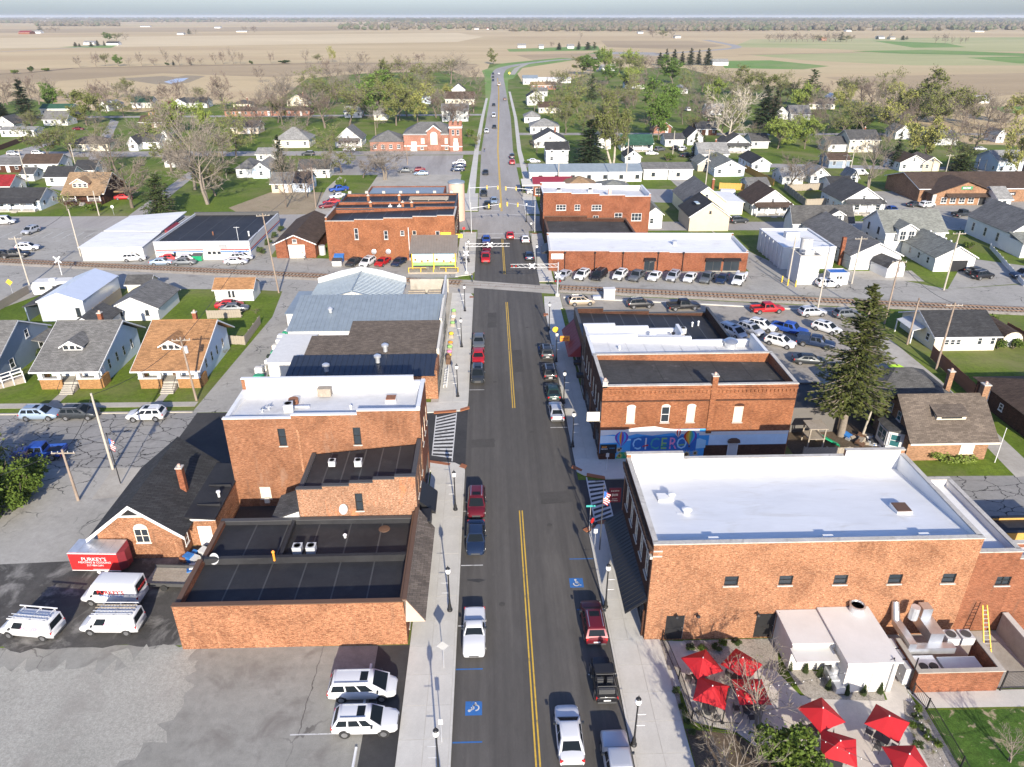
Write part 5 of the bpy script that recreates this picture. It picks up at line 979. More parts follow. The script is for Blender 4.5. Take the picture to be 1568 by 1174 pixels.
def bungalow(label,x0,x1,yf,roof,sw,dstyle):
 w=x1-x0;th=thing('bungalow',label,'house',((x0+x1)/2,yf+7,0));a=w/2
 m=MB();m.extrude_x([(-5.0,0),(6.2,0),(6.2,3.4),(1.2,6.3),(-5.0,3.6)],-a+.5,a-.5);m.build('wall',sw,th)
 MB().slab([(-a-.35,-8.2,3.0),(a+.35,-8.2,3.0),(a+.35,1.2,6.75),(-a-.35,1.2,6.75)],.14).build('roof',roof,th);MB().slab([(-a-.35,1.2,6.75),(a+.35,1.2,6.75),(a+.35,7.2,3.2),(-a-.35,7.2,3.2)],.14).build('roof',roof,th)
 MB().cyl((-a-.35,1.2,6.74),(a+.35,1.2,6.74),.09,.09,6).build('ridge_cap',roof,th)
 MB().box(-a-.35,a+.35,-8.26,-8.2,2.82,3.02).build('fascia','white',th)
 for s in(-1,1):
  x=s*(a+.38);MB().hexa([(x-.04,-8.2,2.8),(x+.04,-8.2,2.8),(x+.04,1.2,6.5),(x-.04,1.2,6.5),(x-.04,-8.2,2.98),(x+.04,-8.2,2.98),(x+.04,1.2,6.73),(x-.04,1.2,6.73)]).build('bargeboard','white',th)
  MB().hexa([(x-.04,1.2,6.5),(x+.04,1.2,6.5),(x+.04,7.2,3.0),(x-.04,7.2,3.0),(x-.04,1.2,6.73),(x+.04,1.2,6.73),(x+.04,7.2,3.18),(x-.04,7.2,3.18)]).build('bargeboard','white',th)
 for s in(-1,1):
  MB().box(*((-a+.2,-1.1)if s<0 else(1.1,a-.2)),-7.4,-7.1,0,1.5).build('porch_wall','brick_yellow',th);MB().box(*((-a+.1,-1.0)if s<0 else(1.0,a-.1)),-7.5,-7.0,1.502,1.6).build('porch_cap','white',th)
  MB().box(s*(a-.5)-.3,s*(a-.5)+.3,-7.45,-6.95,1.6,2.9).build('porch_post','white',th);MB().box(s*1.3-.25,s*1.3+.25,-7.42,-6.98,1.6,2.9).build('porch_post','white',th)
  MB().box(s*(a-.2)-.15,s*(a-.2)+.15,-7.05,-5.02,0,1.5).build('porch_wall','brick_yellow',th)
  for i,yy in enumerate((-3.6,-1.2,1.0,3.6)):window(th,s*(a-.5+.002),yy,1.3,.7,1.5,s*math.pi/2,'white',sill=False)
 MB().box(-a+.3,a-.3,-7.08,-5.02,0,.9).build('porch_floor','concrete_old',th)
 for k in range(5):MB().box(-.9,.9,-7.4-.34*(5-k),-7.4-.34*(4-k)-.002,0,.9*(k+1)/6).build('step','concrete_old',th)
 for s in(-1,1):MB().cyl((s*.95,-9.0,.9),(s*.95,-7.5,1.8),.03,.03,6).cyl((s*.95,-9.0,0),(s*.95,-9.0,.9),.03,.03,6).build('handrail','black',th)
 door(th,0,-5.01,.9,1.0,2.05,0,'brown');window(th,-2.4,-5.01,1.6,1.6,1.3,0,'white',sill=False);window(th,2.4,-5.01,1.6,1.6,1.3,0,'white',sill=False)
 dormer(th,-.2,-4.4,4.5,2.6,.75,3.2,roof,'sd_white','dark',win=3);chimney(th,1.4,1.6,4,7.7,.55,'brick_red',local=True)
 return th
bungalow('grey-roofed bungalow with pale blue side and yellow brick porch on the side street',-62.2,-53.6,92.0,'sh_grey','sd_blue',0)
bungalow('orange-brown roofed bungalow with yellow brick porch behind the leaning utility pole',-48.6,-40.0,91.8,'sh_tan','sd_blue',0)
gx=gable_thing('house','grey-sided house with ramp and grey roof at the left edge','house',-81,-68.5,93.5,107,3.4,6.8,'sd_slate','sh_grey','x')
MB().slab([(-6,-9.4,2.9),(6.6,-9.4,2.9),(6.6,-6.7,3.7),(-6,-6.7,3.7)],.12).build('porch_roof','sh_grey',gx);window(gx,6.252,1.5,3.6,.9,1.3,math.pi/2,'white');window(gx,6.252,-3.5,1.0,1.1,1.4,math.pi/2,'white');window(gx,6.252,4,1.0,1.1,1.4,math.pi/2,'white');chimney(gx,-1.5,1,4,8,.6,'brick_red',local=True)
MB().slab([(6.25,2,2.9),(9.8,2,2.3),(9.8,6.8,2.3),(6.25,6.8,2.9)],.12).build('carport_roof','sh_grey',gx)
for yy in(2.2,6.6):MB().box(9.5,9.7,yy-.1,yy+.1,0,2.25).build('carport_post','white',gx)
for x in(-5.8,0,6.2):MB().box(x-.15,x+.15,-9.2,-8.9,0,2.8).build('porch_post','white',gx)
rp=thing('wheelchair_ramp','long white railed timber ramp in front of the grey-sided house','ramp',(-66.6,93.8,0),R_(38))
MB().hexa([(-7,-.7,0),(1,-.7,0),(1,.7,0),(-7,.7,0),(-7,-.7,.12),(1,-.7,.9),(1,.7,.9),(-7,.7,.12)]).build('deck','fence_wood',rp)
for s in(-.7,.7):
 m=MB();m.hexa([(-7,s-.03,.95),(1,s-.03,1.7),(1,s+.03,1.7),(-7,s+.03,.95),(-7,s-.03,1.05),(1,s-.03,1.8),(1,s+.03,1.8),(-7,s+.03,1.05)]);m.hexa([(-7,s-.03,.5),(1,s-.03,1.25),(1,s+.03,1.25),(-7,s+.03,.5),(-7,s-.03,.6),(1,s-.03,1.35),(1,s+.03,1.35),(-7,s+.03,.6)]);m.build('rail','white',rp)
 for i in range(7):x=-6.9+i*1.3;MB().box(x-.06,x+.06,s-.06,s+.06,0,1.0+.094*(x+7)).build('post','white',rp)
g1=gable_thing('metal_garage','large white metal garage with pale grey roof behind the bungalows','garage',-75.4,-68.0,117.0,130.0,3.6,5.0,'metal_pale','metal_pale','y',.15);window(g1,2.6,-6.502,.9,.7,1.5,0,'dark');
MB().slab([(-6.6,-6.3,2.6),(-3.72,-6.3,3.2),(-3.72,5,3.2),(-6.6,5,2.6)],.12).build('lean_to_roof','sh_charcoal',g1);MB().box(-6.4,-6.2,-6,4.8,0,2.5).build('lean_to_wall','sd_slate',g1)
g2=gable_thing('garage','white garage with grey shingle gable on the lawn behind the bungalows','garage',-63.6,-56.0,117.0,126.0,2.4,4.2,'sd_white','sh_grey','y',.45);window(g2,-2.4,-4.502,1.0,.6,.8,0,'dark');window(g2,2.0,-4.502,1.0,.6,.9,0,'dark')
g3=gable_thing('shed','small white shed with tan roof beside the alley','shed',-49.6,-42.8,126.2,130.5,2.3,3.6,'sd_white','sh_tan','x',.3);window(g3,-.8,-2.152,.8,.4,1.2,0,'dark');window(g3,-.1,-2.152,.8,.4,1.2,0,'dark')
g4=gable_thing('shed','small slate-roofed shed with yellow end behind the large metal garage','shed',-66.8,-62.6,130,133.6,2.1,3.2,'sd_yellow','sh_charcoal','x',.3)
g5=gable_thing('shed','dark grey shed roof between the bungalow and the white garage','shed',-66.5,-61.5,109,115.5,2.3,3.7,'sd_grey','sh_charcoal','y',.3)
bh=thing('house','brown-shingled house with bay window and large dormer behind the white-roofed building','house',(52.2,74.2,0));a=4.7
m=MB();m.extrude_x([(-4.0,0),(3.8,0),(3.8,3.0),(-.2,6.3),(-4.0,3.2)],-a,a);m.build('wall','brick_tan',bh)
MB().slab([(-a-.45,-5.0,2.85),(a+.45,-5.0,2.85),(a+.45,-.2,6.75),(-a-.45,-.2,6.75)],.14).build('roof','sh_browngrey',bh);MB().slab([(-a-.45,-.2,6.75),(a+.45,-.2,6.75),(a+.45,4.4,2.9),(-a-.45,4.4,2.9)],.14).build('roof','sh_browngrey',bh);MB().box(-a-.45,a+.45,-5.08,-5.0,2.7,2.9).build('fascia','cream',bh)
dormer(bh,.2,-2.9,4.75,3.4,.55,2.2,'sh_browngrey','sd_cream','dark',True,1);chimney(bh,a+.35,-.2,0,7.8,.75,'brick_tan',local=True);window(bh,2.3,-4.002,.9,1.6,1.2,0,'shade');
for yy,z in((-1.0,3.7),(1.0,3.9)):window(bh,-a-.002,yy,z,.8,1.1,-math.pi/2,'teal')
o=MB().prism([(-a-1.5,-2.2),(-a-.02,-3.0),(-a-.02,1.0),(-a-1.5,.2)],.6,3.0).build('bay_window','sd_white',bh);MB().prism([(-a-1.7,-2.4),(-a-.02,-3.2),(-a-.02,1.2),(-a-1.7,.4)],3.0,3.5,0,[3.05,3.6,3.6,3.05]).build('bay_roof','sh_charcoal',bh);window(bh,-a-1.51,-1.0,1.1,1.9,1.6,-math.pi/2,'teal');window(bh,-a-.8,-2.62,1.1,1.1,1.6,R_(-28),'teal')
dk=gable_thing('house','dark hip-roofed house just behind the brown-shingled one','house',47.5,58.5,79.0,88.0,2.9,5.6,'sd_dark','sh_charcoal','x',.4,hip=True);chimney(dk,4.6,-2.6,2.5,6.2,.6,'brick_tan',local=True)
rb=gable_thing('house','dark red brick house with brown roof at the right edge','house',64.8,84,72.5,85.5,2.9,5.6,'brick_dark','sh_brown','x',.5,hip=True);window(rb,-9.602,-4.5,1.0,1.0,1.3,-math.pi/2,'white');window(rb,-9.602,1,1.0,.7,.9,-math.pi/2,'white');window(rb,-5,-6.502,1.0,1.5,1.3,0,'white');MB().cyl((-9.75,3.5,0),(-9.75,3.5,2.8),.06,.06,6).build('downpipe','white',rb);MB().cyl((-6,-3,3.6),(-6,-3,4.9),.09,.09,6).build('roof_vent','white',rb)
rk=gable_thing('house','cream house with broad black roof below the tracks on the right','house',67.6,77.2,100.6,110.5,2.6,4.7,'sd_cream','sh_black','x',.5)
for i,x in enumerate((-2.9,-2.0,-1.1,2.2,4.2)):window(rk,x,-4.952,1.0,.7,.9 if x<2 else 1.3,0,'white',sill=False)
door(rk,3.2,-4.952,.05,.9,2.0,0,'white');MB().slab([(-6.8,-2,2.2),(-4.85,-2,2.7),(-4.85,3,2.7),(-6.8,3,2.2)],.1).build('porch_roof','lgrey',rk);window(rk,-4.802,-3,1.0,.9,1.2,-math.pi/2,'white')
for yy in(-1.9,2.9):MB().box(-6.75,-6.6,yy-.08,yy+.08,0,2.1).build('porch_post','white',rk)
bs=thing('garden_shed','brown-roofed barrel shed with white doors beside the cream house','shed',(80.6,104.0,0));pr=[(1.7*math.cos(math.pi*i/8),1.0+1.5*math.sin(math.pi*i/8))for i in range(9)]
MB().extrude_y([(-1.7,0),(1.7,0)]+pr[0:],-2.2,4).build('wall','sd_cream',bs);m=MB()
for i in range(8):(a_,b_),(c_,d_)=pr[i],pr[i+1];m.slab([(a_*1.04,-2.4,b_*1.02+.05),(c_*1.04,-2.4,d_*1.02+.05),(c_*1.04,4.2,d_*1.02+.05),(a_*1.04,4.2,b_*1.02+.05)],.06)
m.build('roof','sh_brown',bs);door(bs,-.4,-2.202,.1,.8,1.9,0,'white');door(bs,.45,-2.202,.1,.8,1.9,0,'white',False)
wa=gable_thing('house','long white house with grey roof and brick flue beside the small gambrel shed','house',72.5,82.6,140.6,166.0,3.1,5.6,'sd_white','sh_grey','y',.4);MB().box(-5.8,-5.1,-9.5,-8.8,0,5.8).build('chimney','brick_red',wa);MB().slab([(2,-13.3,2.3),(5,-13.3,2.3),(5,-12.72,2.8),(2,-12.72,2.8)],.08).build('door_canopy','lgrey',wa)
for i in range(5):window(wa,-5.052,-6+i*4.0,1.0,.9,1.3,-math.pi/2,'white',sill=False)
wa2=gable_thing('house','white cross-gabled house with dark roof behind the long white house','house',70.5,84.5,166.5,172.0,3.2,6.4,'sd_white','sh_charcoal','x',.4);dormer(wa2,3,-2.9,3.4,3.0,1.6,3,'sh_charcoal','sd_white','white',win=1)
gs=thing('gambrel_shed','small white gambrel shed on a concrete pad by the tracks','shed',(79.0,138.2,0),R_(12));gp=[(-2,0),(2,0),(2,1.9),(1.5,2.8),(0,3.4),(-1.5,2.8),(-2,1.9)]
MB().extrude_y(gp,-2.4,2.4).build('wall','sd_white',gs)
for(a_,b_),(c_,d_)in zip(gp[2:6],gp[3:7]):MB().slab([(a_*1.06,-2.55,b_+.08),(c_*1.06,-2.55,d_+.08),(c_*1.06,2.55,d_+.08),(a_*1.06,2.55,b_+.08)],.07).build('roof','sh_charcoal',gs)
door(gs,.5,-2.402,.05,1.2,1.8,0,'white')
sheet('concrete_pad',[(71,139.8),(85,139.8),(84,133),(73,134.5)],.0125,'concrete_old')
wb=gable_thing('house','white house with sage roof and attached garage with open door','house',88.9,97.0,139.0,152.0,3.0,5.2,'sd_white','sh_sage','y',.4);o=MB().box(-.6,2.6,-6.53,-6.502,0,2.3).build('garage_shade_panel','black',wb);MB().box(-.8,-.602,-6.56,-6.5,0,2.45).box(2.602,2.8,-6.56,-6.5,0,2.45).box(-.6,2.6,-6.56,-6.5,2.302,2.45).build('door_frame','white',wb)  # black panel on the solid wall paints the shade inside the open garage
for i in range(3):window(wb,-4.052,-4+i*3.5,1.0,.9,1.3,-math.pi/2,'white',sill=False)
for i in range(6):MB().box(.2,.5,-5+i*1.9,-4.6+i*1.9,5.15,5.4).build('roof_vent','white',wb)
wb2=gable_thing('house','two-storey white house with pale sage roof joined to the open garage','house',85.0,98.0,152.2,163.0,4.6,8.0,'sd_white','sh_sage','x',.4);dormer(wb2,-2.6,-6.6,3.0,3.6,2.6,5.5,'sh_sage','sd_white','white',win=2)
for z in(1,3.4):window(wb2,-6.502,-2,z,.8,1.4,-math.pi/2,'dark');window(wb2,-6.502,2.5,z,.8,1.4,-math.pi/2,'dark')
wc=gable_thing('house','white church-like house with grey roof near the far right edge','house',112.5,122.5,152.5,168.0,4.2,7.8,'sd_white','sh_grey','y',.4);window(wc,0.6,-7.752,4.6,.9,2.0,0,'arch')
for i in range(3):window(wc,-5.002,-4+i*4.5,1.2,.9,1.9,-math.pi/2,'arch')
MB().slab([(-5.6,-13.2,3.2),(14,-13.2,3.2),(14,-7.78,4.4),(-5.6,-7.78,4.4)],.14).build('wing_roof','sh_sage',wc);MB().box(-5.2,13.6,-12.7,-7.78,0,3.2).build('wing','sd_white',wc);window(wc,0,-12.702,.8,.7,1.6,0,'white')
wd_=gable_thing('garage','white two-bay garage at the right edge','garage',112,122,132.5,139.5,2.6,4.0,'sd_white','sh_sage','x',.3);door(wd_,-2.4,-3.502,0,2.6,2.2,0,'white',False);door(wd_,1.6,-3.502,0,2.6,2.2,0,'white',False)
wi=block('white_workshop','white flat-roofed workshop with ribbed side beside the tracks','building',58.8,69.5,141.5,156.0,4.5,'stucco_white','roof_white',para=.25,cap='white',t=.3);
for i in range(6):MB().box(-.25,-.002,-6.5+i*2.3,-6.2+i*2.3,0,4.4).build('pilaster','stucco_white',wi,(-5.35,0,0))
X,Y=T(wi,63.5,150);MB().box(-1.4,1.4,-.8,.8,0,1.2).build('air_handler','lgrey',wi,(X,Y,4.26));wj=block('white_block','tall white concrete block tower with rooftop tank beside the workshop','building',58.4,62.4,132.0,137.0,5.6,'stucco_white','concrete_old',para=.3,cap='stone_cap',t=.25)
MB().cyl((0,.6,5.3),(0,.6,8.2),1.1,1.1,14).build('tank','membrane_white',wj,None,None,40);MB().box(-.9,.9,-1.6,-.6,5.3,6.4).build('plant','galv',wj)
for z in(6.2,6.9):MB().box(-1.9,1.9,-2.4,-2.34,z,z+.06).build('rail','galv',wj)
bb=block('blue_roof_hut','small white hut with blue flat roof beside the white tower','hut',64.5,68.2,131.6,134.4,2.4,'stucco_white','sign_blue',para=.12,cap=None,t=.15,near=dict(win=[(1.6,1.2,.4,.5,'dark'),(2.2,1.2,.4,.5,'dark')]))
rs=gable_thing('restaurant','tan brick restaurant with long brown roof and gabled porch beside its car park','restaurant',118.0,158.0,199.5,218,3.8,6.4,'brick_tan','sh_brown','x',.6)
m=MB();m.extrude_y([(-8.5,0),(8.5,0),(8.5,3.2),(0,6.2),(-8.5,3.2)],-13.0,-9.3);m.build('porch_gable','brick_tan',rs,(-9.5,0,0))
for s in(-1,1):MB().slab([(-9.5,-13.8,6.5),(-9.5+s*9.4,-13.8,3.1),(-9.5+s*9.4,-4,3.1),(-9.5,-4,6.5)],.14).build('porch_roof','sh_brown',rs)
MB().slab([(-15,-14.6,2.5),(-3,-14.6,2.5),(-3,-13.02,3.2),(-15,-13.02,3.2)],.1).build('canopy','sh_brown',rs);o=MB().box(-11,-8,-13.1,-13.01,4.2,5.0).build('fascia_sign','sign_green',rs);marks(rs,-9.5,-13.1,4.6,2.2,.4,'white',5);MB().box(4.0,7.0,-9.35,-9.26,1.7,2.6).build('wall_sign','black',rs);marks(rs,5.5,-9.35,2.15,2.4,.4,'white',7);chimney(rs,17,3,4,8,1.6,'brick_tan',local=True)
for i,x in enumerate((-15,-12.5,-10,-7.5)):window(rs,x,-13.002,.6,1.6,1.5,0,'white')
door(rs,-4.4,-13.002,0,1.8,2.3,0,'black')
for x in(-18,-1):MB().box(x-.5,x+.5,-13.4,-12.98,0,3.0).build('pier','stone_cap',rs)
MB().box(17,20.02,-9.6,-9.26,0,3.7).build('side_bay','brick_tan',rs)
cc=thing('church','pink brick church with grey hip roof, arched window and square tower','church',(-22.5,290.5,0))
MB().box(-9.8,9.6,0,18,0,6.0).build('wall','brick_church',cc)
for f in([(-10.2,-.4,5.9),(10,-.4,5.9),(4,9,9.4),(-4,9,9.4)],[(10,-.4,5.9),(10,18.4,5.9),(4,9,9.4)],[(10,18.4,5.9),(-10.2,18.4,5.9),(-4,9,9.4),(4,9,9.4)],[(-10.2,18.4,5.9),(-10.2,-.4,5.9),(-4,9,9.4)]):MB().slab(f,.12).build('roof','sh_grey',cc)
m=MB();m.extrude_y([(-.9,0),(4.3,0),(4.3,7.0),(1.7,9.0),(-.9,7.0)],-.5,3);m.build('gable_bay','brick_church',cc)
for s,x in((-1,-.9),(1,4.3)):MB().hexa([(1.7,-.62,8.9),(x+s*.3,-.62,6.75),(x+s*.3,-.4,6.75),(1.7,-.4,8.9),(1.7,-.62,9.3),(x+s*.3,-.62,7.1),(x+s*.3,-.4,7.1),(1.7,-.4,9.3)]).build('coping','white',cc);MB().slab([(1.7,-.4,9.1),(x+s*.3,-.4,7.0),(x+s*.3,8,7.0),(1.7,8,9.1)],.1).build('bay_roof','sh_grey',cc)
window(cc,1.7,-.502,2.4,2.6,3.4,0,'stain');m=MB();m.extrude_y([(1.3*math.cos(math.pi*i/10),1.1*math.sin(math.pi*i/10))for i in range(11)],-.56,-.502);m.build('arch_light','glass_pale',cc,(1.7,0,5.8));MB().box(-9.8,9.6,-.14,-.01,1.6,1.9).build('string_course','white',cc);MB().box(-9.85,9.65,-.25,-.01,5.7,6.05).build('cornice','white',cc)
for x,w in((-2.6,1.3),(6.3,1.1)):window(cc,x,-.002,2.6,w,1.9,0,'stain')
for x in(-7,-3,0,3.4,6.3):window(cc,x,-.006,.4,1.1,.9,0,'white')
door(cc,-6.0,-.012,.6,1.8,2.6,0,'white');MB().box(-7.2,-4.8,-1.2,-.15,0,.58).build('steps','concrete',cc)
tw=MB().box(7.6,12.4,-2.2,3.2,0,9.6).build('tower','brick_church',cc);MB().box(7.45,12.55,-2.35,3.35,8.4,8.9).build('tower_band','white',cc)
for x0,x1 in((7.6,8.7),(9.4,10.6),(11.3,12.4)):MB().box(x0,x1,-2.2,-1.7,9.6,10.4).build('battlement','brick_church',cc);MB().box(x0,x1,2.7,3.2,9.6,10.4).build('battlement','brick_church',cc)
for x in(9.1,10.9):window(cc,x,-2.202,6.0,.9,1.8,0,'white')
door(cc,10,-2.202,.4,1.7,2.8,0,'white');window(cc,10,-2.202,3.5,1.5,1.2,0,'stain');MB().box(7.55,12.45,-2.28,-2.205,1.6,1.9).build('tower_course','white',cc)
ca=gable_thing('church_hall','low brick hall with grey hip roof left of the church','hall',-45,-32.4,289.5,303,3.6,6.8,'brick_church','sh_grey','x',.4,hip=True)
for i in range(4):window(ca,-4.5+i*3,-6.752,1.0,1.2,1.4,0,'white')
bc=gable_thing('house','tan-roofed brick bungalow with dormer on the far left corner','house',*(lambda a,b:(a[0],b[0],a[1],a[1]+13))(P(103,312),P(160,312)),3.2,7.2,'brick_dark','sh_tanroof','x',.7)
dormer(bc,-1,-5.4,4.1,4.2,1.3,4,'sh_tanroof','pinkish','white',win=3);porch(bc,-5,5,-6.5,1.6,3.0,'sh_tanroof',4,'brick_dark','white',1.0)
MB().box(6.4,11.0,-3,2.5,2.3,2.6).build('carport_roof','sh_tanroof',bc);MB().box(10.4,10.9,-2.9,-2.4,0,2.3).build('carport_post','brick_church',bc)
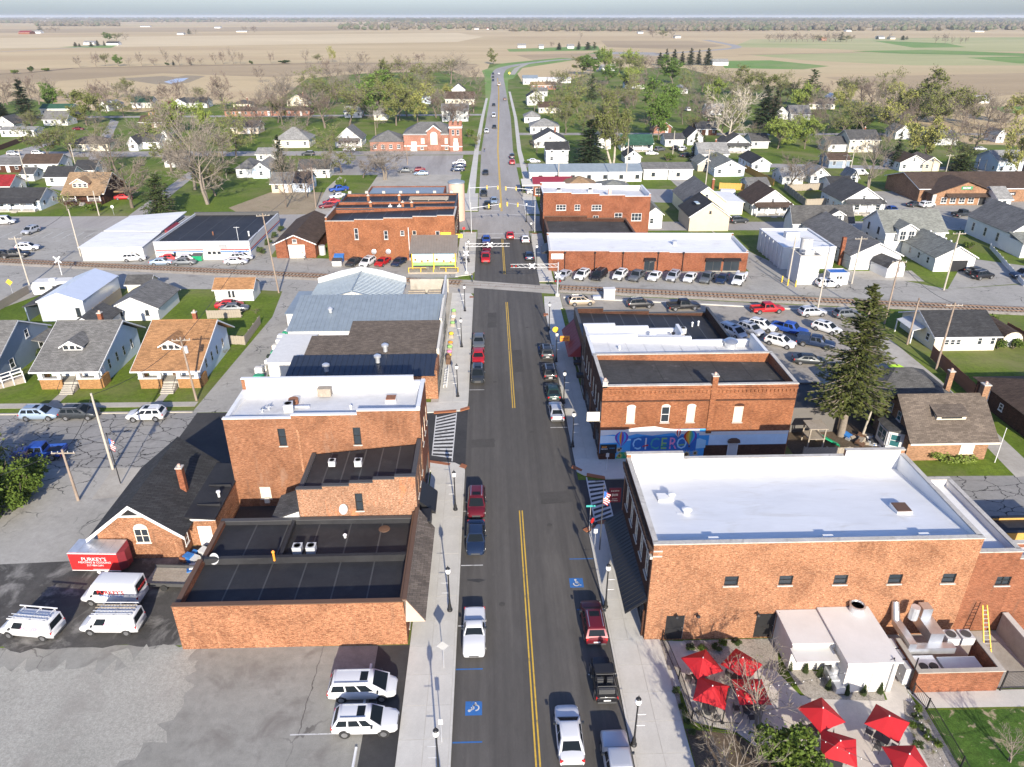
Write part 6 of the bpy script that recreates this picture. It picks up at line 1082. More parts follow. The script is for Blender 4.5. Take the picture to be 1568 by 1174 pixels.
for a in((64,263,54,9,'long white house with brown roof near the left edge','sh_brown','sd_white'),(92,284,40,8,'white garage with black roof behind the tan-roofed bungalow','sh_black','sd_white'),(132,273,30,8,'small white building with black roof right of the black-roofed garage','sh_black','sd_white'),(30,322,66,9,'white house with black roof and porch at the left edge','sh_black','sd_blue'),(0,299,36,8,'white garage with red roof at the left edge','sh_red','sd_white'),(137,231,58,9,'cream house with brown-grey hip roof among bare trees on the left','sh_browngrey','sd_cream','x',2.8,4.8,True),(87,176,46,9,'long cream barn with green roof below the left field','sh_green','sd_cream','x',3.2,5.0),(86,192,36,9,'grey-roofed white house with dormer below the green-roofed barn','sh_grey','sd_white','x',2.8,6.0),(109,184,18,8,'small red brick gable house below the green-roofed barn','sh_charcoal','brick_church','y',2.6,4.6),(160,170,14,7,'small white gabled shed at the edge of the left field','sh_lgrey','sd_white','y',2.6,4.6),(172,167,20,7,'white arched-roof shed beside the gabled one at the left field','sh_lgrey','sd_white','y',2.6,4.4),(10,200,26,9,'dark-roofed white house at the left edge below the spruce','sh_charcoal','sd_white','y',3,6),(28,209,50,8,'low white house with flat grey roof near the red fence','sh_lgrey','sd_white','x',2.6,3.6),(14,264,40,9,'low house with grey roof and dark red walls at the left edge','sh_grey','brick_dark','x',2.5,4.0),(44,277,18,6,'white shed with dark roof in a left yard','sh_charcoal','sd_white','x',2.2,3.6),(218,165,30,9,'white house with pale green roof beyond the left trees','sh_green','sd_white','x',2.9,5.6),(275,166,22,10,'white gabled house beside the long dark-roofed one','sh_charcoal','sd_white','y',2.8,5.0),(300,165,34,10,'long white house with dark roof near the puddled field','sh_charcoal','sd_white'),(249,179,42,10,'brick ranch with brown hip roof below the dark-roofed house','sh_brown','brick_church','x',2.7,4.4,True),(368,178,46,10,'brick ranch with brown roof left of the tall bare tree','sh_brown','brick_church','x',2.7,4.4,True),(371,167,26,9,'cream house with dark hip roof behind the brick ranch','sh_charcoal','sd_cream','x',2.9,4.6,True),(205,231,14,14,'white gabled house with long dark roof among the left trees','sh_charcoal','sd_white','y',2.8,5.2),(226,228,38,9,'white wing with dark roof joined to the gabled house on the left','sh_charcoal','sd_white'),(255,224,20,9,'white steep-gabled house under the budding tree','sh_sage','sd_white','y',2.8,6.0),(267,256,28,9,'low white house with grey roof behind the big budding tree','sh_grey','sd_white'),(378,272,30,10,'white house with grey hip roof right of the big budding tree','sh_grey','sd_white','x',2.9,5.2,True),(239,196,48,9,'dark brown ranch behind shrubs on the left','sh_brown','sd_brown'),(376,205,40,10,'dark-roofed ranch with pale wall above the grey hip roof','sh_charcoal','sd_tan'),(448,226,52,12,'cream house with large pale grey hip roof','sh_lgrey','sd_cream','x',3.0,7.0,True),(534,225,40,12,'white steep-gabled cottage with porch left of the church','sh_grey','sd_white','y',3.0,7.2),(412,177,46,10,'brick ranch with grey roof left of the tall bare trees','sh_browngrey','brick_church','x',2.7,4.2,True),(457,177,36,10,'brick ranch with brown hip roof under the bare trees','sh_brown','brick_church','x',2.7,4.2,True),(456,162,32,9,'cream gabled house far behind the brick ranches','sh_brown','sd_cream','y',3,6),(482,272,46,8,'white garage with dark roof behind the brick row','sh_charcoal','sd_white'),(432,295,30,9,'tan garage with grey roof by the vacant lot','sh_grey','sd_tan'),(462,294,26,9,'pale blue garage with black roof by the vacant lot','sh_black','sd_blue'),(401,273,26,12,'blue-grey sided house left of the vacant lot','sh_lgrey','sd_blue','y',2.8,4.8),(408,248,28,9,'white low house above the blue-grey one','sh_lgrey','sd_white','x',2.7,4.2),(697,186,40,12,'white two-storey house with grey roof behind the church tower','sh_grey','sd_white','x',5.0,7.6),(704,160,44,12,'cream house with brown roof left of the far main street','sh_brown','sd_cream','x',3.2,6.6),(702,145,20,10,'small white gabled house at the far end of the street','sh_charcoal','sd_white','y',3.4,6.6),(652,159,14,10,'narrow grey house behind the church trees','sh_grey','sd_blue','y',4,7),(583,184,20,9,'pale house half hidden behind the big green tree','sh_lgrey','sd_cream'),(541,180,26,9,'white house behind bare trees above the cottage','sh_lgrey','sd_white'),(842,226,48,12,'white bungalow with brick base right of the far main street','sh_charcoal','sd_white','y',2.8,6.0),(853,250,34,9,'white two-storey house with black roof left of the tall spruce','sh_black','sd_white','x',4.6,6.6),(834,204,44,12,'pale hip-roofed house on the right of the far main street','sh_lgrey','sd_white','x',3.0,5.6,True),(815,188,24,10,'small grey-roofed house beyond the pale hip-roofed one','sh_lgrey','sd_white','x',2.8,5.0,True),(820,161,26,12,'white two-storey gabled house by the far street bend','sh_black','sd_white','y',4.6,7.6),(842,173,34,10,'house with brown roof behind the budding street tree','sh_brown','sd_cream','x',2.8,5.2),(975,231,48,9,'white house with bright green roof and porch','sh_green','sd_white','x',2.9,5.4),(969,250,24,8,'small white garage with black gable roof below the green-roofed house','sh_black','sd_white','y',2.4,4.4),(924,228,22,10,'white gabled house right of the tall spruce','sh_sage','sd_white','y',3.4,6.6),(972,136,30,10,'white ranch beyond the bright green trees','sh_brown','sd_white'),(930,108,22,10,'white house at the edge of the far field','sh_lgrey','sd_white'),(812,129,22,12,'white store with teal roof at the far street bend','metal_blue','sd_white','x',4,6),(848,127,52,10,'long white shed with white roof by the far bend','roof_white','sd_white','x',2.8,3.8),(832,137,38,10,'brown-roofed house below the long white shed','sh_tanroof','brick_church','x',2.8,4.8),(826,147,24,9,'grey-roofed house above the white gabled house by the bend','sh_grey','sd_white','x',2.8,4.8),(1014,204,27,9,'bright red brick gabled house on the right','sh_charcoal','brick_church','y',2.8,5.4),(1032,224,28,9,'white garage with charcoal roof by the dark driveway','sh_charcoal','sd_white','x',2.7,4.4),(1064,222,24,11,'dark-roofed house behind the two cone-shaped cedars','sh_black','sd_white','y',3,6),(1092,250,44,11,'white house with grey roof and brick chimney below the cedars','sh_lgrey','sd_white','x',3.2,6.2),(1116,270,46,16,'pale blue house with long grey roof and orange fence','sh_sage','sd_blue','y',2.8,5.0),(1080,262,24,9,'small tan gabled shed left of the pale blue house','sh_sage','sd_tan','y',2.4,4.2),(1128,233,40,11,'white gabled house with dark porch under the pale sycamore','sh_charcoal','sd_white','y',3.0,6.4),(1163,227,26,10,'white wing with dark roof right of the sycamore house','sh_charcoal','sd_white'),(1164,263,28,14,'pale blue house with black roof right of the orange fence','sh_black','sd_blue','y',2.8,4.6),(1161,296,30,8,'white shed with grey roof left of the brown-roofed house','sh_grey','sd_white','x',2.3,3.8),(1043,143,20,9,'white hip-roofed house among the far right trees','sh_lgrey','sd_white','x',3,5.4,True),(1095,176,26,10,'white house half hidden behind bare trees on the right','sh_lgrey','sd_white'),(1082,207,30,10,'slate-roofed house behind the red brick one','sh_charcoal','brick_dark'),(1225,184,30,10,'grey gambrel-roofed house behind the lime-green trees','sh_grey','sd_grey','x',3,6.5),(1195,183,22,10,'white gabled house left of the grey gambrel','sh_brown','sd_white','y',3,6),(1283,232,32,9,'white ranch with dark roof and row of windows on the right','sh_charcoal','sd_white'),(1321,233,46,11,'two-storey house with dark roof and brick chimney on the right','sh_charcoal','sd_cream','x',4.6,7.4),(1284,257,32,8,'slate blue shed below the white ranch','sh_brown','sd_slate','x',2.6,4.4),(1254,281,28,9,'white gabled garage behind the weathered fence','sh_lgrey','sd_white','y',2.6,4.8),(1213,282,32,9,'low white double-gabled garage left of the weathered fence','sh_lgrey','sd_white','x',2.4,4.2),(1306,283,13,6,'tiny white barn with round vent by the utility poles','sh_lgrey','sd_white','y',2.4,4.4),(1288,297,34,9,'white garage with black roof left of the porch house','sh_black','sd_white','x',2.5,4.2),(1318,327,64,13,'white house with dark roof and wide porch opposite the tracks','sh_charcoal','sd_white','y',3.4,6.8),(1180,329,60,12,'white house with brown roof and long white porch','sh_brown','sd_white','y',2.9,6.4),(1396,262,40,11,'dark brown roofed house behind the restaurant','sh_brown','sd_white','y',3,5.2),(1424,262,26,10,'brown-grey roofed house right of the dark brown one','sh_bark','sd_tan','y',2.8,4.6),(1552,266,56,12,'pale grey house behind bare branches at the right edge','sh_lgrey','sd_blue','x',4,6.5),(1530,218,12,8,'small white round-topped shed near the right edge','sh_lgrey','sd_white','y',3,5),(1381,213,22,9,'white gabled house behind the yellow-green trees on the right','sh_lgrey','sd_white','y',3,5.4),(1445,222,40,9,'low white house hidden by trees above the restaurant','sh_lgrey','sd_white'),(1258,167,40,9,'cream shed with tan boards at the edge of the right field','sh_bark','sd_cream'),(1276,156,12,7,'white dome-roofed shed at the edge of the right field','roof_white','sd_white','y',2.6,4.6),(1535,320,20,9,'small white house with pale roof at the right edge of the restaurant lot','sh_lgrey','sd_white'),(1500,158,30,10,'low white farm shed by the right green field','roof_white','sd_white','x',2.6,3.8)):
 k=dict(zip(('ridge','ev','rd','hip'),a[7:]));lb=a[4];gar=('garage' in lb or 'shed' in lb or 'barn' in lb)
 nm='garage' if 'garage' in lb else 'shed' if 'shed' in lb else 'barn' if 'barn' in lb else 'shop' if 'store' in lb else 'house'
 th=H(a[0],a[1],a[2],a[3],lb,a[5],a[6],name=nm,cat=nm,wins=1 if gar and a[2]<24 else None,chim=(.2,.1)if('chimney' in lb or 'brick' in lb)and not gar else None,por=.9 if 'porch' in lb else None,**k)
for i,(a,b)in enumerate(((985,1022),(1023,1060))):
 x0,y0=P(a,275);x1,_=P(b,275);o=gable_thing('lock_up_garage',['left white lock-up with grey roof in the row behind the brick hall','right white lock-up with grey roof in the row behind the brick hall'][i],'garage',x0,x1,y0,y0+10,3.2,4.4,'stucco_white','sh_grey','x',.2);w=x1-x0
 door(o,-w*.3,-5.01,0,.9,2.0,0,'white',False);window(o,-w*.1,-5.01,1.1,1.1,1.1,0,'dark')
x0,y0=P(812,283);x1,_=P(984,280);mr=gable_thing('long_range','long low white range with blue-grey metal roof behind the red-roofed shop','building',x0,x1,y0+4,y0+14,3.0,4.6,'stucco_white','metal_blue','x',.2)
for i in range(7):window(mr,-14+i*5,-5.01,1,1.2,1.1,0,'dark')
x0,y0=P(816,296);x1,_=P(874,296);rr=gable_thing('red_roof_shop','brick shop with red metal roof beyond the brick hall','shop',x0,x1,y0-4,y0+5,3.2,4.6,'brick_red','metal_red','x',.3);window(rr,-4,-4.51,.6,2,1.8,0,'white')
x0,y0=P(850,300);x1,_=P(910,300);th=gable_thing('tan_roof_house','house with tan hip roof just behind the brick hall','house',x0+2,x1,y0-6,y0+4,3.6,5.8,'sd_tan','sh_tanroof','x',.4,hip=True);window(th,0,-5.01,1,1.2,1.2)
x0,y0=P(912,300);x1,_=P(960,300);th=gable_thing('sage_roof_house','house with low sage hip roof behind the brick hall','house',x0,x1,y0-6,y0+4,3.2,4.8,'sd_white','sh_sage','x',.4,hip=True);window(th,0,-5.01,1,1.2,1.2)
x0,y0=P(1062,355);th=gable_thing('garage','pinkish garage with steep black roof beside the cross street','garage',47.4,56.9,171.2,182,3.6,6.8,'sd_tan','sh_black','y',.35);window(th,0,-5.402,4.2,.5,.6,0,'dark');MB().box(-2.6,-1.6,-2,.6,5.65,5.8).build('skylight','glass_pale',th,(0,0,0),(0,0,0))
th=gable_thing('house','pale yellow house with grey roof and white wing beside the cross street','house',50,60.5,186,200,3.6,7.4,'sd_yellow','sh_grey','y',.4);window(th,0,-7.002,4.2,.8,1.3,0,'white');window(th,2.6,-7.002,1.2,1.0,1.3,0,'white');MB().box(5.3,10,-6,6,0,3.2).build('wing','sd_cream',th);MB().slab([(5.26,-6.3,3.5),(10.3,-6.3,3.25),(10.3,6.3,3.25),(5.26,6.3,3.5)],.1).build('wing_roof','roof_white',th);chimney(th,3.0,-1,3,8,.6,'brick_red',local=True)
th=gable_thing('house_annex','grey hip-roofed annex at the back corner of the brick hall','house',37.6,41.5,174,186,3.6,5.0,'sd_white','sh_sage','y',.4);window(th,-.6,-6.002,1.2,.9,1.3,0,'white')
th=thing('shop_canopy','tan flat canopy with posts over a shop entrance at the cross street','canopy',(12.0,213.5,0));MB().box(-2.8,2.2,-4.5,4.5,3.1,3.4).build('roof','cream',th)
for x in(-2.6,2.0):
 for y in(-4.3,4.3):MB().box(x-.1,x+.1,y-.1,y+.1,0,3.1).build('post','dark_grey',th)
for i,(px,py,wpx,roof,wm,lb,d)in enumerate(((37,52,17,'sh_red','brick_red','dark red barn far out in the left field',30),(57,51,10,'sh_lgrey','sd_white','white farmhouse beside the far red barn',20),(136,68,16,'sh_lgrey','sd_white','grey-roofed farmhouse among evergreens in the left field',16),(172,69,18,'sh_black','sd_white','white farm garage right of the evergreen clump',14),(276,53,10,'sh_lgrey','sd_white','small white farmhouse in the middle of the left field',18),(333,43,9,'sh_lgrey','sd_white','white barn near the far left wood',20),(222,41,14,'sh_lgrey','sd_white','long white farm shed on the far left horizon',25),(370,49,16,'sh_lgrey','sd_cream','pale farm shed left of the far copse',25),(799,73,12,'sh_lgrey','sd_white','white gabled farmhouse right of the far road bend',14),(829,74,7,'sh_lgrey','sd_white','tiny white shed beside the far farmhouse',10),(874,74,10,'sh_lgrey','sd_white','small white house left of the far evergreens',12),(1103,100,24,'sh_lgrey','sd_white','white shed by the bright green field',12),(1038,58,9,'sh_lgrey','sd_white','white farmhouse with steep roof near the far highway',18),(981,51,8,'sh_lgrey','sd_white','white house at the far tree line',18),(805,42,30,'sh_lgrey','sd_white','long white barn at the far centre tree line',30),(1200,44,8,'sh_red','sd_white','red-roofed house at the far right tree line',25),(1246,43,10,'sh_lgrey','sd_cream','pale barn at the far right tree line',25),(1350,59,9,'sh_lgrey','sd_white','white farmhouse left of the right field trees',18),(1367,60,8,'sh_lgrey','sd_tan','tan farm shed in the right field',16),(1500,49,14,'sh_lgrey','sd_cream','cream farmhouse far on the right horizon',25),(1262,62,8,'sh_tan','brick_church','small orange-roofed house in the right copse',14),(1300,48,8,'sh_lgrey','sd_white','white farm shed right of the far copse',22),(750,45,9,'sh_red','sd_white','red-roofed farmhouse beyond the far road',25),(730,45,7,'sh_lgrey','sd_white','small white farmhouse beyond the far road',20),(1150,45,14,'sh_lgrey','sd_white','white farm shed right of the far highway bend',25))):
 x,y=P(px,py);w=wpx/ppm(px,py);th=gable_thing('farm_building',lb,'farm building',x-w/2,x+w/2,y,y+d,4.5 if 'barn' in lb else 3.2,8.5 if 'barn' in lb else 6.0,wm,roof,'x',.5)
 # ================================================================== vehicles (front towards local +Y)
def loft(st,ring):
 """body shell through stations (y, zbottom, ztop, halfwidth)"""
 m=MB();n=None
 for(y,zb,zt,hw)in st:
  h=zt-zb;r=[(-hw*.86,zb),(-hw*.97,zb+h*.16),(-hw,zb+h*.45),(-hw*.985,zb+h*.74),(-hw*.90,zb+h*.94),(-hw*.62,zt),(0,zt+.015)]
  r=r+[(-x,z)for x,z in reversed(r[:-1])];n=len(r);m.v+=[(x,y,z)for x,z in r]
 for k in range(len(st)-1):
  for i in range(n):
   j=(i+1)%n;m.f.append((k*n+j,k*n+i,(k+1)*n+i,(k+1)*n+j));m.m.append(0)
 m.f.append(tuple(range(n)));m.m.append(0);m.f.append(tuple(reversed(range((len(st)-1)*n,len(st)*n))));m.m.append(0)
 return m
def lerp(a,b,t):return tuple(x+(y-x)*t for x,y in zip(a,b))
CT={}
CT['sedan']=dict(L=4.8,W=1.84,st=[(-2.4,.42,.78,.70),(-2.3,.30,.98,.84),(-1.9,.24,1.05,.90),(-1.0,.20,1.02,.92),(0,.20,.98,.92),(1.0,.20,.95,.92),(1.7,.22,.88,.90),(2.2,.28,.76,.83),(2.4,.40,.60,.66)],cab=(-1.95,1.15,.90,-1.05,.35,.62,.95,1.46),wb=1.4,wr=.33)
CT['coupe']=dict(L=5.1,W=1.86,st=[(-2.55,.42,.84,.78),(-2.45,.32,.94,.88),(-1.5,.25,.96,.92),(0,.22,.95,.92),(1.2,.22,.94,.92),(2.3,.28,.88,.88),(2.5,.36,.74,.80),(2.55,.42,.66,.76)],cab=(-1.0,.75,.86,-.55,.15,.64,.92,1.38),wb=1.5,wr=.33)
CT['suv']=dict(L=4.7,W=1.88,st=[(-2.35,.48,.90,.74),(-2.28,.36,1.05,.86),(-1.8,.28,1.12,.92),(-.6,.26,1.10,.94),(.8,.26,1.08,.94),(1.6,.28,1.04,.92),(2.15,.34,.92,.85),(2.35,.46,.72,.70)],cab=(-2.25,1.3,.91,-1.78,.35,.66,1.06,1.70),wb=1.38,wr=.36)
CT['minivan']=dict(L=5.1,W=1.98,st=[(-2.55,.44,.90,.80),(-2.45,.32,1.05,.93),(-1.8,.24,1.10,.98),(0,.22,1.06,.99),(1.2,.22,1.02,.98),(1.9,.26,.94,.93),(2.4,.34,.78,.82),(2.55,.42,.62,.66)],cab=(-2.48,1.95,.95,-2.1,.75,.71,1.02,1.74),wb=1.5,wr=.34)
CT['pickup']=dict(L=5.7,W=1.98,st=[(-2.85,.50,.78,.90),(-2.8,.42,.80,.95),(-1.6,.40,.80,.97),(-.95,.38,.80,.97),(-.9,.36,1.12,.97),(.7,.34,1.12,.98),(1.4,.34,1.12,.96),(2.5,.40,1.06,.92),(2.8,.46,.86,.86),(2.85,.52,.74,.78)],cab=(-.9,1.35,.92,-.75,.65,.70,1.06,1.86),wb=1.75,wr=.39)
CT['van']=dict(L=5.6,W=2.0,st=[(-2.8,.46,1.05,.94),(-2.75,.36,1.15,.98),(-1.5,.30,1.16,1.0),(.5,.30,1.14,1.0),(1.6,.30,1.06,.98),(2.4,.36,.94,.92),(2.7,.42,.80,.84),(2.8,.50,.70,.74)],cab=(-2.72,2.0,.97,-2.62,1.15,.80,1.08,2.08),wb=1.7,wr=.36)
CT['high_van']=dict(L=5.9,W=2.05,st=[(-2.95,.46,1.15,.98),(-2.9,.36,1.25,1.01),(-1.5,.30,1.26,1.02),(.7,.30,1.24,1.02),(1.8,.30,1.16,1.0),(2.5,.36,1.0,.94),(2.85,.42,.84,.86),(2.95,.50,.72,.76)],cab=(-2.9,2.2,1.0,-2.8,1.2,.88,1.18,2.65),wb=1.85,wr=.36)
CT['jeep']=dict(L=4.1,W=1.78,st=[(-2.0,.46,.92,.80),(-1.95,.42,.98,.82),(0,.42,1.0,.82),(.6,.42,1.02,.80),(1.75,.46,1.02,.70),(1.9,.50,.98,.66),(1.95,.54,.80,.62)],cab=(-1.9,.55,.80,-1.85,.35,.74,.96,1.78),wb=1.22,wr=.40)
_vc={}
def vehicle(kind,color,x,y,deg,label,cat=None,extra=None,group='parked and passing vehicles',name=None):
 if kind not in _vc:_vc[kind]=vehicle_parts(kind)
 th=thing(name or{'high_van':'van','jeep':'jeep','coupe':'coupe'}.get(kind,kind),label,cat or{'high_van':'van','suv':'car','sedan':'car','coupe':'car','minivan':'car','jeep':'car','pickup':'pickup'}.get(kind,kind),(x,y,.02),R_(deg),group)
 for nm,me,loc,subs in _vc[kind]:
  o=link(nm,me,th,loc)
  if me.materials[0]==M('c_white'):
   o.material_slots[0].link='OBJECT';o.material_slots[0].material=M(color)
  for sn,sm,sloc in subs:link(sn,sm,o,sloc)
 return th
def vehicle_parts(kind):
 d=CT[kind];W2=d['W']/2;L=d['L'];P_=[]
 P_.append(('body',loft(d['st'],None).mesh('body','c_white',42),None,[]))
 b0,b1,bw,t0,t1,tw,zb,zt=d['cab'];zm=zt-.10
 B=[(-bw,b0,zb-.04),(bw,b0,zb-.04),(bw,b1,zb-.04),(-bw,b1,zb-.04)];Tm=[(-tw-.05,t0-.06,zm),(tw+.05,t0-.06,zm),(tw+.05,t1+.1,zm),(-tw-.05,t1+.1,zm)];Tr=[(-tw*.96,t0+.03,zt-.035),(tw*.96,t0+.03,zt-.035),(tw*.96,t1-.02,zt-.035),(-tw*.96,t1-.02,zt-.035)];Tt=[(-tw*.78,t0+.22,zt),(tw*.78,t0+.22,zt),(tw*.78,t1-.3,zt),(-tw*.78,t1-.3,zt)]
 m=MB();m.v=B+Tm+Tr+Tt
 for a in(0,4,8):
  for i in range(4):j=(i+1)%4;m.f.append((a+i,a+j,a+4+j,a+4+i));m.m.append(0)
 m.f.append((12,13,14,15));m.m.append(0)
 if kind=='jeep':
  rl=MB()
  for s in(-1,1):rl.cyl((s*.7,-1.75,.95),(s*.7,-1.6,1.72),.04,.04,6).cyl((s*.7,-1.6,1.72),(s*.7,.3,1.74),.04,.04,6).cyl((s*.7,.3,1.74),(s*.7,.55,1.0),.04,.04,6).cyl((s*.7,-.5,1.73),(s*.7,-.5,.95),.04,.04,6)
  rl.cyl((-.7,-.5,1.73),(.7,-.5,1.73),.04,.04,6).cyl((-.7,.3,1.74),(.7,.3,1.74),.04,.04,6).cyl((-.7,-1.6,1.72),(.7,-1.6,1.72),.04,.04,6)
  P_.append(('roll_cage',rl.mesh('roll_cage','black'),None,[]));P_.append(('soft_top',MB().box(-.74,.74,-.45,.45,1.76,1.82).mesh('soft_top','black'),None,[]))
  for x in(-.38,.38):P_.append(('seat',MB().box(x-.25,x+.25,-.55,.0,.8,1.05).box(x-.24,x+.24,-.75,-.55,.9,1.5).mesh('seat','dark_grey'),None,[]))
  P_.append(('rear_seat',MB().box(-.6,.6,-1.5,-1.1,.85,1.05).box(-.6,.6,-1.7,-1.5,.9,1.45).mesh('rear_seat','dark_grey'),None,[]));P_.append(('cab_tub',MB().box(-.72,.72,-1.85,.4,.97,1.015).mesh('cab_tub','black'),None,[]))
  P_.append(('windscreen',MB().slab([(-.68,.58,1.03),(.68,.58,1.03),(.66,.36,1.7),(-.66,.36,1.7)],.03).mesh('windscreen','glass_car'),None,[]))
 else:P_.append(('cabin',m.mesh('cabin','c_white',48),None,[]))
 def pane(q,u0,u1,v0,v1,off):
  a,b=lerp(q[0],q[1],u0),lerp(q[0],q[1],u1);c,e=lerp(q[3],q[2],u1),lerp(q[3],q[2],u0)
  p=[lerp(a,e,v0),lerp(b,c,v0),lerp(b,c,v1),lerp(a,e,v1)];v=[Vector(k)for k in p];nn=(v[1]-v[0]).cross(v[3]-v[0]).normalized()*off
  g=MB();g.hexa([tuple(k-nn)for k in v]+[tuple(k+nn)for k in v]);return g.mesh('glass','glass_car')
 if kind!='jeep':
  P_.append(('windscreen',pane([B[2],B[3],Tm[3],Tm[2]],.06,.94,.10,.97,.012),None,[]));P_.append(('rear_window',pane([B[0],B[1],Tm[1],Tm[0]],.1,.9,.22,.92,.012),None,[]))
  cuts={'sedan':[(.16,.50),(.53,.80)],'coupe':[(.22,.80)],'pickup':[(.06,.42),(.46,.82)],'van':[(.64,.86)],'high_van':[(.66,.88)],'minivan':[(.05,.30),(.33,.56),(.59,.82)]}.get(kind,[(.06,.30),(.34,.60),(.64,.86)])
  for u0,u1 in cuts:
   v1=.92 if kind!='high_van' else .55
   P_.append(('side_window',pane([B[1],B[2],Tm[2],Tm[1]],u0,u1,.20,v1,.01),None,[]));P_.append(('side_window',pane([B[3],B[0],Tm[0],Tm[3]],1-u1,1-u0,.20,v1,.01),None,[]))
 wr=d['wr'];ty=MB();ty.cyl((-.115,0,0),(.115,0,0),wr,wr,18);rm=MB();rm.cyl((-.122,0,0),(.122,0,0),wr*.62,wr*.62,14);tm=ty.mesh('tyre','tyre');rmm=rm.mesh('rim','rim')
 aw=MB();aw.cyl((-.11,0,0),(.105,0,0),wr*1.17,wr*1.17,18);am=aw.mesh('wheel_well','rubber')
 for sx in(-1,1):
  for yy in(-d['wb'],d['wb']*1.0):P_.append(('wheel',tm,(sx*(W2-.10),yy,wr),[('rim',rmm,None),('wheel_well',am,(-sx*.02,0,.03))]))
 st=d['st'];yf,yr=st[-1][0],st[0][0];zf=st[-2][2]-.12;hw=st[-2][3]
 for s in(-1,1):
  P_.append(('headlight',MB().hexa([(s*hw*.62,yf-.16,zf-.10),(s*hw*.98,yf-.30,zf-.10),(s*hw*.98,yf-.36,zf-.10),(s*hw*.62,yf-.30,zf-.10),(s*hw*.62,yf-.16,zf+.05),(s*hw*1.0,yf-.30,zf+.06),(s*hw*1.0,yf-.36,zf+.06),(s*hw*.62,yf-.30,zf+.05)]).mesh('headlight','lamp_clear'),None,[]))
  zr=st[1][2]-.12;hr=st[1][3];P_.append(('tail_light',MB().box(min(s*hr*.72,s*hr*1.005),max(s*hr*.72,s*hr*1.005),yr+.03,yr+.16,zr-.14,zr+.08).mesh('tail_light','lamp_red'),None,[]))
  P_.append(('mirror',MB().hexa([(s*bw,b1-.75,zb+.08),(s*(bw+.2),b1-.75,zb+.08),(s*(bw+.2),b1-.6,zb+.08),(s*bw,b1-.6,zb+.08),(s*bw,b1-.75,zb+.22),(s*(bw+.2),b1-.75,zb+.24),(s*(bw+.2),b1-.6,zb+.24),(s*bw,b1-.6,zb+.22)]).mesh('mirror','c_dark'),None,[]))
 P_.append(('grille',MB().box(-hw*.5,hw*.5,yf-.12,yf+.01,.45,zf-.04).mesh('grille','dark_grey'),None,[]));P_.append(('number_plate',MB().box(-.26,.26,yr-.012,yr+.06,.62,.74).mesh('number_plate','white'),None,[]))
 P_.append(('rear_bumper',MB().box(-hr*.85,hr*.85,yr-.03,yr+.12,.40,.56).mesh('rear_bumper','dark_grey'),None,[]))
 if kind=='pickup':
  for s in(-1,1):P_.append(('bed_side',MB().box(min(s*.97,s*.87),max(s*.97,s*.87),-2.82,-.92,.805,1.16).mesh('bed_side','c_white'),None,[]))
  P_.append(('tailgate',MB().box(-.865,.865,-2.82,-2.72,.805,1.14).mesh('tailgate','c_white'),None,[]));P_.append(('bed_liner',MB().box(-.86,.86,-2.71,-.92,.805,.85).mesh('bed_liner','black'),None,[]))
 if kind in('suv','minivan'):
  for s in(-1,1):P_.append(('roof_rail',MB().box(s*tw*.86-.025,s*tw*.86+.025,t0+.15,t1-.2,zt+.0,zt+.06).mesh('roof_rail','steel'),None,[]))
  P_.append(('sunroof',MB().box(-.42,.42,t1-.85,t1-.28,zt-.01,zt+.012).mesh('sunroof','glass_car'),None,[]))
 return P_
V=vehicle
def VP(kind,color,px,py,deg,label,**k):x,y=P(px,py);return V(kind,color,x,y,deg,label,**k)
V('sedan','c_white',5.1,35.0,0,'white saloon driving up the street beside the yellow line')
V('pickup','c_silver',8.2,32.2,0,'silver grey truck parked by the right kerb, cut by the bottom edge')
V('jeep','c_black',8.2,39.6,0,'black open-top jeep parked on the right kerb')
V('suv','c_maroon',8.2,45.6,0,'maroon car parked on the right kerb nearest the black awning')
th=V('coupe','c_white',-1.75,44.8,180,'white old coupe with a flat rear deck facing the camera on the left kerb');MB().box(-.72,.72,-2.3,-1.05,.962,.985).build('deck_cover','c_white',th)
V('sedan','c_navy',-1.8,57.0,180,'dark navy saloon parked on the left kerb behind a maroon one');V('suv','c_maroon',-1.8,62.6,180,'maroon car parked on the left kerb near the zebra crossing')
V('sedan','c_silver',8.2,82.3,0,'silver saloon, nearest of the right kerb row beyond the crossing');V('sedan','c_green',8.2,87.8,0,'dark green saloon second in the right kerb row');V('suv','c_black',8.2,94.0,0,'black car third in the right kerb row');V('suv','c_dark',8.3,101.0,0,'black car fourth in the right kerb row by the blue mark')
V('suv','c_dark',-2.0,93.2,180,'dark grey car parked outside the hardware store');V('sedan','c_red',-2.0,99.5,180,'red car between two grey cars outside the hardware store');V('sedan','c_grey',-2.0,105.3,180,'grey saloon farthest of three outside the hardware store')
V('pickup','c_red',-1.0,149.2,180,'bright red pickup waiting at the crossing');V('suv','c_maroon',-.8,156.2,180,'maroon car behind the red pickup');V('sedan','c_blue',-.9,163.2,180,'blue car behind the crossing signal arm');V('sedan','c_red',4.6,166.9,0,'red car waiting on the right lane at the lights');V('sedan','c_white',8.0,163.5,0,'white car parked right just before the lights');V('sedan','c_navy',8.2,150.5,0,'dark car parked right beyond the crossing')
V('pickup','c_dark',-.6,196.5,180,'black truck stopped at the traffic lights');V('sedan','c_lblue',1.2,202.5,180,'pale blue car in the middle of the road at the lights');V('suv','c_dark',-1.6,211.5,180,'dark car just past the traffic lights on the left');V('sedan','c_dark',-1.2,243.0,180,'dark car beside the church car park')
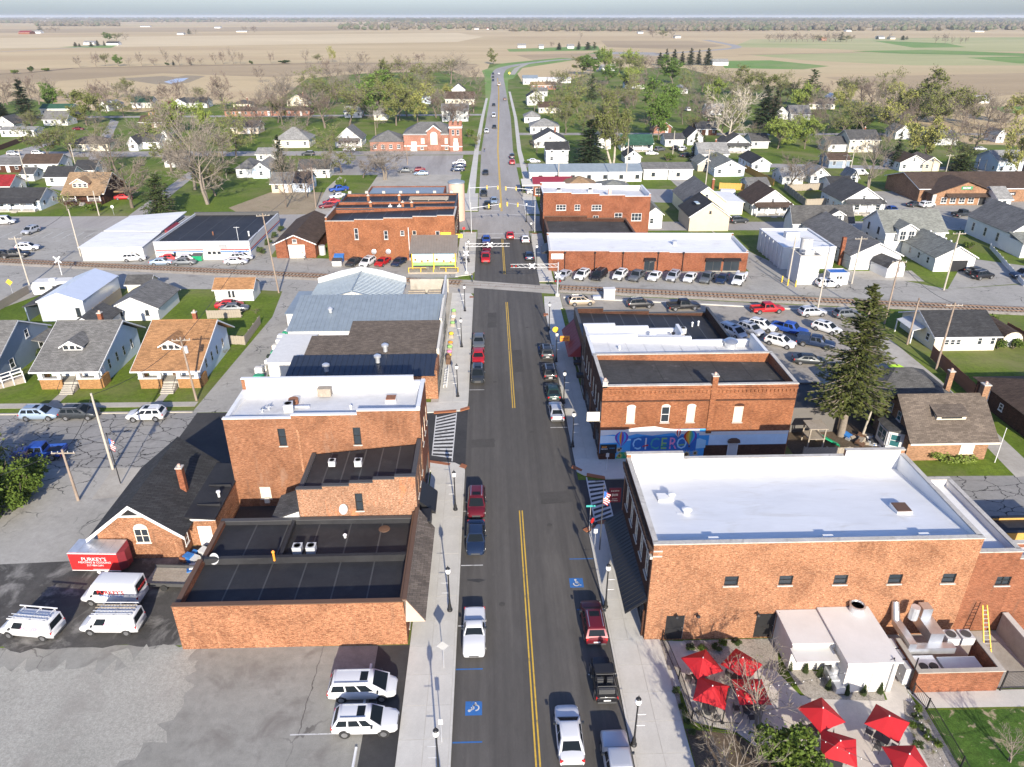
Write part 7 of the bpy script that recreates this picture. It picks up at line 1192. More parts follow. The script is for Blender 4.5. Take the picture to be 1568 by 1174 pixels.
for i,(px,py,k,c,dg,lb)in enumerate(((784,251,'suv','c_red',0,'red car going away beyond the lights'),(784,242,'suv','c_dark',0,'dark car ahead of the red one going away'),(745,203,'pickup','c_white',180,'white truck nearest the left kerb beyond the church'),(757,196,'sedan','c_dark',180,'dark car coming down beyond the church'),(756,179,'van','c_white',180,'white van coming down the far street'),(756,162,'sedan','c_dark',180,'small dark car coming down the far street'),(773,153,'sedan','c_brown',0,'dark red car on the right of the far street'),(764,131,'high_van','c_tan',0,'tan truck near the far bend'),(764,114,'suv','c_white',0,'white car at the far bend'),(755,124,'sedan','c_navy',180,'lowest of three cars queuing at the far bend'),(755,119,'sedan','c_dark',180,'middle of three cars queuing at the far bend'),(755,114,'suv','c_navy',180,'topmost of three cars queuing at the far bend'),(703,252,'suv','c_white',95,'white car farthest in the church car park row'),(703,256,'sedan','c_navy',95,'dark blue car in the middle of the church car park row'),(701,262,'suv','c_navy',95,'dark blue car nearest in the church car park row'),(640,262,'sedan','c_maroon',100,'dark red car under the bare tree by the church'),(622,264,'pickup','c_grey',90,'grey truck under the bare tree by the church'),(645,268,'sedan','c_lblue',90,'pale blue car behind the brick row'),(535,231,'sedan','c_white',90,'white car outside the steep-gabled cottage'),(472,238,'suv','c_dark',90,'dark car outside the pale hip-roofed house'),(519,293,'pickup','c_blue',120,'blue truck behind the brick row'),(517,303,'sedan','c_white',120,'white car below the blue truck behind the brick row'),(508,312,'sedan','c_red',110,'red car behind the brick row'),(502,318,'sedan','c_maroon',110,'second red car at the corner of the brick row'),(542,405,'sedan','c_dark',160,'black car leftmost in front of the long brick wall'),(563,406,'suv','c_white',160,'white car in front of the long brick wall'),(586,405,'sedan','c_red',160,'red car in front of the long brick wall'),(611,405,'sedan','c_navy',160,'navy car rightmost in front of the long brick wall'),(207,399,'suv','c_white',-82,'white car at the end of the low white-roofed building'),(249,405,'sedan','c_lblue',-84,'blue grey saloon in front of the striped shop'),(283,405,'sedan','c_grey',-84,'dark grey saloon in front of the striped shop'),(262,399,'sedan','c_red',-84,'red car behind two saloons at the striped shop'),(288,399,'sedan','c_silver',-84,'silver car beside the green bin'),(362,404,'sedan','c_silver',-84,'silver saloon nearest the right end of the striped shop'),(371,398,'suv','c_silver',-84,'silver car behind the saloon at the right end of the striped shop'),(6,343,'van','c_white',-80,'white van at the left edge on the cross street'),(48,357,'suv','c_silver',170,'silver car alone in the left car park'),(44,383,'suv','c_white',-80,'white car in the left car park beside a black one'),(5,393,'sedan','c_black',-80,'black saloon at the left edge of the car park'),(24,394,'pickup','c_black',-80,'black truck in the left car park'),(360,476,'sedan','c_grey',-82,'dark convertible beside the tan-roofed shed'),(352,471,'sedan','c_red',-82,'red car partly behind the weathered fence'),(119,300,'sedan','c_red',-80,'placeholder'),(64,640,'suv','c_lblue',-90,'silver blue car at the left end of the side street'),(124,639,'suv','c_dark',-90,'dark car between two pale ones on the side street'),(226,641,'suv','c_white',92,'white car on the side street nearest the alley'),(62,700,'pickup','c_blue',95,'blue pickup under the bare bush on the left'),(557,1060,'minivan','c_white',-90,'white minivan with roof bars in the near car park'),(561,1113,'suv','c_white',-90,'white car in front of the minivan in the near car park'),(863,425,'sedan','c_silver',150,'silver car leftmost of the row facing the long low store'),(891,426,'suv','c_white',150,'white car second in the row at the long low store'),(917,426,'minivan','c_black',150,'black van third in the row at the long low store'),(949,426,'suv','c_white',150,'white car fourth in the row at the long low store'),(975,427,'pickup','c_grey',150,'grey truck fifth in the row at the long low store'),(1002,427,'sedan','c_white',150,'white saloon sixth in the row at the long low store'),(1030,428,'suv','c_silver',150,'silver car seventh in the row at the long low store'),(1056,429,'sedan','c_white',150,'white saloon eighth in the row at the long low store'),(1082,430,'pickup','c_grey',150,'grey truck ninth in the row at the long low store'),(1105,431,'sedan','c_navy',150,'navy car tenth in the row at the long low store'),(1131,433,'pickup','c_white',150,'white service truck at the right end of the row'),(890,466,'suv','c_tan',-85,'tan car beside the tracks nearest the crossing'),(980,470,'suv','c_black',-85,'black car beside the tracks'),(1046,473,'pickup','c_black',-84,'black pickup beside the tracks'),(1174,478,'pickup','c_red',-84,'red pickup beside the tracks'),(1243,483,'suv','c_silver',-83,'silver car beside the tracks near the spruce top'),(1296,486,'suv','c_grey',-83,'grey car beside the tracks behind the spruce top'),(1121,513,'minivan','c_silver',-150,'silver minivan at the left end of the car park'),(1149,510,'suv','c_silver',-150,'silver estate next to the silver minivan'),(1166,504,'suv','c_white',-130,'white boxy car behind the blue truck'),(1208,509,'pickup','c_blue',-130,'bright blue pickup in the car park'),(1265,508,'suv','c_white',-140,'white car with black roof near the spruce'),(1194,529,'suv','c_white',-130,'white car nearest the black-roofed store'),(1248,530,'pickup','c_navy',-118,'dark blue pickup with a cap in the car park'),(1238,556,'sedan','c_dark',-100,'dark car nearest the grass strip in the car park'),(1268,439,'suv','c_white',-88,'white car beside the small blue-roofed hut'),(1503,426,'suv','c_black',-75,'black car in front of the open garage'),(1494,419,'sedan','c_dark',-75,'dark car half behind the black one at the open garage'),(1568,425,'pickup','c_navy',95,'dark truck at the right edge by the two-bay garage'),(1400,316,'sedan','c_dark',-70,'dark car in front of the restaurant porch'),(1419,317,'suv','c_white',-70,'white car in front of the restaurant porch'),(1485,311,'sedan','c_lblue',-75,'pale blue car beside the restaurant wall'),(1473,331,'pickup','c_dark',-75,'dark pickup in the restaurant car park'),(1512,331,'suv','c_white',-70,'white car behind the grey-roofed house'),(1554,331,'suv','c_brown',-75,'brown car at the right end of the restaurant car park'),(1527,296,'sedan','c_teal',-85,'blue car at the corner of the restaurant'),(1540,305,'minivan','c_black',-85,'black van at the corner of the restaurant'),(1366,324,'sedan','c_blue',175,'blue car beside the wide porch house'),(998,237,'sedan','c_white',-90,'white car outside the green-roofed house'),(1010,231,'suv','c_grey',-60,'grey car beside the green-roofed house'),(1034,229,'suv','c_dark',-30,'black car in the dark driveway'),(1045,231,'pickup','c_white',-30,'white truck in the dark driveway'),(1050,240,'sedan','c_dark',-60,'dark car by the two cedars'),(1062,248,'pickup','c_black',180,'black truck below the two cedars'),(1131,341,'suv','c_dark',-80,'dark car beside the pinkish garage'),(819,297,'sedan','c_white',-90,'white car beside the tan shop canopy'),(1053,170,'van','c_white',0,'white van among the far right trees'),(1315,268,'van','c_white',-90,'white camper behind the right utility poles'),(121,199,'sedan','c_maroon',-90,'maroon car on a far left driveway'),(60,237,'suv','c_white',-90,'white car behind the long brown-roofed house'),(22,238,'suv','c_silver',-90,'silver car at a far left corner'),(263,185,'sedan','c_lblue',-90,'small pale car by the far brick ranch'),(1500,230,'sedan','c_silver',-90,'silver car among trees at the right'),(817,249,'sedan','c_white',-90,'white car behind the hedge left of the black-roofed house'))):
 if lb=='placeholder':lb='red car under the carport of the tan-roofed bungalow';px,py=190,305
 th=VP(k,c,px,py,dg,lb)
 if 'with a cap' in lb:MB().hexa([(-.95,-2.8,1.16),(.95,-2.8,1.16),(.95,-.92,1.16),(-.95,-.92,1.16),(-.8,-2.7,1.8),(.8,-2.7,1.8),(.8,-.95,1.85),(-.8,-.95,1.85)]).build('bed_cap','c_navy',th)
 if 'service truck' in lb:MB().box(-1.0,-.6,-2.8,-.95,1.17,1.6).box(.6,1.0,-2.8,-.95,1.17,1.6).build('tool_box','white',th)
def firm(th,x,z,sc,side=-1,full=True):
 text("PURKEY'S",.42*sc,'red',th,(side*x,.0,z),-math.pi/2 if side<0 else math.pi/2)
 text('HEATING & COOLING',.19*sc,'sign_blue',th,(side*x,.0,z-.34*sc),-math.pi/2 if side<0 else math.pi/2)
def rack(th,z,n=2):
 o=MB()
 for s in(-.85,.85):o.box(s-.04,s+.04,-2.5,1.3,z+.18,z+.26)
 for y in(-2.2,-.8,.8):o.box(-.85,.85,y-.03,y+.03,z+.1,z+.16).box(-.88,-.82,y-.03,y+.03,z-.25,z+.2).box(.82,.88,y-.03,y+.03,z-.25,z+.2)
 o=o.build('roof_rack','white',th)
 for i in range(n):
  x=-.5+i*.75;l=MB();l.box(x-.2,x-.15,-2.6,1.2,z+.28,z+.36).box(x+.15,x+.2,-2.6,1.2,z+.28,z+.36)
  for k in range(12):l.box(x-.15,x+.15,-2.5+k*.3,-2.44+k*.3,z+.3,z+.34)
  l.build('ladder','fence_wood' if i else 'galv',o)
a=VP('van','c_white',52,968,82,'white service van alone at the left edge of the yard');rack(a,2.08,1);a.scale=(.90,.88,.93)
b=VP('high_van','c_white',178,918,86,'tall white service van with red lettering behind the racked van');text("PURKEY'S",.62,'red',b,(-1.03,-.4,1.75),-math.pi/2);text('HEATING & COOLING',.24,'sign_blue',b,(-1.04,-.4,1.35),-math.pi/2);text("PURKEY'S",.38,'red',b,(.25,-2.9,1.75))
c=VP('van','c_white',175,962,88,'white service van with ladder rack in front of the tall van');rack(c,2.08,2);c.scale=(.90,.88,.93);b.scale=(.90,.90,.93)
for t in(a,c):
 for i,(z,w)in enumerate(((1.55,1.6),(1.4,1.9),(1.25,1.5),(1.1,1.2))):
  o=marks(t,0,0,0,w,.07,'pink',9);o.location=(-1.012,-.8,z);o.rotation_euler=(0,0,-math.pi/2)
tr=thing('cargo_trailer','red enclosed cargo trailer with white lettering and grey roof','trailer',(*P(152,882),0),R_(-3));tr.location.y+=1.2;tr.scale=(.88,.88,.9)
MB().box(-2.7,2.4,-1.15,1.15,.55,2.75).build('body','red',tr);m=MB();m.hexa([(2.4,-1.15,.55),(2.9,-.5,.55),(2.9,.5,.55),(2.4,1.15,.55),(2.4,-1.15,2.75),(2.9,-.5,2.6),(2.9,.5,2.6),(2.4,1.15,2.75)]);m.build('nose','dark_red',tr)
for i in range(5):MB().box(-2.66+i*1.02,-1.67+i*1.02,-1.1,1.1,2.752,2.80).build('roof_panel','galv',tr)
text("PURKEY'S",.62,'white',tr,(-.1,-1.165,2.0));text('HEATING & COOLING',.34,'white',tr,(-.1,-1.165,1.6));text('317-984-2691',.32,'white',tr,(-.1,-1.165,1.22))
for y in(-1.0,1.0):
 for x in(.0,.8):o=MB().cyl((x,y-.13,.33),(x,y+.13,.33),.33,.33,16).build('wheel','tyre',tr);MB().cyl((x,y-.14,.33),(x,y+.14,.33),.2,.2,12).build('rim','white',o)
 MB().box(-.45,1.25,y-.2,y+.2,.70,.76).build('mudguard','lgrey',tr)
for z in(.56,2.7):MB().box(-2.72,2.42,-1.17,-1.152,z-.03,z+.05).build('trim','white',tr)
ft=thing('flat_trailer','empty flat timber trailer behind the brick building','trailer',(*P(262,890),0),R_(-4))
for i in range(6):MB().box(-1.8,1.8,-1.1+i*.37,-1.1+i*.37+.34,.55,.62).build('plank','fence_wood',ft)
MB().box(-1.9,1.9,-1.2,-1.12,.45,.8).box(-1.9,1.9,1.14,1.22,.45,.9).box(1.82,1.9,-1.12,1.14,.45,.8).build('frame','dark_grey',ft)
for y in(-1.2,1.2):MB().cyl((0,y-.1,.32),(0,y+.1,.32),.32,.32,14).build('wheel','tyre',ft)
rv=thing('caravan','white travel caravan parked behind the wooden fence by the tracks','caravan',(-80.0,130.4,0),R_(6));MB().extrude_y([(-3.3,.6),(3.1,.6),(3.5,1.6),(3.1,2.9),(-3.0,2.9),(-3.5,2.0)],-1.2,1.2).build('body','stucco_white',rv)
for x in(-1.6,.6):window(rv,x,-1.202,1.5,.9,.6,0,'dark',sill=False)
door(rv,2.0,-1.202,.7,.7,1.8,0,'white');MB().box(-.5,.5,-.4,.4,2.9,3.2).build('roof_unit','white',rv);MB().cyl((0,-1.25,.35),(0,-1.0,.35),.35,.35,14).build('wheel','tyre',rv)
ut=thing('box_trailer','small white box trailer beside the yellow fence','trailer',(*P(1113,302),0),R_(-10));MB().box(-2,2,-1,1,.5,2.2).box(2,2.7,-.05,.05,.5,.6).build('body','white',ut);MB().cyl((0,-1.1,.35),(0,-.9,.35),.35,.35,12).build('wheel','tyre',ut);MB().box(-1.9,1.9,-1.02,-1.002,.55,.75).build('skirt','lgrey',ut)
# ================================================================== trees
def hup(px,py,ty):
 x,y=P(px,py);yf=x*math.sin(YAW)+y*math.cos(YAW);v=(ty-587)/1120.0
 return max(1.5,CAM_H-yf*(_s+v*_c)/(_c-v*_s))
def rdir(rn,d,spread):
 v=Vector((rn.gauss(0,1),rn.gauss(0,1),rn.gauss(0,1)));v=v-d*v.dot(d)
 if v.length<1e-4:return d
 v.normalize();return(d*math.cos(spread)+v*math.sin(spread)).normalized()
def strip(m,a,b,w,rn,mi=0):
 d=(b-a);n=d.orthogonal().normalized();n=(n*math.cos(rn.random()*6.28)+d.normalized().cross(n)*math.sin(rn.random()*6.28))*w
 m.face([a-n,a+n,b+n*.3,b-n*.3],mi)
def leafq(m,c,s,rn,mi=0):
 a=Vector((rn.gauss(0,1),rn.gauss(0,1),rn.gauss(0,.8))).normalized();b=a.orthogonal().normalized()
 b=(b*math.cos(rn.random()*6.28)+a.cross(b)*math.sin(rn.random()*6.28));k=s*rn.uniform(.6,1.3)
 m.face([c+a*k*.6,c+b*k*.38,c-a*k*.6,c-b*k*.38],mi)
def broad(seed,H=12.,W=9.,bark='bark',twig='twig',leafm=None,nleaf=0,ls=.35,clear=.13,limbs=8,dens=1.,droop=0,forks=1):
 """broadleaf tree: tapered trunk and limbs (trunk mesh), twigs and leaves (crown mesh)"""
 rn=random.Random(seed);tk=MB();cr=MB();tips=[];hc=H*clear
 def tube(p,d,L,r0,r1,n,seg=3,up=.12,tgt=tk):
  pts=[p]
  for i in range(seg):
   d=(d+Vector((rn.gauss(0,.10),rn.gauss(0,.10),rn.gauss(0,.06)+up))).normalized();q=p+d*(L/seg);a=r0+(r1-r0)*i/seg;b=r0+(r1-r0)*(i+1)/seg
   tgt.cyl(p,q,a,b,n,0,False);p=q;pts.append(p)
  return pts,d
 def inside(p):
  t=(p.z-hc*.7)/(H-hc*.7);return max(.25,math.sin(math.pi*min(.97,max(.05,t))**.75))*W/2
 r0=H*.017
 for fk in range(forks):
  base=Vector((rn.uniform(-.3,.3)*(forks>1),rn.uniform(-.3,.3)*(forks>1),-.3));d0=Vector((rn.gauss(0,.05)+(.22*(fk*2-1)if forks>1 else 0),rn.gauss(0,.05),1)).normalized()
  tp,td=tube(base,d0,hc+.3,r0*1.25,r0,8,2,.0)
  lead,ld=tube(tp[-1],td,(H-hc)*.62,r0*.95,r0*.25,6,5,.08)
  for k in range(limbs):
   t=(k+.3)/limbs*.8;i=min(4,int(t*5));s0=lead[i].lerp(lead[i+1],t*5-i);az=k*2.4+rn.uniform(-.4,.4)+fk*1.2;el=rn.uniform(.12,.75)+t*.45
   d=Vector((math.cos(az)*math.cos(el),math.sin(az)*math.cos(el),math.sin(el)));L=inside(Vector((0,0,s0.z+1.5)))*rn.uniform(.85,1.15)/max(.55,math.cos(el))*.8
   lp,l2=tube(s0,d,L,r0*.5*(1-t*.45),r0*.12,5,4,.10-droop)
   for b in range(int(8*dens)):
    u=rn.uniform(.25,1);i2=min(3,int(u*4));s1=lp[i2].lerp(lp[i2+1],u*4-i2);d2=rdir(rn,(l2+Vector((0,0,.3-droop*2))).normalized(),rn.uniform(.5,1.0));L2=L*rn.uniform(.28,.5)
    e1=s1+d2*L2*.55;e2=e1+(d2+Vector((0,0,.35-droop*3))).normalized()*L2*.5;cr.cyl(s1,e1,r0*.11,r0*.07,3,0,False);cr.cyl(e1,e2,r0*.07,r0*.03,3,0,False)
    for c in range(int(8*dens)):
     v=rn.uniform(.2,1);s2=s1.lerp(e1,v*1.8)if v<.55 else e1.lerp(e2,(v-.55)/.45);d3=rdir(rn,d2,rn.uniform(.4,1.0));d3=(d3+Vector((0,0,.25-droop*3))).normalized();L3=L2*rn.uniform(.3,.6);q=s2+d3*L3;strip(cr,s2,q,H*.0026,rn);tips.append((s2,q))
     for f in range(4):
      w0=s2.lerp(q,rn.uniform(.3,1));d4=rdir(rn,d3,rn.uniform(.3,.9));q4=w0+d4*L3*rn.uniform(.4,.8);strip(cr,w0,q4,H*.0020,rn);tips.append((w0,q4))
 for i in range(nleaf):
  a,b=rn.choice(tips);leafq(cr,a.lerp(b,rn.uniform(.2,1.1))+Vector((rn.gauss(0,.18),rn.gauss(0,.18),rn.gauss(0,.15))),ls,rn,1)
 return tk.mesh('trunk',bark,60),cr.mesh('crown',[twig,leafm]if leafm else[twig]),H
def conifer(seed,H=14.,W=6.,needle='needle',bark='bark',tiers=20,per=9,ls=.5,clear=.08,nl=9,loose=.25,top=.6):
 rn=random.Random(seed);tk=MB();cr=MB();tk.cyl((0,0,-.3),(0,0,H*.55),H*.016,H*.009,8,0,False);tk.cyl((0,0,H*.55),(0,0,H*.99),H*.009,.02,6,0,False)
 for k in range(tiers):
  t=k/(tiers-1);z=H*(clear+(1-clear)*t*.985);R0=W/2*((1-t)**top)*(1-.25*math.exp(-t*14))+.12
  for b in range(max(4,int(per*(1-t*.45)))):
   az=b*6.283/per+k*1.1+rn.uniform(-.35,.35);L=R0*rn.uniform(1-loose*1.6,1+loose);dz=-.12+.38*t+rn.uniform(-.12,.12);d=Vector((math.cos(az),math.sin(az),dz)).normalized();s0=Vector((0,0,z+rn.uniform(-.2,.2)*H/tiers));e=s0+d*L;cr.cyl(s0,e,.03+.004*H*(1-t),.012,3,0,False)
   sd=d.cross(Vector((0,0,1))).normalized();n=max(3,int(nl*(.35+L/(W/2)*.65)))
   for i in range(n):
    u=.12+.9*(i+rn.random())/n;p=s0+d*(L*u)+sd*rn.gauss(0,.16*L*(1.1-u*.6))+Vector((0,0,rn.gauss(-.05,.06*L**.5)));q=ls*rn.uniform(.7,1.35);a=(d*rn.uniform(.5,1)+sd*rn.uniform(-.9,.9)+Vector((0,0,rn.uniform(-.35,.25)))).normalized();w=a.cross(Vector((rn.gauss(0,.3),rn.gauss(0,.3),1))).normalized();cr.face([p-a*q*.5,p+w*q*.3,p+a*q*.6,p-w*q*.3],1)
 return tk.mesh('trunk',bark,60),cr.mesh('crown',[bark,needle]),H
def bush(seed,H=1.6,W=2.4,leafm='shrub',n=900,ls=.22):
 rn=random.Random(seed);tk=MB();cr=MB()
 for i in range(7):
  az=i*.9;tk.cyl((0,0,-.1),(math.cos(az)*W*.28,math.sin(az)*W*.28,H*.7),.05,.02,4,0,False)
 lumps=[(Vector((rn.uniform(-.55,.55)*W/2,rn.uniform(-.55,.55)*W/2,H*rn.uniform(.25,.72))),rn.uniform(.28,.5))for _ in range(9 if W>3 else 5)]
 for i in range(n):
  c,k=rn.choice(lumps);a=Vector((rn.gauss(0,1),rn.gauss(0,1),rn.gauss(0,1))).normalized();r=k*rn.uniform(.6,1.1)*(1+.3*(rn.random()<.12));q=c+Vector((a.x*W/2*r*1.1,a.y*W/2*r*1.1,a.z*H*.55*r));q.z=max(.05,q.z);leafq(cr,q,ls,rn)
 return tk.mesh('trunk','bark'),cr.mesh('crown',leafm),H
PT={}
for i in range(3):PT['bare%d'%i]=broad(40+i,12,9.5+i,'bark',['twig','twig_red','twig_grey'][i],dens=1.1)
for i in range(3):PT['bud%d'%i]=broad(50+i,12,9.5+i*.6,'bark','twig',['leaf_bud','leaf_olive','leaf_bud'][i],2300,.30)
for i in range(2):PT['green%d'%i]=broad(60+i,12,9.5,'bark','twig','leaf_green',7500,.40)
PT['lime']=broad(64,12,11,'bark','twig','leaf_lime',8000,.42);PT['yellow0']=broad(66,12,10,'bark','twig','leaf_yellow',6200,.36);PT['yellow1']=broad(67,12,11,'bark','twig','leaf_yellow',5000,.34)
for i in range(2):PT['olive%d'%i]=broad(70+i,12,9,'bark','twig','leaf_olive',5600,.34)
PT['willow']=broad(73,14,11,'bark_pale','twig','leaf_olive',9000,.32,.3,7,1.0,0,2);PT['pale']=broad(75,14,12,'bark_pale','bark_pale',None,0,.3,.18,8,1.0);PT['redleaf']=broad(76,8,7,'bark','twig_red','leaf_red',3500,.28)
PT['fork']=broad(78,12,11,'bark_grey','twig_grey',None,0,.3,.2,6,1.1,0,2);PT['spruce0']=conifer(80,14,7,tiers=30,per=12,ls=.8,nl=13);PT['spruce1']=conifer(81,14,5.4,tiers=30,per=11,ls=.75,nl=12);PT['pine']=conifer(82,14,8,'cedar','bark',16,11,.9,.2,16,.45,.45);PT['cedar']=conifer(83,8,7.4,'cedar','bark',22,18,.6,.10,16,.3,.42);PT['cone']=conifer(84,9,3.0,'cedar','bark',28,14,.45,.02,10,.15,.8)
PT['bush0']=bush(90);PT['bush1']=bush(91,1.8,2.2,'cedar');PT['bush_bare']=broad(93,3.2,3.6,'bark_grey','twig_red','leaf_bud',300,.12,.08,7,1.0);PT['bush_lime']=bush(94,2,2.6,'leaf_lime',700)
TREES=[]
DESC=dict(bare='bare brown tree',bud='pale budding tree',green='bright green leafy tree',lime='lime-green leafy tree',yellow='yellow-green budding tree',olive='olive-green budding tree',willow='tall two-stemmed olive tree',pale='white-barked bare sycamore',redleaf='dark red-leaved tree',fork='forked bare grey tree',spruce='dark spruce',pine='loose dark pine',cedar='round dark cedar',cone='cone-shaped cedar',bush='low green bush',bush_bare='bare twiggy bush',bush_lime='lime-green bush')
def tree(kind,px,py,ty,wpx=None,zone='',loc=None,h=None,w=None,label=None):
 x,y=loc or P(px,py);hh=h or hup(px,py,ty);tk,cr,H0=PT[kind]
 base=kind.rstrip('0123456789');cat='bush' if 'bush' in base else 'tree'
 t=thing('bush' if cat=='bush' else{'spruce':'spruce_tree','pine':'pine_tree','cedar':'cedar_tree','cone':'cedar_tree','pale':'sycamore_tree','bare':'bare_tree','fork':'bare_tree'}.get(base,'broadleaf_tree'),label or '',cat,(x,y,0),random.uniform(0,6.28))
 s=hh/H0;bw=max(v.co.x for v in cr.vertices)-min(v.co.x for v in cr.vertices);sw=(wpx/ppm(px,py)/bw)if wpx else s*random.uniform(.9,1.1)
 if w:sw=w/bw
 t.scale=(sw,sw,s);link('trunk',tk,t);link('crown',cr,t)
 if not label:TREES.append((zone,base,px,t))
 return t
random.seed(21)
Z='in the left part of town'
for a in(('spruce0',42,183,121,36),('spruce1',4,178,154,30),('olive0',133,192,130,62),('green0',82,172,130,30),('bud1',78,243,186,72),('bare0',203,318,212,120),('bare2',178,262,196,80),('cedar',248,330,266,58),('fork',300,290,166,100),('bud2',262,262,190,70),('fork',317,312,205,125),('lime',270,205,160,50),('lime',312,200,162,40),('bare1',345,168,108,46),('bare2',298,168,128,28),('bare0',60,160,118,50),('bare1',12,160,118,40),('bush_bare',103,322,285,50),('bush0',146,322,308,30),('bud2',190,178,146,40),('bare2',210,168,128,46),('bare0',240,165,126,46),('bare1',262,160,124,40),('bare0',320,165,135,40),('bare2',180,150,124,40),('bare1',155,158,122,40),('redleaf',265,168,154,18),('bush0',60,205,195,14),('bare0',45,200,168,44),('bud0',155,215,190,34),('bare2',168,250,205,60),('bud2',362,240,185,50),('bare1',385,215,170,40),('bud0',340,250,190,50),('bush1',355,265,258,22),('bare0',285,262,215,60),('bud1',330,300,240,60),('bush0',225,200,188,20),('bush0',255,200,190,16),('bare1',390,200,140,50),('bush0',100,262,250,22),('bare0',135,262,225,40)):tree(*a,zone=Z)
Z='in the wood behind the church'
for a in(('bare0',470,192,120,76),('bare1',498,196,136,66),('bud1',535,192,116,74),('green0',572,182,114,60),('olive0',607,192,112,60),('yellow1',640,188,132,54),('bare2',552,150,84,66),('bare0',520,136,90,60),('bud1',648,132,90,66),('bare2',690,128,80,68),('bare1',668,180,140,44),('bud2',628,150,98,50),('bare0',715,168,136,44),('bare1',690,190,152,60),('bare0',445,160,112,50),('bare2',420,165,118,50),('bud0',480,150,108,50),('olive1',590,150,100,54),('bare1',620,120,86,44),('bare0',585,125,92,50),('bud1',500,165,112,56),('bare0',400,172,130,44),('spruce1',597,130,102,18),('yellow0',681,148,128,24),('bare2',735,140,112,24),('bare1',725,172,132,40),('bud1',560,170,120,50),('bud2',655,158,116,46),('bare2',436,140,108,44)):tree(*a,zone=Z)
Z='between the church and the brick row'
for a in(('spruce1',432,270,206,34),('bare2',438,318,216,50),('bare1',470,302,238,50),('fork',590,275,222,92),('bare0',556,272,236,50),('bud0',522,264,222,56),('bare2',500,272,232,50),('bud2',505,235,196,40),('bush0',520,288,270,18),('bare1',540,240,204,44),('bare0',575,262,232,46),('bud1',728,228,200,18),('bush0',718,210,196,16),('bare2',455,222,180,50)):tree(*a,zone=Z)
Z='in the right part of town'
for a in(('spruce0',902,256,182,56),('willow',938,256,152,76),('bud1',866,205,152,40),('pine',905,160,114,30),('bud0',885,172,116,46),('lime',962,138,106,44),('green1',1010,192,120,72),('green0',1008,215,150,46),('pale',1114,228,132,96),('spruce0',1167,196,130,38),('spruce1',1183,196,138,32),('lime',1190,228,184,64),('lime',1232,228,186,52),('lime',1215,216,180,44),('bare0',1205,292,222,92),('fork',1328,292,204,64),('spruce1',1369,258,200,24),('yellow0',1362,208,154,62),('yellow0',1420,248,178,62),('bud0',1466,258,208,56),('yellow1',1553,276,188,66),('cone',1063,244,202,18),('cone',1075,243,206,16),('bud1',1062,205,170,30),('bare1',1080,200,160,40),('bare0',1150,222,178,40),('bud2',818,172,130,26),('bud0',846,188,150,30),('bare2',935,172,140,44),('bud1',960,165,130,44),('bare0',990,170,138,40),('bud2',858,160,136,30),('bare1',822,235,212,20),('bush0',806,251,244,12),('bud1',1100,260,228,20),('bare2',1258,258,200,44),('bud0',1290,210,168,50),('yellow1',1305,196,158,40),('bush_lime',1292,198,180,36),('bush_lime',1320,196,178,30),('bare2',1400,236,190,40),('cedar',1470,262,236,50),('bush0',1022,246,234,22),('bud2',1130,190,140,50),('bare0',1045,190,150,36),('bud1',1140,160,122,46),('spruce1',1049,140,126,8),('olive0',872,178,140,36),('bare1',1250,200,160,40),('bush0',1395,238,226,20)):tree(*a,zone=Z)
Z='along the edge of the right field'
for a in(('bud1',1290,160,108,46),('bare1',1332,172,120,48),('bud0',1355,165,112,44),('bare0',1372,172,122,50),('olive0',1402,186,118,76),('olive1',1440,190,118,74),('bud1',1478,194,124,66),('bare2',1512,194,136,50),('bare0',1470,205,140,60),('bare1',1495,226,178,72),('bare0',1455,228,180,60),('bud2',1425,200,140,60),('pine',1238,165,106,44),('lime',1226,172,132,40),('bare1',1258,160,124,40),('bud1',1202,158,112,46),('olive0',1176,150,108,44),('olive1',1150,145,106,44),('bud0',1122,145,110,46),('bare2',1100,150,112,40),('bare1',1075,140,106,40),('green0',1030,128,88,44),('lime',1092,162,124,36),('bare0',1540,200,160,30),('bare1',1318,160,118,40),('bare2',1388,180,128,46)):tree(*a,zone=Z)
Z='in the copse beyond the right houses'
for a in(('green1',905,116,78,42),('olive0',892,114,82,36),('lime',925,112,77,34),('bud1',946,116,80,36),('lime',966,114,80,40),('bare1',990,116,84,36),('bud2',978,118,88,30),('bare0',1005,122,90,30),('green0',930,128,100,30),('spruce0',1010,100,80,14),('spruce1',1020,96,74,13),('spruce0',1032,98,75,15),('spruce1',1044,98,78,14),('spruce0',1057,100,73,16),('spruce1',1069,99,75,14),('spruce0',1083,100,73,17),('bare1',1080,112,98,24),('bare2',1060,115,98,26),('pine',1012,104,86,18)):tree(*a,zone=Z)
Z='in the left field hedgerow'
for a in(('bare0',123,103,81,18),('bare1',147,102,79,16),('bud1',161,101,78,17),('green0',182,101,85,18),('bare2',198,101,88,14),('bare0',218,101,74,16),('bare1',236,100,88,16),('bare2',256,99,73,16),('bare0',275,100,77,20),('bare1',292,100,86,18),('bare2',308,99,88,14),('bare0',330,98,77,14),('bare1',342,98,76,14),('bare2',358,98,72,18),('bare0',368,98,75,14),('bare1',415,97,78,10),('bare2',468,97,74,16),('bud1',487,96,80,18),('yellow1',509,95,72,16),('bush1',48,111,100,10),('bush0',70,109,103,14),('bush1',256,100,95,7),('spruce1',266,100,92,6),('spruce1',292,99,92,6),('bush1',385,98,92,7),('bush1',435,97,91,20),('bush0',25,113,106,14),('bare2',610,97,82,14),('bare0',560,100,74,26),('bare1',640,97,80,20)):tree(*a,zone=Z)
Z='standing around the far farms'
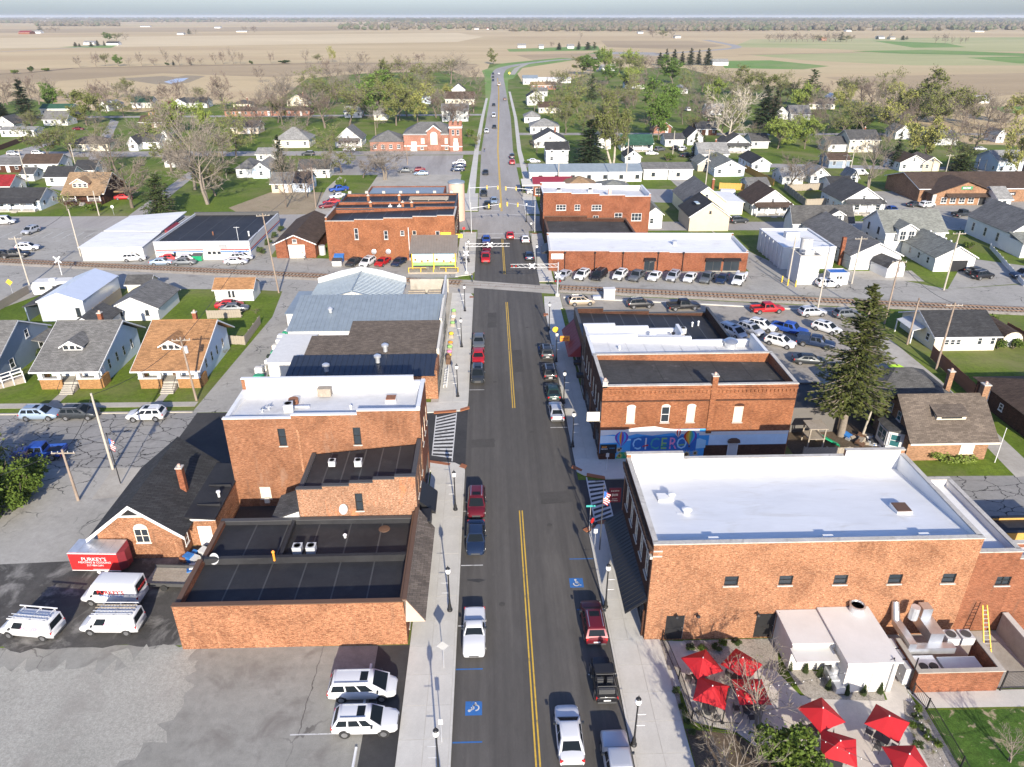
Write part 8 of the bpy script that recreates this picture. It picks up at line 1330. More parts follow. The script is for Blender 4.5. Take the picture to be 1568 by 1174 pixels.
for a in(('spruce0',116,71,64,7),('spruce1',122,71,66,6),('cedar',140,71,64,9),('spruce0',150,70,61,7),('green0',168,62,50,18),('bud1',178,62,48,18),('bare2',193,61,49,14),('spruce1',160,70,62,5),('pine',62,48,40,14),('bare0',75,48,40,16),('bare1',85,48,41,12),('pine',290,53,44,10),('bare2',300,53,44,10),('bare0',372,48,38,14),('bare1',390,49,39,14),('olive1',757,98,77,20),('spruce0',856,76,65,10),('spruce1',886,76,63,10),('cedar',900,76,64,14),('pine',910,76,64,12),('bare1',845,72,63,10),('bare0',889,60,46,8),('bare0',1432,66,50,12),('bare1',1447,67,50,12),('bare2',1458,67,54,8),('bare0',1470,67,54,9),('bare1',1478,66,55,6),('spruce0',1343,60,55,6),('bare2',1362,60,50,7),('cedar',1382,61,54,9),('pine',1388,61,55,8),('bud1',1015,58,44,20),('bare1',1000,57,44,18),('bare2',1028,58,46,16)):tree(*a,zone=Z)
Z='in the long copse far right'
for i in range(16):tree(['bare0','bare2','bare1','pine','bud1'][i%5 if i>8 else i%3],1178+i*8.4,63+(i%3)*.6,49+random.uniform(-1,3),16,zone=Z)
for zn,n,x0,x1,y0,y1,ks in(('in the left part of town',16,0,400,150,250,('bare0','bare1','bud1','bare2','bud0')),('in the wood behind the church',30,395,725,112,196,('bare0','bare2','bud1','bare1','bare2','bare0')),('in the right part of town',34,845,1210,122,225,('bare0','bud1','bare2','bare1','bud0','bare2','bare0')),('along the edge of the right field',20,1210,1560,160,215,('bare1','bud1','bare2','bare0','yellow1'))):
 for i in range(n):px=x0+(x1-x0)*(i+random.random())/n;py=random.uniform(y0,y1);tree(ks[i%len(ks)],px,py,0,zone=zn,h=random.uniform(10,17))
SPR=conifer(99,19.6,8.6,'needle_olive','bark_grey',44,15,.50,.23,32,.45,.66)
t=thing('spruce_tree','tall olive spruce with bare lower trunk behind the mural building','tree',(42.6,76.0,0));link('trunk',SPR[0],t,(0,0,0),None,(1.5,1.5,1));link('crown',SPR[1],t)
OR=broad(101,6.2,6.4,'bark_grey','twig_grey','leaf_bud',120,.08,.12,6,.62,0,2)
t=thing('bare_tree','bare multi-stemmed patio tree among the red umbrellas','tree',(18.7,35.4,0),1.0);link('trunk',OR[0],t);link('crown',OR[1],t);t.scale=(1.05,1.05,1.25)
t=thing('bare_tree','small pale leafless tree on the lawn in the bottom right corner','tree',(*P(1545,1165),0),.4);link('trunk',OR[0],t);link('crown',OR[1],t);t.scale=(.5,.5,.55)
t=thing('bare_tree','bare tree just beyond the bottom edge casting twiggy shade on the pavement','tree',(15.4,31.0,0),2.4);link('trunk',OR[0],t);link('crown',OR[1],t);t.scale=(.9,.9,1.15)
for i,(x,y,h)in enumerate(((14.7,28.2,5.6),(14.9,24.6,7.0),(15.6,21.0,8.5))):tree('spruce1',0,0,0,loc=(x,y),h=h,w=2.6,label='narrow evergreen below the bottom edge shading the pavement, %s from the camera'%ORD[2-i])
BB=bush(95,4.6,4.6,'shrub',5200,.26);t=thing('evergreen_shrub','big bright evergreen shrub at the bottom edge in front of the umbrellas','shrub',(19.4,31.6,0),.3);link('stems',BB[0],t);link('crown',BB[1],t)
for i,(x,y,s)in enumerate(((-51.2,61.5,1.15),(-49.6,64.4,1.05),(-52.6,65.8,1.25),(-54.5,62.2,1.25),(-50.2,67.4,.95),(-56,66.5,1.2))):
 t=thing('evergreen_shrub',['dense evergreen bush nearest the camera in the left hedge','evergreen bush beside the yard lane in the left hedge','tall evergreen bush in the middle of the left hedge','evergreen bush at the left picture edge','small evergreen bush at the far end of the left hedge','evergreen bush behind the others at the left edge'][i],'shrub',(x,y,0),i*1.3,'left hedge bushes');link('stems',BB[0],t);link('crown',BB[1],t);t.scale=(1.0*s,)*3
for i,(x,y,h,w)in enumerate(((-55.0,70.5,5.5,6.5),(-59.0,73,6,7),(-52.0,70,4.2,5))):tree('bush_bare',0,0,0,loc=(x,y),h=h,w=w,label=['bare twiggy bush over the blue pickup','bare bush at the left picture edge behind the pickup','small bare bush at the end of the left hedge'][i])
SB=[(14.0,39.9,.5),(14.1,38.4,.5),(14.2,37.2,.5),(14.25,36.3,.5)]
for i,(x,y,s)in enumerate(SB):tree('bush1',0,0,0,loc=(x-.35,y-1.2),h=.6,w=.65,label='small round green shrub %s from the camera along the patio fence'%ORD[3-i])
for i,(a,b)in enumerate(((157,600),(250,615),(333,640),(385,715),(492,745),(592,748),(690,738))):tree('cone',0,0,0,loc=P(1168+a/3.8625,870+b/3.8625),h=1.1,w=.55,label='small upright shrub %s from the left beside the white patio shed'%ORD[i])
for i,(a,b)in enumerate(((1065,480),(1135,495),(1225,480),(1260,445),(1340,450))):tree(['bush1','bush0'][i%2],0,0,0,loc=P(780+a/3.8625,870+b/3.8625),h=.55,w=.9,label='low shrub %s from the left along the orange brick wall'%ORD[i])
for i,(a,b)in enumerate(((930,850),(905,890),(980,915),(890,950),(950,960),(895,1000),(970,1020),(915,1060),(1010,1100),(1045,1050))):tree(['bush0','bush1','bush_bare'][i%3],0,0,0,loc=P(1168+a/3.8625,870+b/3.8625),h=.5,w=.8,label='low plant %s from the shed in the stone bed by the lawn'%ORD[i])
for i,(px,py,h,w,k,lb)in enumerate(((1440,705,1.4,3.4,'bush_lime','left yellow-green shrub below the brown-shingled house'),(1475,705,1.3,3.2,'bush_lime','right yellow-green shrub below the brown-shingled house'),(1420,700,1.2,2.2,'bush_bare','bare shrub left of the yellow-green ones'),(340,545,1.8,2.8,'bush_bare','bare round bush beside the orange-brown bungalow'),(1515,497,2.2,3.0,'bush0','round green bush behind the cream house'),(1527,534,1.8,2.0,'bush0','green bush left of the barrel shed doors'),(1551,534,1.8,2.2,'bush0','green bush right of the barrel shed doors'),(400,388,1.6,2.4,'bush1','nearest dark bush along the striped shop'),(410,375,1.5,2.2,'bush1','middle dark bush along the striped shop'),(418,365,1.5,2.2,'bush1','second farthest dark bush along the striped shop'),(428,355,1.5,2.4,'bush1','farthest dark bush along the striped shop'),(226,487,1.0,1.4,'bush_bare','twiggy plant beside the white lawn garage'),(65,545,1.4,2.2,'bush1','dark bush between the ramp and the grey-roofed bungalow'),(1010,365,1,1.6,'bush0','small bush by the cross street'),(1300,385,1.6,2.4,'bush1','dark bush beside the sage-roofed house'),(1485,380,1.4,3.0,'bush0','low green bush beside the church-like house'),(392,480,1.4,2.0,'bush_bare','bare bush at the end of the weathered fence'))):tree(k,0,0,0,loc=P(px,py),h=h,w=w,label=lb)
ZN={}
for zone,base,px,t in sorted(TREES,key=lambda q:q[2]):
 ZN.setdefault((zone,base),[]).append(t)
for(zone,base),ts in ZN.items():
 pl=DESC[base]
 for i,t in enumerate(ts):
  if len(ts)==1:t['label']='%s %s'%(pl,zone)
  else:t['label']='%s, %s from left %s'%(pl,ORD[i]if i<len(ORD)else str(i+1)+'th',zone)
  t['group']='trees '+zone
def wood(name,polys,n,hmin,hmax,wmin,wmax,seed,mat,sub=1,lab='far wood'):
 rn=random.Random(seed);bm=bmesh.new();bmesh.ops.create_icosphere(bm,subdivisions=sub,radius=1);vs=[v.co.copy()for v in bm.verts];fs=[[v.index for v in f.verts]for f in bm.faces];bm.free();m=MB();k=0
 while k<n:
  x0,x1,y0,y1=rn.choice(polys);px=rn.uniform(x0,x1);py=y0+(y1-y0)*rn.random()
  if rn.random()<.25*math.sin(px*.02)+.1*math.sin(px*.11):continue
  gx,gy=P(px,py);h=rn.uniform(hmin,hmax);w=rn.uniform(wmin,wmax);b=len(m.v);a=rn.random()*6.28
  for v in vs:
   j=1+rn.uniform(-.28,.28);m.v.append((gx+(v.x*math.cos(a)-v.y*math.sin(a))*w/2*j,gy+(v.x*math.sin(a)+v.y*math.cos(a))*w/2*j,max(.0,h*.5+v.z*h*.55*j)))
  mi=0 if rn.random()<.72 else 1
  for f in fs:m.f.append(tuple(b+i for i in f));m.m.append(mi)
  k+=1
 o=m.build(name,mat);o['kind']='stuff';o['label']=lab;o['category']='wood';return o
wood('far_woodland',[(520,1640,37,46),(700,1640,36,43),(980,1640,36,47),(780,1100,38,48)],3000,11,19,12,24,5,['far_wood','far_wood_green'],2,'brown and green woodland belt across the plain beyond the fields')
wood('far_woodland',[(55,182,35.5,40),(-80,60,33,35.5),(170,700,32.5,34)],800,11,18,14,26,6,['far_wood','far_wood_green'],2,'woodland strips beyond the left fields')
wood('horizon_woodland',[(-120,1700,28.6,33.5),(-120,1700,27.4,30),(600,1700,30,36)],4200,14,26,40,110,8,['far_wood','far_wood_green'],1,'blue distant woodland along the horizon')
# ================================================================== street furniture
def first_or_copy(store,key,make,label,loc,rot=0,group=None):
 if key in store:t=copy_tree(store[key]);t['label']=label
 else:t=make(label);store[key]=t
 t.location=loc;t.rotation_euler=(0,0,rot)
 if group:t['group']=group
 return t
ST={}
def mk_lamp(label):
 t=thing('street_lamp',label,'street lamp');m=MB();m.lathe((0,0,0),[(.24,0),(.24,.12),(.16,.2),(.15,.55),(.10,.75),(.075,1.0),(.055,3.9),(.09,3.95),(.06,4.1)],10);m.build('post','black',t,None,None,40)
 g=MB();g.lathe((0,0,4.1),[(.10,0),(.20,.1),(.24,.28),(.20,.45),(.10,.52)],12);o=g.build('globe','globe',t,None,None,50);MB().lathe((0,0,4.62),[(.20,0),(.14,.1),(.05,.14),(.03,.32),(.0,.34)],10).build('finial','black',o)
 for z in(2.0,3.1):MB().cyl((0,0,z),(.62,0,z),.022,.018,6).build('banner_arm','galv',t)
 return t
LL=sorted([P(672,1250)]+[P(*p)for p in((689,936),(697.5,781.6),(701,608),(707,532),(712,477),(718,402))],key=lambda p:p[1]);RR=sorted([P(*p)for p in((970,1142),(927,931),(876.6,685),(863,618.6),(851.6,554.8),(840.8,506),(821.7,410),(813,372),(806,340))],key=lambda p:p[1])
LL[0]=(-3.95,32.3)
for k,(Lst,sd)in enumerate(((LL,'left'),(RR,'right'))):
 for i,(x,y)in enumerate(Lst):first_or_copy(ST,'lamp',mk_lamp,'black globe lamp post on the %s pavement, %s from the camera'%(sd,ORD[i]),(x,y,.1),0 if k else math.pi,'street lamps')
def pole(px,py,ty,label,mat='pole_wood',arm=1,rot=0,lean=0,tf=False,h=None,r=.14):
 x,y=P(px,py);h=h or hup(px,py,ty);t=thing('utility_pole',label,'utility pole',(x,y,0),rot,'utility poles');t.rotation_euler=(0,R_(lean),rot);MB().cyl((0,0,-.2),(0,0,h),r*1.15,r*.8,10).build('shaft',mat,t,None,None,50)
 for i in range(arm):MB().box(-1.2,1.2,-.06,.06,h-.5-i*.9,h-.38-i*.9).build('cross_arm','fence_wood',t);[MB().cyl((q,0,h-.38-i*.9),(q,0,h-.2-i*.9),.04,.03,6).build('insulator','lgrey',t)for q in(-1.1,-.5,.5,1.1)]
 if tf:MB().cyl((.35,0,h-2.2),(.35,0,h-1.3),.24,.24,12).build('transformer','lgrey',t,None,None,50)
 return(x,y,h-.2)
U={}
for k,a in dict(a=(173,718,602,'pale utility pole on the corner of the side street by the flag','pole_grey',0),b=(120,766,688,'short brown utility pole beside the yard lane'),c=(301,613,516,'utility pole in front of the orange-brown bungalow','pole_wood',1,0,-2,True),d=(427,448,326,'leaning utility pole beside the alley and the tracks','pole_wood',1,0,-3),e=(45,436,362,'utility pole at the left end of the tracks','pole_grey',1),f=(124,392,320,'utility pole left of the white-roofed shop','pole_grey',0),g=(1354,496,397,'tall utility pole between the spruce and the tracks','pole_wood',1,0,0,True),h=(1389,527,456,'short utility pole beside the cream house path','pole_wood',0),i=(1433,566,463,'utility pole with white cross-arm by the red fence','pole_wood',1),j=(1445,444,354,'utility pole on the lawn strip beside the open garage','pole_grey',1),k=(1252,472,388,'utility pole beside the tracks left of the spruce','pole_grey',0),l=(1304,434,362,'utility pole behind the blue-roofed hut','pole_grey',1),m=(1206,434,360,'utility pole at the white tower','pole_grey',0),n=(1078,303,228,'utility pole beside the yellow house','pole_grey',1),o=(957,298,212,'utility pole behind the brick hall','pole_grey',0),p=(1290,275,236,'left of two utility poles in the right back yards','pole_grey',1),q=(1300,272,228,'right of two utility poles in the right back yards','pole_grey',1),r=(484,318,256,'utility pole behind the brown-roofed garage','pole_wood',1),s=(44,284,228,'utility pole behind the red-roofed garage','pole_grey',1),t=(118,262,222,'utility pole right of the long brown-roofed house','pole_grey',0),u=(624,252,222,'utility pole in the church car park','pole_wood',0),v=(577,225,186,'utility pole left of the church hall','pole_wood',0),w=(1447,268,236,'utility pole behind the restaurant roof','pole_grey',1),x=(1495,264,240,'left of two poles right of the restaurant','pole_grey',0),y=(1506,266,244,'right of two poles right of the restaurant','pole_grey',0),z=(141,165,146,'far utility pole left of the sheds','pole_grey',1),aa=(277,156,132,'far utility pole beside the puddled field','pole_grey',1),ab=(1030,236,200,'utility pole by the dark driveway','pole_grey',0),ac=(1320,668,625,'slim dead pole leaning against the spruce','pole_grey',0,0,6),ad=(152,330,292,'utility pole at the corner of the cross street','pole_grey',0),ae=(855,280,232,'utility pole behind the red-roofed shop','pole_grey',0)).items():U[k]=pole(*a)
def wire(a,b,label,sag=.9,r=.028,dz=0):
 m=MB();A=Vector(a)+Vector((0,0,dz));B=Vector(b)+Vector((0,0,dz));n=8;pr=A
 for i in range(1,n+1):t=i/n;q=A.lerp(B,t)-Vector((0,0,4*sag*t*(1-t)));m.cyl(pr,q,r,r,4,0,False);pr=q
 tag(m.build('overhead_wire','black'),label,'wire','overhead wires')
for i,(a,b,lb)in enumerate((('c','a','wire from the bungalow pole to the side-street pole'),('a','b','wire from the side-street pole to the short pole'),('d','c','wire from the alley pole to the bungalow pole'),('f','e','wire between the two poles left of the tracks'),('g','i','wire from the tall pole to the red fence pole'),('g','j','wire from the tall pole to the lawn pole'),('h','i','wire from the short pole to the red fence pole'),('l','j','wire from the hut pole to the lawn pole'),('l','m','wire from the hut pole to the white tower'),('k','g','wire along the tracks to the tall pole'),('n','o','wire behind the brick hall'),('q','w','wire across the right back yards'),('w','y','wire behind the restaurant'),('p','n','wire from the right yards to the yellow house pole'),('r','d','wire from the garage pole to the alley pole'),('s','t','wire over the far left yards'))):wire(U[a],U[b],lb)
_bx=(-60,51,7.5);wire(U['b'],_bx,'wire from the short pole to the left edge')
def crossing(x,y,s,label,flip):
 t=thing('crossing_signal',label,'railway signal',(x,y,0),0 if s>0 else math.pi,'railway crossing signals');MB().cyl((0,0,0),(0,0,6.4),.13,.11,10).build('mast','galv',t);MB().box(-.35,.35,-.35,.35,0,.5).build('footing','concrete',t)
 L=8.6;m=MB();m.cyl((0,0,6.1),(-L,0,6.1),.05,.05,6).cyl((0,0,5.5),(-L,0,5.5),.05,.05,6)
 for i in range(9):m.cyl((-i*L/9,0,5.5),(-(i+1)*L/9,0,6.1),.03,.03,5)
 m.build('cantilever_arm','lgrey',t)
 for a in(-1,1):
  o=MB().cyl((-L+.6+a*.38,-.04,5.8),(-L+.6+a*.38,.04,5.8),.3,.3,14).build('flasher_board','black',t);MB().cyl((-L+.6+a*.38,-.14,5.8),(-L+.6+a*.38,-.05,5.8),.13,.13,10).build('flasher_lens','lamp_red',o);o=MB().cyl((a*.42,-.04,2.9),(a*.42,.04,2.9),.3,.3,14).build('flasher_board','black',t);MB().cyl((a*.42,-.14,2.9),(a*.42,-.05,2.9),.13,.13,10).build('flasher_lens','lamp_red',o)
 for z,yy in((4.1,-.16),(5.8,-.12)):
  for a in(-1,1):MB().box(-.7,.7,-.02,.02,-.12,.12).build('crossbuck','white',t,(0 if z<5 else-L*.55,yy-.02*(a+1),z),(0,R_(a*42),0))
crossing(12.2,127.0,1,'railway crossing mast with cantilever arm on the right of the street',0);crossing(-4.8,140.6,-1,'railway crossing mast with cantilever arm on the left beyond the tracks',1)
x,y=P(95,421);t=thing('crossbuck_sign','white railway crossbuck on a post left of the tracks','sign',(x,y,0));MB().cyl((0,0,0),(0,0,3.6),.08,.08,8).build('post','white',t)
for a in(-1,1):MB().box(-.9,.9,-.02,.02,-.13,.13).build('blade','white',t,(0,-.1-.05*(a+1)/2,3.2),(0,R_(a*45),0))
t=thing('signal_cabinet','pale grey railway signal cabinet beside the tracks','cabinet',(*P(932,457),0));MB().box(-1.0,1.0,-.6,.6,.1,1.9).box(-1.1,1.1,-.7,.7,1.905,2.0).build('box','membrane_white',t);MB().box(-2.9,-1.5,-.5,.5,0,.6).build('battery_box','galv',t);MB().box(-.95,.95,-.63,-.605,.25,1.8).build('door','white',t)
def signal(x,y,dx,dy,L,label):
 t=thing('traffic_light',label,'traffic light',(x,y,0),0,'traffic lights');MB().cyl((0,0,0),(0,0,7.4),.12,.08,10).build('mast','galv',t);MB().cyl((0,0,6.0),(dx*L,dy*L,6.5),.07,.04,8).build('mast_arm','galv',t)
 for f in(.6,.97):
  o=MB().box(-.15,.15,-.15,.15,-.45,.5).build('signal_head','yellow',t,(dx*L*f,dy*L*f,6.2))
  for i,c in enumerate(('lamp_red','amber','sign_green')):MB().cyl((0,-.19,.33-i*.31),(0,-.155,.33-i*.31),.10,.10,10).build('lens',c,o)
signal(-4.4,170.6,1,.25,7,'traffic light on the near left corner of the junction');signal(10.6,171.5,-.95,.3,7,'traffic light on the near right corner of the junction');signal(11.2,190.5,-1,.1,7.2,'traffic light on the far right corner of the junction');signal(-5.2,193,1,-.1,7.6,'traffic light on the far left corner of the junction')
def sign(x,y,h,w,hh,mat,label,rot=0,shape='box',post='galv',tilt=0):
 t=thing('road_sign',label,'sign',(x,y,.1),rot);MB().cyl((0,0,0),(0,0,h+hh*.5),.035,.035,6).build('post',post,t)
 if shape=='diamond':m=MB();m.extrude_y([(0,-w*.7),(w*.7,0),(0,w*.7),(-w*.7,0)],-.06,-.04)
 elif shape=='round':m=MB();m.extrude_y([(w/2*math.cos(i*.524),w/2*math.sin(i*.524))for i in range(12)],-.06,-.04)
 else:m=MB();m.box(-w/2,w/2,-.06,-.04,-hh/2,hh/2)
 m.build('plate',mat,t,(0,0,h))
for a in((-4.1,41.6,2.4,.7,.7,'grey','back of a diamond road sign on the left pavement',0,'diamond'),(-3.9,35.0,2.1,.32,.5,'lgrey','back of a small parking sign low on the left pavement'),(9.9,104.5,2.6,.95,.9,'yellow','round yellow railway warning sign on the right pavement',0,'round'),(9.85,101.6,2.3,.4,.5,'white','small white sign on the right kerb by the lamp'),(9.5,58.4,3.0,.9,.22,'teal','green street name blade at the right crosswalk'),(9.55,57.4,2.0,.6,.6,'red','red stop sign at the right crosswalk corner',.8,'round'),(9.7,55.9,1.9,.35,.5,'white','small white parking sign near the flagpole'),(*P(175,330),2.2,.8,.8,'white','white sign at the far left corner',0,'round'),(*P(20,450),2.2,.9,.9,'yellow','yellow diamond warning sign on the far left street',0,'diamond'),(-6.0,166.0,2.4,.7,.7,'red','red sign on the left pavement beyond the tracks',0,'round'),(12.8,69.2,2.0,.35,.5,'lgrey','small sign post in front of the mural'),(*P(233,323),2.2,.5,.4,'sign_green','street name sign beside the round cedar'),(*P(1272,330),2.2,.6,.9,'dark_grey','dark double sign beside the lawn on the right'),(*P(780,117),2.6,1.6,1.6,'yellow','yellow diamond warning sign at the far bend',0,'diamond')):sign(*a)
def flag(px,py,ty,label,h=None):
 x,y=P(px,py);h=h or hup(px,py,ty);t=thing('flagpole',label,'flagpole',(x,y,.1));MB().cyl((0,0,0),(0,0,h),.06,.035,8).lathe((0,0,h),[(.02,0),(.09,.06),(.09,.14),(.0,.2)],8).build('pole','dark_grey' if px>500 else 'black',t)
 f=MB();w,n=.55,13
 for i in range(n):z0=h-.5-i*.105;f.hexa([(.04,-.02,z0-.105),(w+.12*math.sin(i),-.12,z0-.1-.25),(w+.12*math.sin(i),-.1,z0-.1-.25),(.04,0,z0-.105),(.04,-.02,z0),(w+.12*math.sin(i),-.12,z0-.25),(w+.12*math.sin(i),-.1,z0-.25),(.04,0,z0)],i%2)
 o=f.build('flag',['red','white'],t);MB().hexa([(.05,-.03,h-1.25),(.3,-.08,h-1.36),(.3,.01,h-1.36),(.05,.01,h-1.25),(.05,-.03,h-.5),(.3,-.08,h-.61),(.3,.01,h-.61),(.05,.01,h-.5)]).build('canton','sign_blue',o)
flag(918,843,746,'tall flagpole with striped flag hanging by the right crosswalk');flag(185,741,666,'flagpole with small striped flag beside the brick garage')
x,y=P(1523,708);t=thing('flagpole','thin white flagpole on the lawn of the brown-shingled house','flagpole',(x,y,0));MB().cyl((0,0,0),(0,0,4.5),.05,.03,8).build('pole','white',t);MB().lathe((0,0,4.5),[(.02,0),(.07,.05),(0,.12)],8).build('finial','white',t)
def mk_umb(label):
 t=thing('patio_umbrella',label,'umbrella');MB().cyl((0,0,.12),(0,0,2.75),.03,.03,8).build('pole','dark_grey',t);MB().lathe((0,0,0),[(.28,0),(.28,.06),(.06,.12)],12).build('base','dark_grey',t);a=1.14;c=[(-a,-a),(a,-a),(a,a),(-a,a)]
 for i in range(4):
  p,q=c[i],c[(i+1)%4];m=MB();md=((p[0]+q[0])/2*.97,(p[1]+q[1])/2*.97);m.slab([(0,0,2.8),(*p,2.08),(*md,2.14)],.02);m.slab([(0,0,2.8),(*md,2.14),(*q,2.08)],.02);m.build('canopy_panel','umbrella_red',t);MB().cyl((0,0,2.74),(p[0]*.97,p[1]*.97,2.06),.018,.012,5).build('rib','dark_grey',t)
 MB().lathe((0,0,2.8),[(.05,-.02),(.04,.05),(0,.1)],8).build('finial','white',t);return t
def mk_table(label):
 t=thing('patio_table',label,'table');MB().box(-.5,.5,-.5,.5,.70,.74).build('table_top','dark_grey',t)
 for x in(-.42,.42):
  for y in(-.42,.42):MB().cyl((x,y,0),(x,y,.7),.025,.025,6).build('leg','black',t)
 return t
def mk_chair(label):
 t=thing('patio_chair',label,'chair');MB().box(-.22,.22,-.22,.22,.42,.46).build('seat','dark_grey',t);o=MB()
 for i in range(5):o.box(-.2+i*.09,-.16+i*.09,.2,.23,.5,.86)
 o.box(-.22,.22,.2,.23,.86,.9);o.build('backrest','dark_grey',t)
 for x in(-.2,.2):
  for y in(-.2,.2):MB().cyl((x,y,0),(x,y,.44),.018,.018,5).build('leg','black',t)
 return t
UM=[(15.6,39.5),(18.6,39.4),(15.6,36.9),(18.5,36.9),(22.8,34.8),(27.1,34.0),(22.9,32.2),(27.0,31.1)];UN=['far left','far middle','near left by the fence','near middle under the bare tree','middle below the white shed','right, beside the stone bed','front middle beside the evergreen shrub','front right at the bottom edge']
for i,(x,y)in enumerate(UM):
 rz=.35+i*.4;first_or_copy(ST,'umb',mk_umb,'red patio umbrella, '+UN[i],(x,y,.012),rz,'red patio umbrellas');first_or_copy(ST,'tab',mk_table,'dark table under the red umbrella, '+UN[i],(x,y-.0,.012),rz,'patio tables')
 for k in range(4):a=rz+k*math.pi/2;first_or_copy(ST,'chr',mk_chair,'dark metal chair under the red umbrella, %s; %s side'%(UN[i].split(',')[0],('far','right','near','left')[k]),(x+.85*math.sin(a),y+.85*math.cos(a),.012),-a,'chairs under umbrella '+UN[i])
def railing(pts,label,h=1.1,mat='black',gap=.14,name='railing'):
 t=thing(name,label,'railing',(*pts[0],0));o=Vector(pts[0])
 for a,b in zip(pts[:-1],pts[1:]):
  A,B=Vector(a)-o,Vector(b)-o;L=(B-A).length;d=(B-A)/L;m=MB();ang=math.atan2(d.y,d.x);k=gap
  m.box(0,L,-.02,.02,h-.05,h);m.box(0,L,-.02,.02,.1,.14)
  while k<L:m.box(k-.008,k+.008,-.008,.008,.14,h-.05);k+=gap
  m.build('panel',mat,t,(A.x,A.y,0),ang);MB().box(-.04,.04,-.04,.04,0,h+.08).build('post',mat,t,(A.x,A.y,0))
railing([(13.7,44.0),(14.15,40.0),(14.2,36.2),(15.4,35.3),(17.2,35.1)],'black metal railing around the left side of the patio');railing([(31.55,38.1),(31.9,36.7),(31.7,32),(31.3,27)],'black metal railing between the patio and the lawn')
for i,(x,y,h)in enumerate(((16.4,36.0,3.6),(29.6,38.5,3.4),(31.5,38.6,3.2),(28.6,27.5,3.4))):t=thing('string_light_post',['black string-light post beside the near left umbrella','black string-light post at the corner of the white shed','black string-light post at the brick enclosure','black string-light post near the bottom edge'][i],'post',(x,y,0));MB().cyl((0,0,0),(0,0,h),.05,.05,8).build('post','black',t);MB().box(-.12,.12,-.12,.12,0,.05).build('foot','black',t)
for i,(a,b)in enumerate((((16.4,36,3.5),(29.6,38.5,3.3)),((29.6,38.5,3.3),(28.6,27.5,3.3)),((16.4,36,3.5),(28.6,27.5,3.3)),((28.6,27.5,3.2),(40,29,3.2)))):
 t=thing('string_lights',['string of lights from the left post to the white shed','string of lights from the white shed to the bottom edge','string of lights crossing the patio diagonally','string of lights over the lawn corner'][i],'lights');m=MB();A,B=Vector(a),Vector(b);q0=A;g=MB()
 for k in range(1,21):
  s=k/20;q=A.lerp(B,s)-Vector((0,0,2.4*s*(1-s)));m.cyl(q0,q,.012,.012,4,0,False);q0=q;g.cyl(q-Vector((0,0,.1)),q,.03,.03,6)
 m.build('cable','dark_grey' if i<3 else 'lgrey',t);g.build('bulbs','globe',t)
sh=thing('patio_shed','white flat-roofed L-shaped outbuilding on the patio','shed',(26.4,41.0,0));MB().box(-3.5,-.2,-.4,2.95,0,2.9).build('wall','shed_white',sh);MB().box(-.2,3.6,-2.6,2.95,0,3.1).build('wall','shed_white',sh);MB().box(-3.7,-.21,-.6,2.96,2.905,3.05).build('roof','membrane_white',sh);MB().box(-.4,3.8,-2.8,2.96,3.105,3.25).build('roof','membrane_white',sh);MB().box(-3.7,-.42,-1.8,-.42,2.3,2.42).build('canopy','membrane_white',sh)
m=MB();m.box(-.9,.1,-2.2,-.9,.3,.9).box(-.8,-.1,-2.9,-2.2,.2,.8);m.cyl((-.4,-1.5,.9),(-.4,-1.5,1.5),.3,.3,12).box(-1.2,-.2,-1.3,-1.1,1.5,1.9);m.build('condenser','galv',sh);door(sh,2.4,-2.602,.05,.95,2.1,0,'shed_white');MB().cyl((2.6,2.5,3.25),(2.6,2.5,3.8),.55,.55,16).build('exhaust_fan','galv',sh,None,None,40);MB().lathe((2.6,2.5,3.8),[(.62,0),(.62,.12),(.5,.14),(.45,.0)],16).build('fan_rim','steel',sh)
MB().cyl((3.2,-2.7,.05),(3.2,-2.7,3.3),.05,.05,8).build('conduit','galv',sh)
en=thing('plant_enclosure','low red brick enclosure full of kitchen ducts and fans','enclosure',(34.8,40.0,0));MB().box(-3.2,3.3,-1.8,-1.55,0,2.1).build('wall','brick_ext',en);MB().box(-3.2,-2.95,-1.55,1.5,0,2.1).build('wall','brick_ext',en);MB().box(3.05,3.3,-1.55,1.5,0,2.0).build('wall','brick_ext',en)
for x0,x1,y0,y1 in((-3.28,3.38,-1.88,-1.5),(-3.28,-2.9,-1.5,1.55),(3.0,3.38,-1.5,1.55)):MB().box(x0,x1,y0,y1,2.102,2.18).build('coping','concrete_old',en)
MB().box(-2.6,-.9,-1.2,.3,0,1.6).build('air_handler','galv',en);[MB().cyl((x,-.8,1.6),(x,-.8,1.7),.33,.33,14).build('fan_ring','black',en)for x in(-2.2,-1.4)];MB().box(-.6,2.4,-1.0,.2,0,1.5).build('walk_in_cooler','lgrey',en);MB().box(-2.9,1.0,.5,1.1,1.5,2.1).build('duct','steel',en);MB().box(-2.8,-2.2,.5,3.2,2.1,2.6).build('duct','steel',en);MB().box(-.9,.2,1.1,3.4,2.0,3.0).box(-.8,.0,2.8,3.6,3.0,3.9).build('duct','steel',en);MB().cyl((-2.5,3.2,2.4),(-2.5,3.9,3.8),.32,.28,12).build('duct','steel',en,None,None,40);MB().cyl((-1.5,2.8,3.0),(-1.5,2.8,4.2),.35,.35,12).build('exhaust_fan','galv',en)
for x in(1.2,2.4):o=MB().box(x-.5,x+.5,1.2,2.2,1.6,2.3).build('condenser','lgrey',en);MB().cyl((x,1.7,2.3),(x,1.7,2.36),.38,.38,14).build('fan_ring','dark_grey',o)
for i in range(3):MB().box(-3.75,-3.25,-1.2+i*1.1,-.3+i*1.1,.2,1.8).build('meter_cabinet','lgrey',en)
ld=thing('step_ladder','yellow folding ladder leaning on the red brick annex','ladder',(39.6,42.2,0));
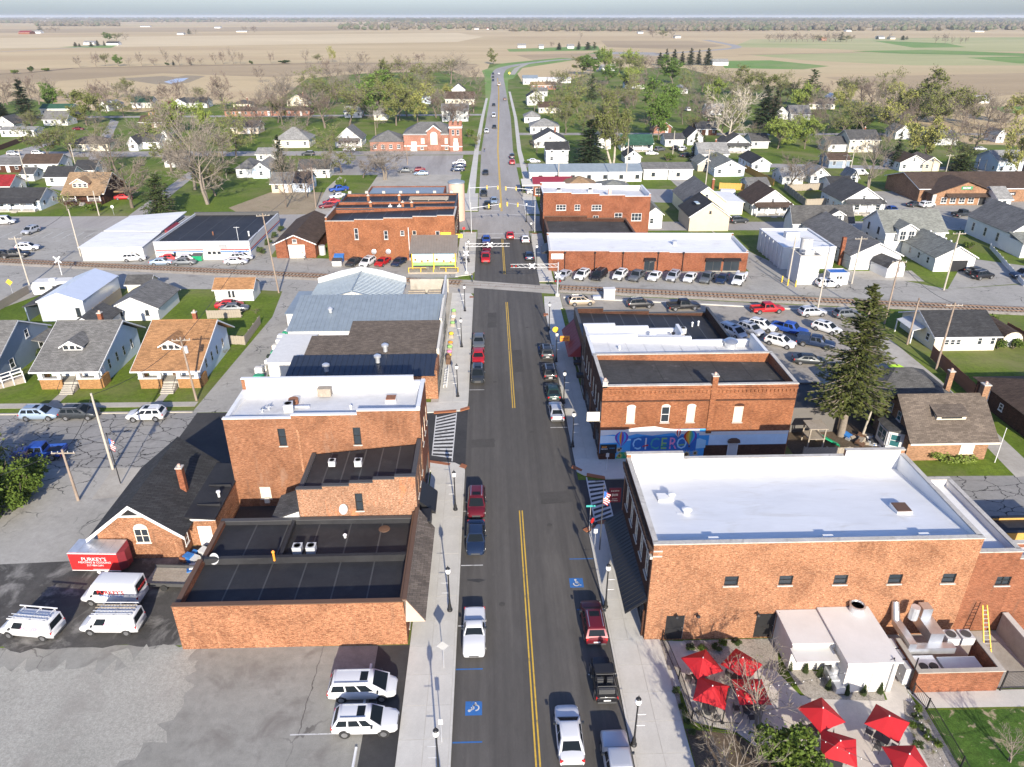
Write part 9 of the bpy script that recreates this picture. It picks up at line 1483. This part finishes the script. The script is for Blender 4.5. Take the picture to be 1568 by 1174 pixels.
for s in(-.3,.3):MB().hexa([(s-.04,-.6,0),(s+.04,-.6,0),(s+.04,-.52,0),(s-.04,-.52,0),(s*.6-.04,1.4,3.4),(s*.6+.04,1.4,3.4),(s*.6+.04,1.48,3.4),(s*.6-.04,1.48,3.4)]).build('stile','yellow',ld)
for i in range(11):f=(i+.7)/12;MB().box(-.3+.1*f,.3-.1*f,-.58+2*f,-.5+2*f,3.4*f-.02,3.4*f+.03).build('rung','galv',ld)
railing([(38.4,38.2),(48,38.2)],'dark mesh fence right of the brick enclosure',2.0,'black',.1,'mesh_fence');t=thing('yard_wall','grey concrete wall beside the yellow ladder','wall',(42.0,41.4,0));MB().box(-.2,.2,-2.5,2.7,0,2.0).build('wall','concrete_old',t);MB().box(-.25,.25,-2.55,2.7,2.002,2.1).build('coping','concrete',t)
def fence(pts,label,mat,h=1.7,pw=.28):
 t=thing('fence',label,'fence',(*pts[0],0));o=Vector(pts[0]);bm_=MB().box(-pw/2+.012,pw/2-.012,-.015,.015,.05,h).mesh('board',mat)
 for a,b in zip(pts[:-1],pts[1:]):
  A,B=Vector(a)-o,Vector(b)-o;L=(B-A).length;d=(B-A)/L;ang=math.atan2(d.y,d.x);n=int(L/pw)
  for z in(.4,h-.4):MB().box(0,L,.02,.07,z-.05,z+.05).build('rail',mat,t,(A.x,A.y,0),ang)
  for k in range(n):p=A+d*(k+.5)*pw;link('board',bm_,t,(p.x,p.y,random.uniform(-.03,.03)),ang)
  for k in range(int(L/2.6)+1):p=A+d*k*2.6;MB().box(-.06,.06,.02,.14,0,h+.05).build('post',mat,t,(p.x,p.y,0),ang)
PP=lambda*q:[P(*p)for p in q]
for a in((PP((1424,548),(1490,610)),'red-brown board fence along the path of the cream house','fence_red',2.0,.4),(PP((1538,510),(1600,545)),'dark board fence behind the barrel shed','fence_red',1.9,.5),(PP((1101,290),(1150,292)),'bright orange board fence beside the white trailer','fence_orange',2.0,.8),(PP((1140,262),(1185,285)),'orange board fence running back from the pale blue house','fence_orange',2.0,.8),(PP((1205,293),(1270,290)),'weathered board fence behind the lawn of the brown-roofed house','fence_wood',2.0,.8),(PP((1233,316),(1200,290)),'dark left side of the weathered yard fence','fence_wood',2.0,.8),(PP((1234,316),(1284,314)),'front of the weathered yard fence','fence_wood',2.0,.8),(PP((0,230),(45,213)),'red-brown fence far left beside the low white house','fence_red',1.8,.9),(PP((318,488),(372,486)),'weathered fence in front of the two parked cars by the shed','fence_wood',1.5,.4),(PP((352,527),(376,528),(400,495)),'weathered fence at the bungalow corner by the alley','fence_wood',1.5,.4),(PP((136,496),(188,455)),'grey board fence beside the large metal garage','fence_wood',1.9,.4),(PP((1228,705),(1306,705)),'pale fence panel behind the far parapet of the white roof','fence_wood',1.8,.4),(PP((0,475),(48,447)),'old grey wooden fence at the left end by the caravan','fence_wood',1.5,.6),(PP((1515,380),(1568,440)),'white picket fence at the right edge','white',1.0,.6)):fence(*a)
def bin_(px,py,mat,label,rot=0):t=thing('dumpster',label,'dumpster',(*P(px,py),0),rot);MB().hexa([(-.9,-.6,.1),(.9,-.6,.1),(.9,.6,.1),(-.9,.6,.1),(-1.0,-.7,1.2),(1.0,-.7,1.2),(1.0,.7,1.5),(-1.0,.7,1.5)]).build('body',mat,t);MB().slab([(-1.02,-.72,1.24),(1.02,-.72,1.24),(1.02,.72,1.56),(-1.02,.72,1.56)],.05).build('lid','dark_grey' if mat!='tarp_blue' else 'tarp_blue',t)
bin_(304,399,'play_green','green dumpster in front of the striped shop');bin_(517,407,'lgrey','grey dumpster left of the cars by the long brick wall');bin_(520,400,'tarp_blue','blue dumpster behind the grey one by the brick wall')
for i in range(11):
 y=93.5+i*1.7;t=thing('goods_pallet','pallet of bagged garden goods by the alley, %s from the side street'%ORD[i],'pallet',(-33.0+random.uniform(-.3,.3),y,0),random.uniform(-.2,.2),'pallets by the alley');MB().box(-.6,.6,-.5,.5,0,.14).build('pallet','fence_wood',t);c=['play_green','membrane_white','cream','lgrey','white','bush_dark'][(i*7+i//3)%6];t.scale=(random.uniform(.7,1.2),random.uniform(.7,1.1),random.uniform(.5,1.3))
 for k in range(3):MB().hexa([(-.58,-.48,.15+k*.3),(.58,-.48,.15+k*.3),(.58,.48,.15+k*.3),(-.58,.48,.15+k*.3),(-.5,-.42,.43+k*.3),(.5,-.42,.43+k*.3),(.5,.42,.43+k*.3),(-.5,.42,.43+k*.3)]).build('bag_layer',c if k else 'white',t)
for i in range(7):first_or_copy(ST,'wch',lambda l:(lambda t:(MB().box(-.25,.25,-.25,.25,.36,.40).build('seat','white',t),MB().box(-.25,.25,.22,.27,.4,.95).build('backrest','white',t),[MB().box(a-.03,a+.03,b-.03,b+.03,0,.36).build('leg','white',t)for a in(-.22,.22)for b in(-.22,.22)],t)[-1])(thing('display_chair',l,'chair')),'white display chair outside the hardware store, %s from the camera'%ORD[i],(-6.5,90.5+i*.8,.13),-1.57,'display chairs')
for i,(y,m_,h)in enumerate(((98.2,'brown',1.4),(100.2,'yellow',.6),(101.5,'pink',.6),(103,'leafgreen',.8),(105,'orange',.6),(108,'yellow',.9),(113,'leafgreen',.7),(115.5,'white',.8),(118,'leafgreen',1.0))):t=thing('shop_display',['brown cabinet','yellow flower tub','pink flower tub','green plant rack','orange goods box','yellow mower','green plant tub','white goods stack','tall green plant rack'][i]+' displayed outside the hardware store front','display',(-6.4,y,.13));MB().box(-.35,.35,-.5,.5,0,h*.6).build('stand','fence_wood' if i else 'brown',t);MB().lathe((0,0,h*.6),[(.35,0),(.4,h*.2),(.2,h*.4)],9).build('goods',m_,t)
for i,y in enumerate((41.0,37.6,33.6)):t=thing('wheel_stop',['white concrete wheel stop nearest the brick wall','white wheel stop in front of the minivan','white wheel stop in front of the near white car'][i],'wheel stop',(-9.9+.0*i,y,0),R_(90));MB().hexa([(-1.2,-.1,0),(1.2,-.1,0),(1.2,.1,0),(-1.2,.1,0),(-1.15,-.07,.14),(1.15,-.07,.14),(1.15,.07,.14),(-1.15,.07,.14)]).build('block','white',t)
pl=thing('play_set','wooden play tower with green slide under the spruce','play set',(38.3,74.2,0));[MB().box(x-.07,x+.07,y-.07,y+.07,0,2.6).build('post','fence_wood',pl)for x in(-.9,.9)for y in(-.9,.9)];MB().box(-1,1,-1,1,1.2,1.3).build('platform','fence_wood',pl);MB().box(-1.1,1.1,-1.1,1.1,2.6,2.7).build('roof','fence_wood',pl);MB().hexa([(.9,-.3,1.1),(3.0,-.9,.1),(3.0,-.4,.1),(.9,.3,1.1),(.9,-.3,1.3),(3.0,-.9,.3),(3.0,-.4,.3),(.9,.3,1.3)]).build('slide','play_green',pl)
jp=thing('junk_pile','heap of dark scrap and tarpaulins beside the spruce trunk','scrap',(44.6,74.6,0));rj=random.Random(4)
for i in range(26):a,b=rj.uniform(-1.6,1.6),rj.uniform(-1.0,1.2);s=rj.uniform(.2,.5);MB().box(-s,s,-s*.7,s*.7,0,s*rj.uniform(.5,1.6)).build('scrap_piece',rj.choice(['dark_grey','black','galv','brown','tarp_blue','orange','white','fence_wood']),jp,(a,b,0),(rj.uniform(-.3,.3),rj.uniform(-.3,.3),rj.uniform(0,3)))
yp=thing('scrap_heap','scrap and appliances stacked behind the flat trailer','scrap',(-27.6,53.6,0))
for i in range(18):a,b=rj.uniform(-2.0,1.6),rj.uniform(-2.2,2.6);s=rj.uniform(.25,.5);MB().box(-s,s,-s*.8,s*.8,0,s*rj.uniform(.8,1.8)).build('scrap_piece',rj.choice(['lgrey','white','galv','dark_grey','rust','tarp_blue']),yp,(a,b,0),(rj.uniform(-.2,.2),rj.uniform(-.2,.2),rj.uniform(0,3)))
t=thing('bounce_slide','small lime-yellow children slide behind the spruce','slide',(*P(1376,572),0));MB().hexa([(-1.4,-.6,.9),(.2,-.6,.9),(.2,.8,.9),(-1.4,.8,.9),(-1.4,-.6,1.1),(.2,-.6,1.1),(.2,.8,1.1),(-1.4,.8,1.1)]).build('platform','lime',t);MB().hexa([(.2,-.2,.8),(1.6,.2,.1),(1.6,.9,.1),(.2,.8,.8),(.2,-.2,1.1),(1.6,.2,.4),(1.6,.9,.4),(.2,.8,1.1)]).build('chute','lime',t);MB().box(-1.3,.1,-.5,.7,0,.9).build('base','sign_blue',t)
for i,(px,py)in enumerate(((1197,432),(1206,437),(1218,439))):t=thing('bollard','yellow bollard at the white tower, %s from the left'%ORD[i],'bollard',(*P(px,py),0));MB().cyl((0,0,0),(0,0,1.2),.12,.12,10).lathe((0,0,1.2),[(.12,0),(.08,.08),(0,.1)],10).build('post','yellow',t)
def person(px,py,rot,top,legs,label,bend=0):
 t=thing('person',label,'person',(*P(px,py),.02),rot);b=bend
 J=[(0,0,.95),(0,.10*b,1.2),(0,.25*b,1.45-.08*b),(0,.30*b,1.55-.08*b),(0,.36*b,1.68-.1*b),(-.19,.22*b,1.40-.08*b),(-.27,.2*b,1.13),(-.24,.14+.2*b,.90),(.19,.22*b,1.40-.08*b),(.27,.18*b,1.13),(.25,.16+.2*b,.92),(-.1,0,.88),(-.12,.10,.48),(-.12,.0,.06),(-.12,.14,.03),(.1,0,.88),(.13,-.12,.48),(.13,-.22,.08),(.13,-.08,.03)]
 E_=[(0,1),(1,2),(2,3),(3,4),(2,5),(5,6),(6,7),(2,8),(8,9),(9,10),(0,11),(11,12),(12,13),(13,14),(0,15),(15,16),(16,17),(17,18)];rad=[.15,.14,.15,.055,.11,.075,.055,.045,.075,.055,.045,.10,.07,.05,.045,.10,.07,.05,.045]
 me=bpy.data.meshes.new('body');me.from_pydata(J,E_,[]);o=link('body',me,t);md=o.modifiers.new('skin','SKIN');sb=o.modifiers.new('sub','SUBSURF');sb.levels=sb.render_levels=1
 if not me.skin_vertices:
  bm=bmesh.new();bm.from_mesh(me);bm.verts.layers.skin.verify();bm.to_mesh(me);bm.free()
 for i,s in enumerate(me.skin_vertices[0].data):s.radius=(rad[i],rad[i]*.8);s.use_root=i==0
 dg=bpy.context.evaluated_depsgraph_get();nm=bpy.data.meshes.new_from_object(o.evaluated_get(dg));o.modifiers.clear();o.data=nm;nm.materials.clear();[nm.materials.append(M(k))for k in(top,legs,'skin')]
 for p in nm.polygons:c=p.center;p.use_smooth=True;p.material_index=2 if(c.z>1.5-.08*b or(abs(c.x)>.2 and c.z<1.0))else(1 if c.z<.95 else 0)
 MB().lathe((0,.36*b,1.66-.1*b),[(.095,-.02),(.112,.04),(.09,.11),(.02,.135)],10).build('hair','brown',t)
person(467,398,1.2,'white','dark_grey','person in a white top bending forward beside the brown-roofed garage',1);person(742,233,.3,'black','denim','person in dark clothes walking at the left kerb by the church');person(723,432,2,'denim','dark_grey','person in blue standing by the left crossing signal');person(663,545,1,'dark_red','denim','person in dark red among the goods outside the hardware store')
# ================================================================== air
hz=MB();hz.box(-26500,26500,-700,26500,-1.0,56.0)
m_,nt_h,b_h=_new('haze_air');nt_h.nodes.remove(b_h);vo=nt_h.nodes.new('ShaderNodeVolumePrincipled');vo.inputs['Color'].default_value=(.86,.92,1.0,1);vo.inputs['Density'].default_value=.00006;vo.inputs['Anisotropy'].default_value=.2
nt_h.links.new(vo.outputs[0],nt_h.nodes['Material Output'].inputs['Volume'])
hzo=hz.build('haze','haze_air');hzo['kind']='stuff';hzo['label']='pale blue haze lying over the whole plain';hzo['category']='haze'
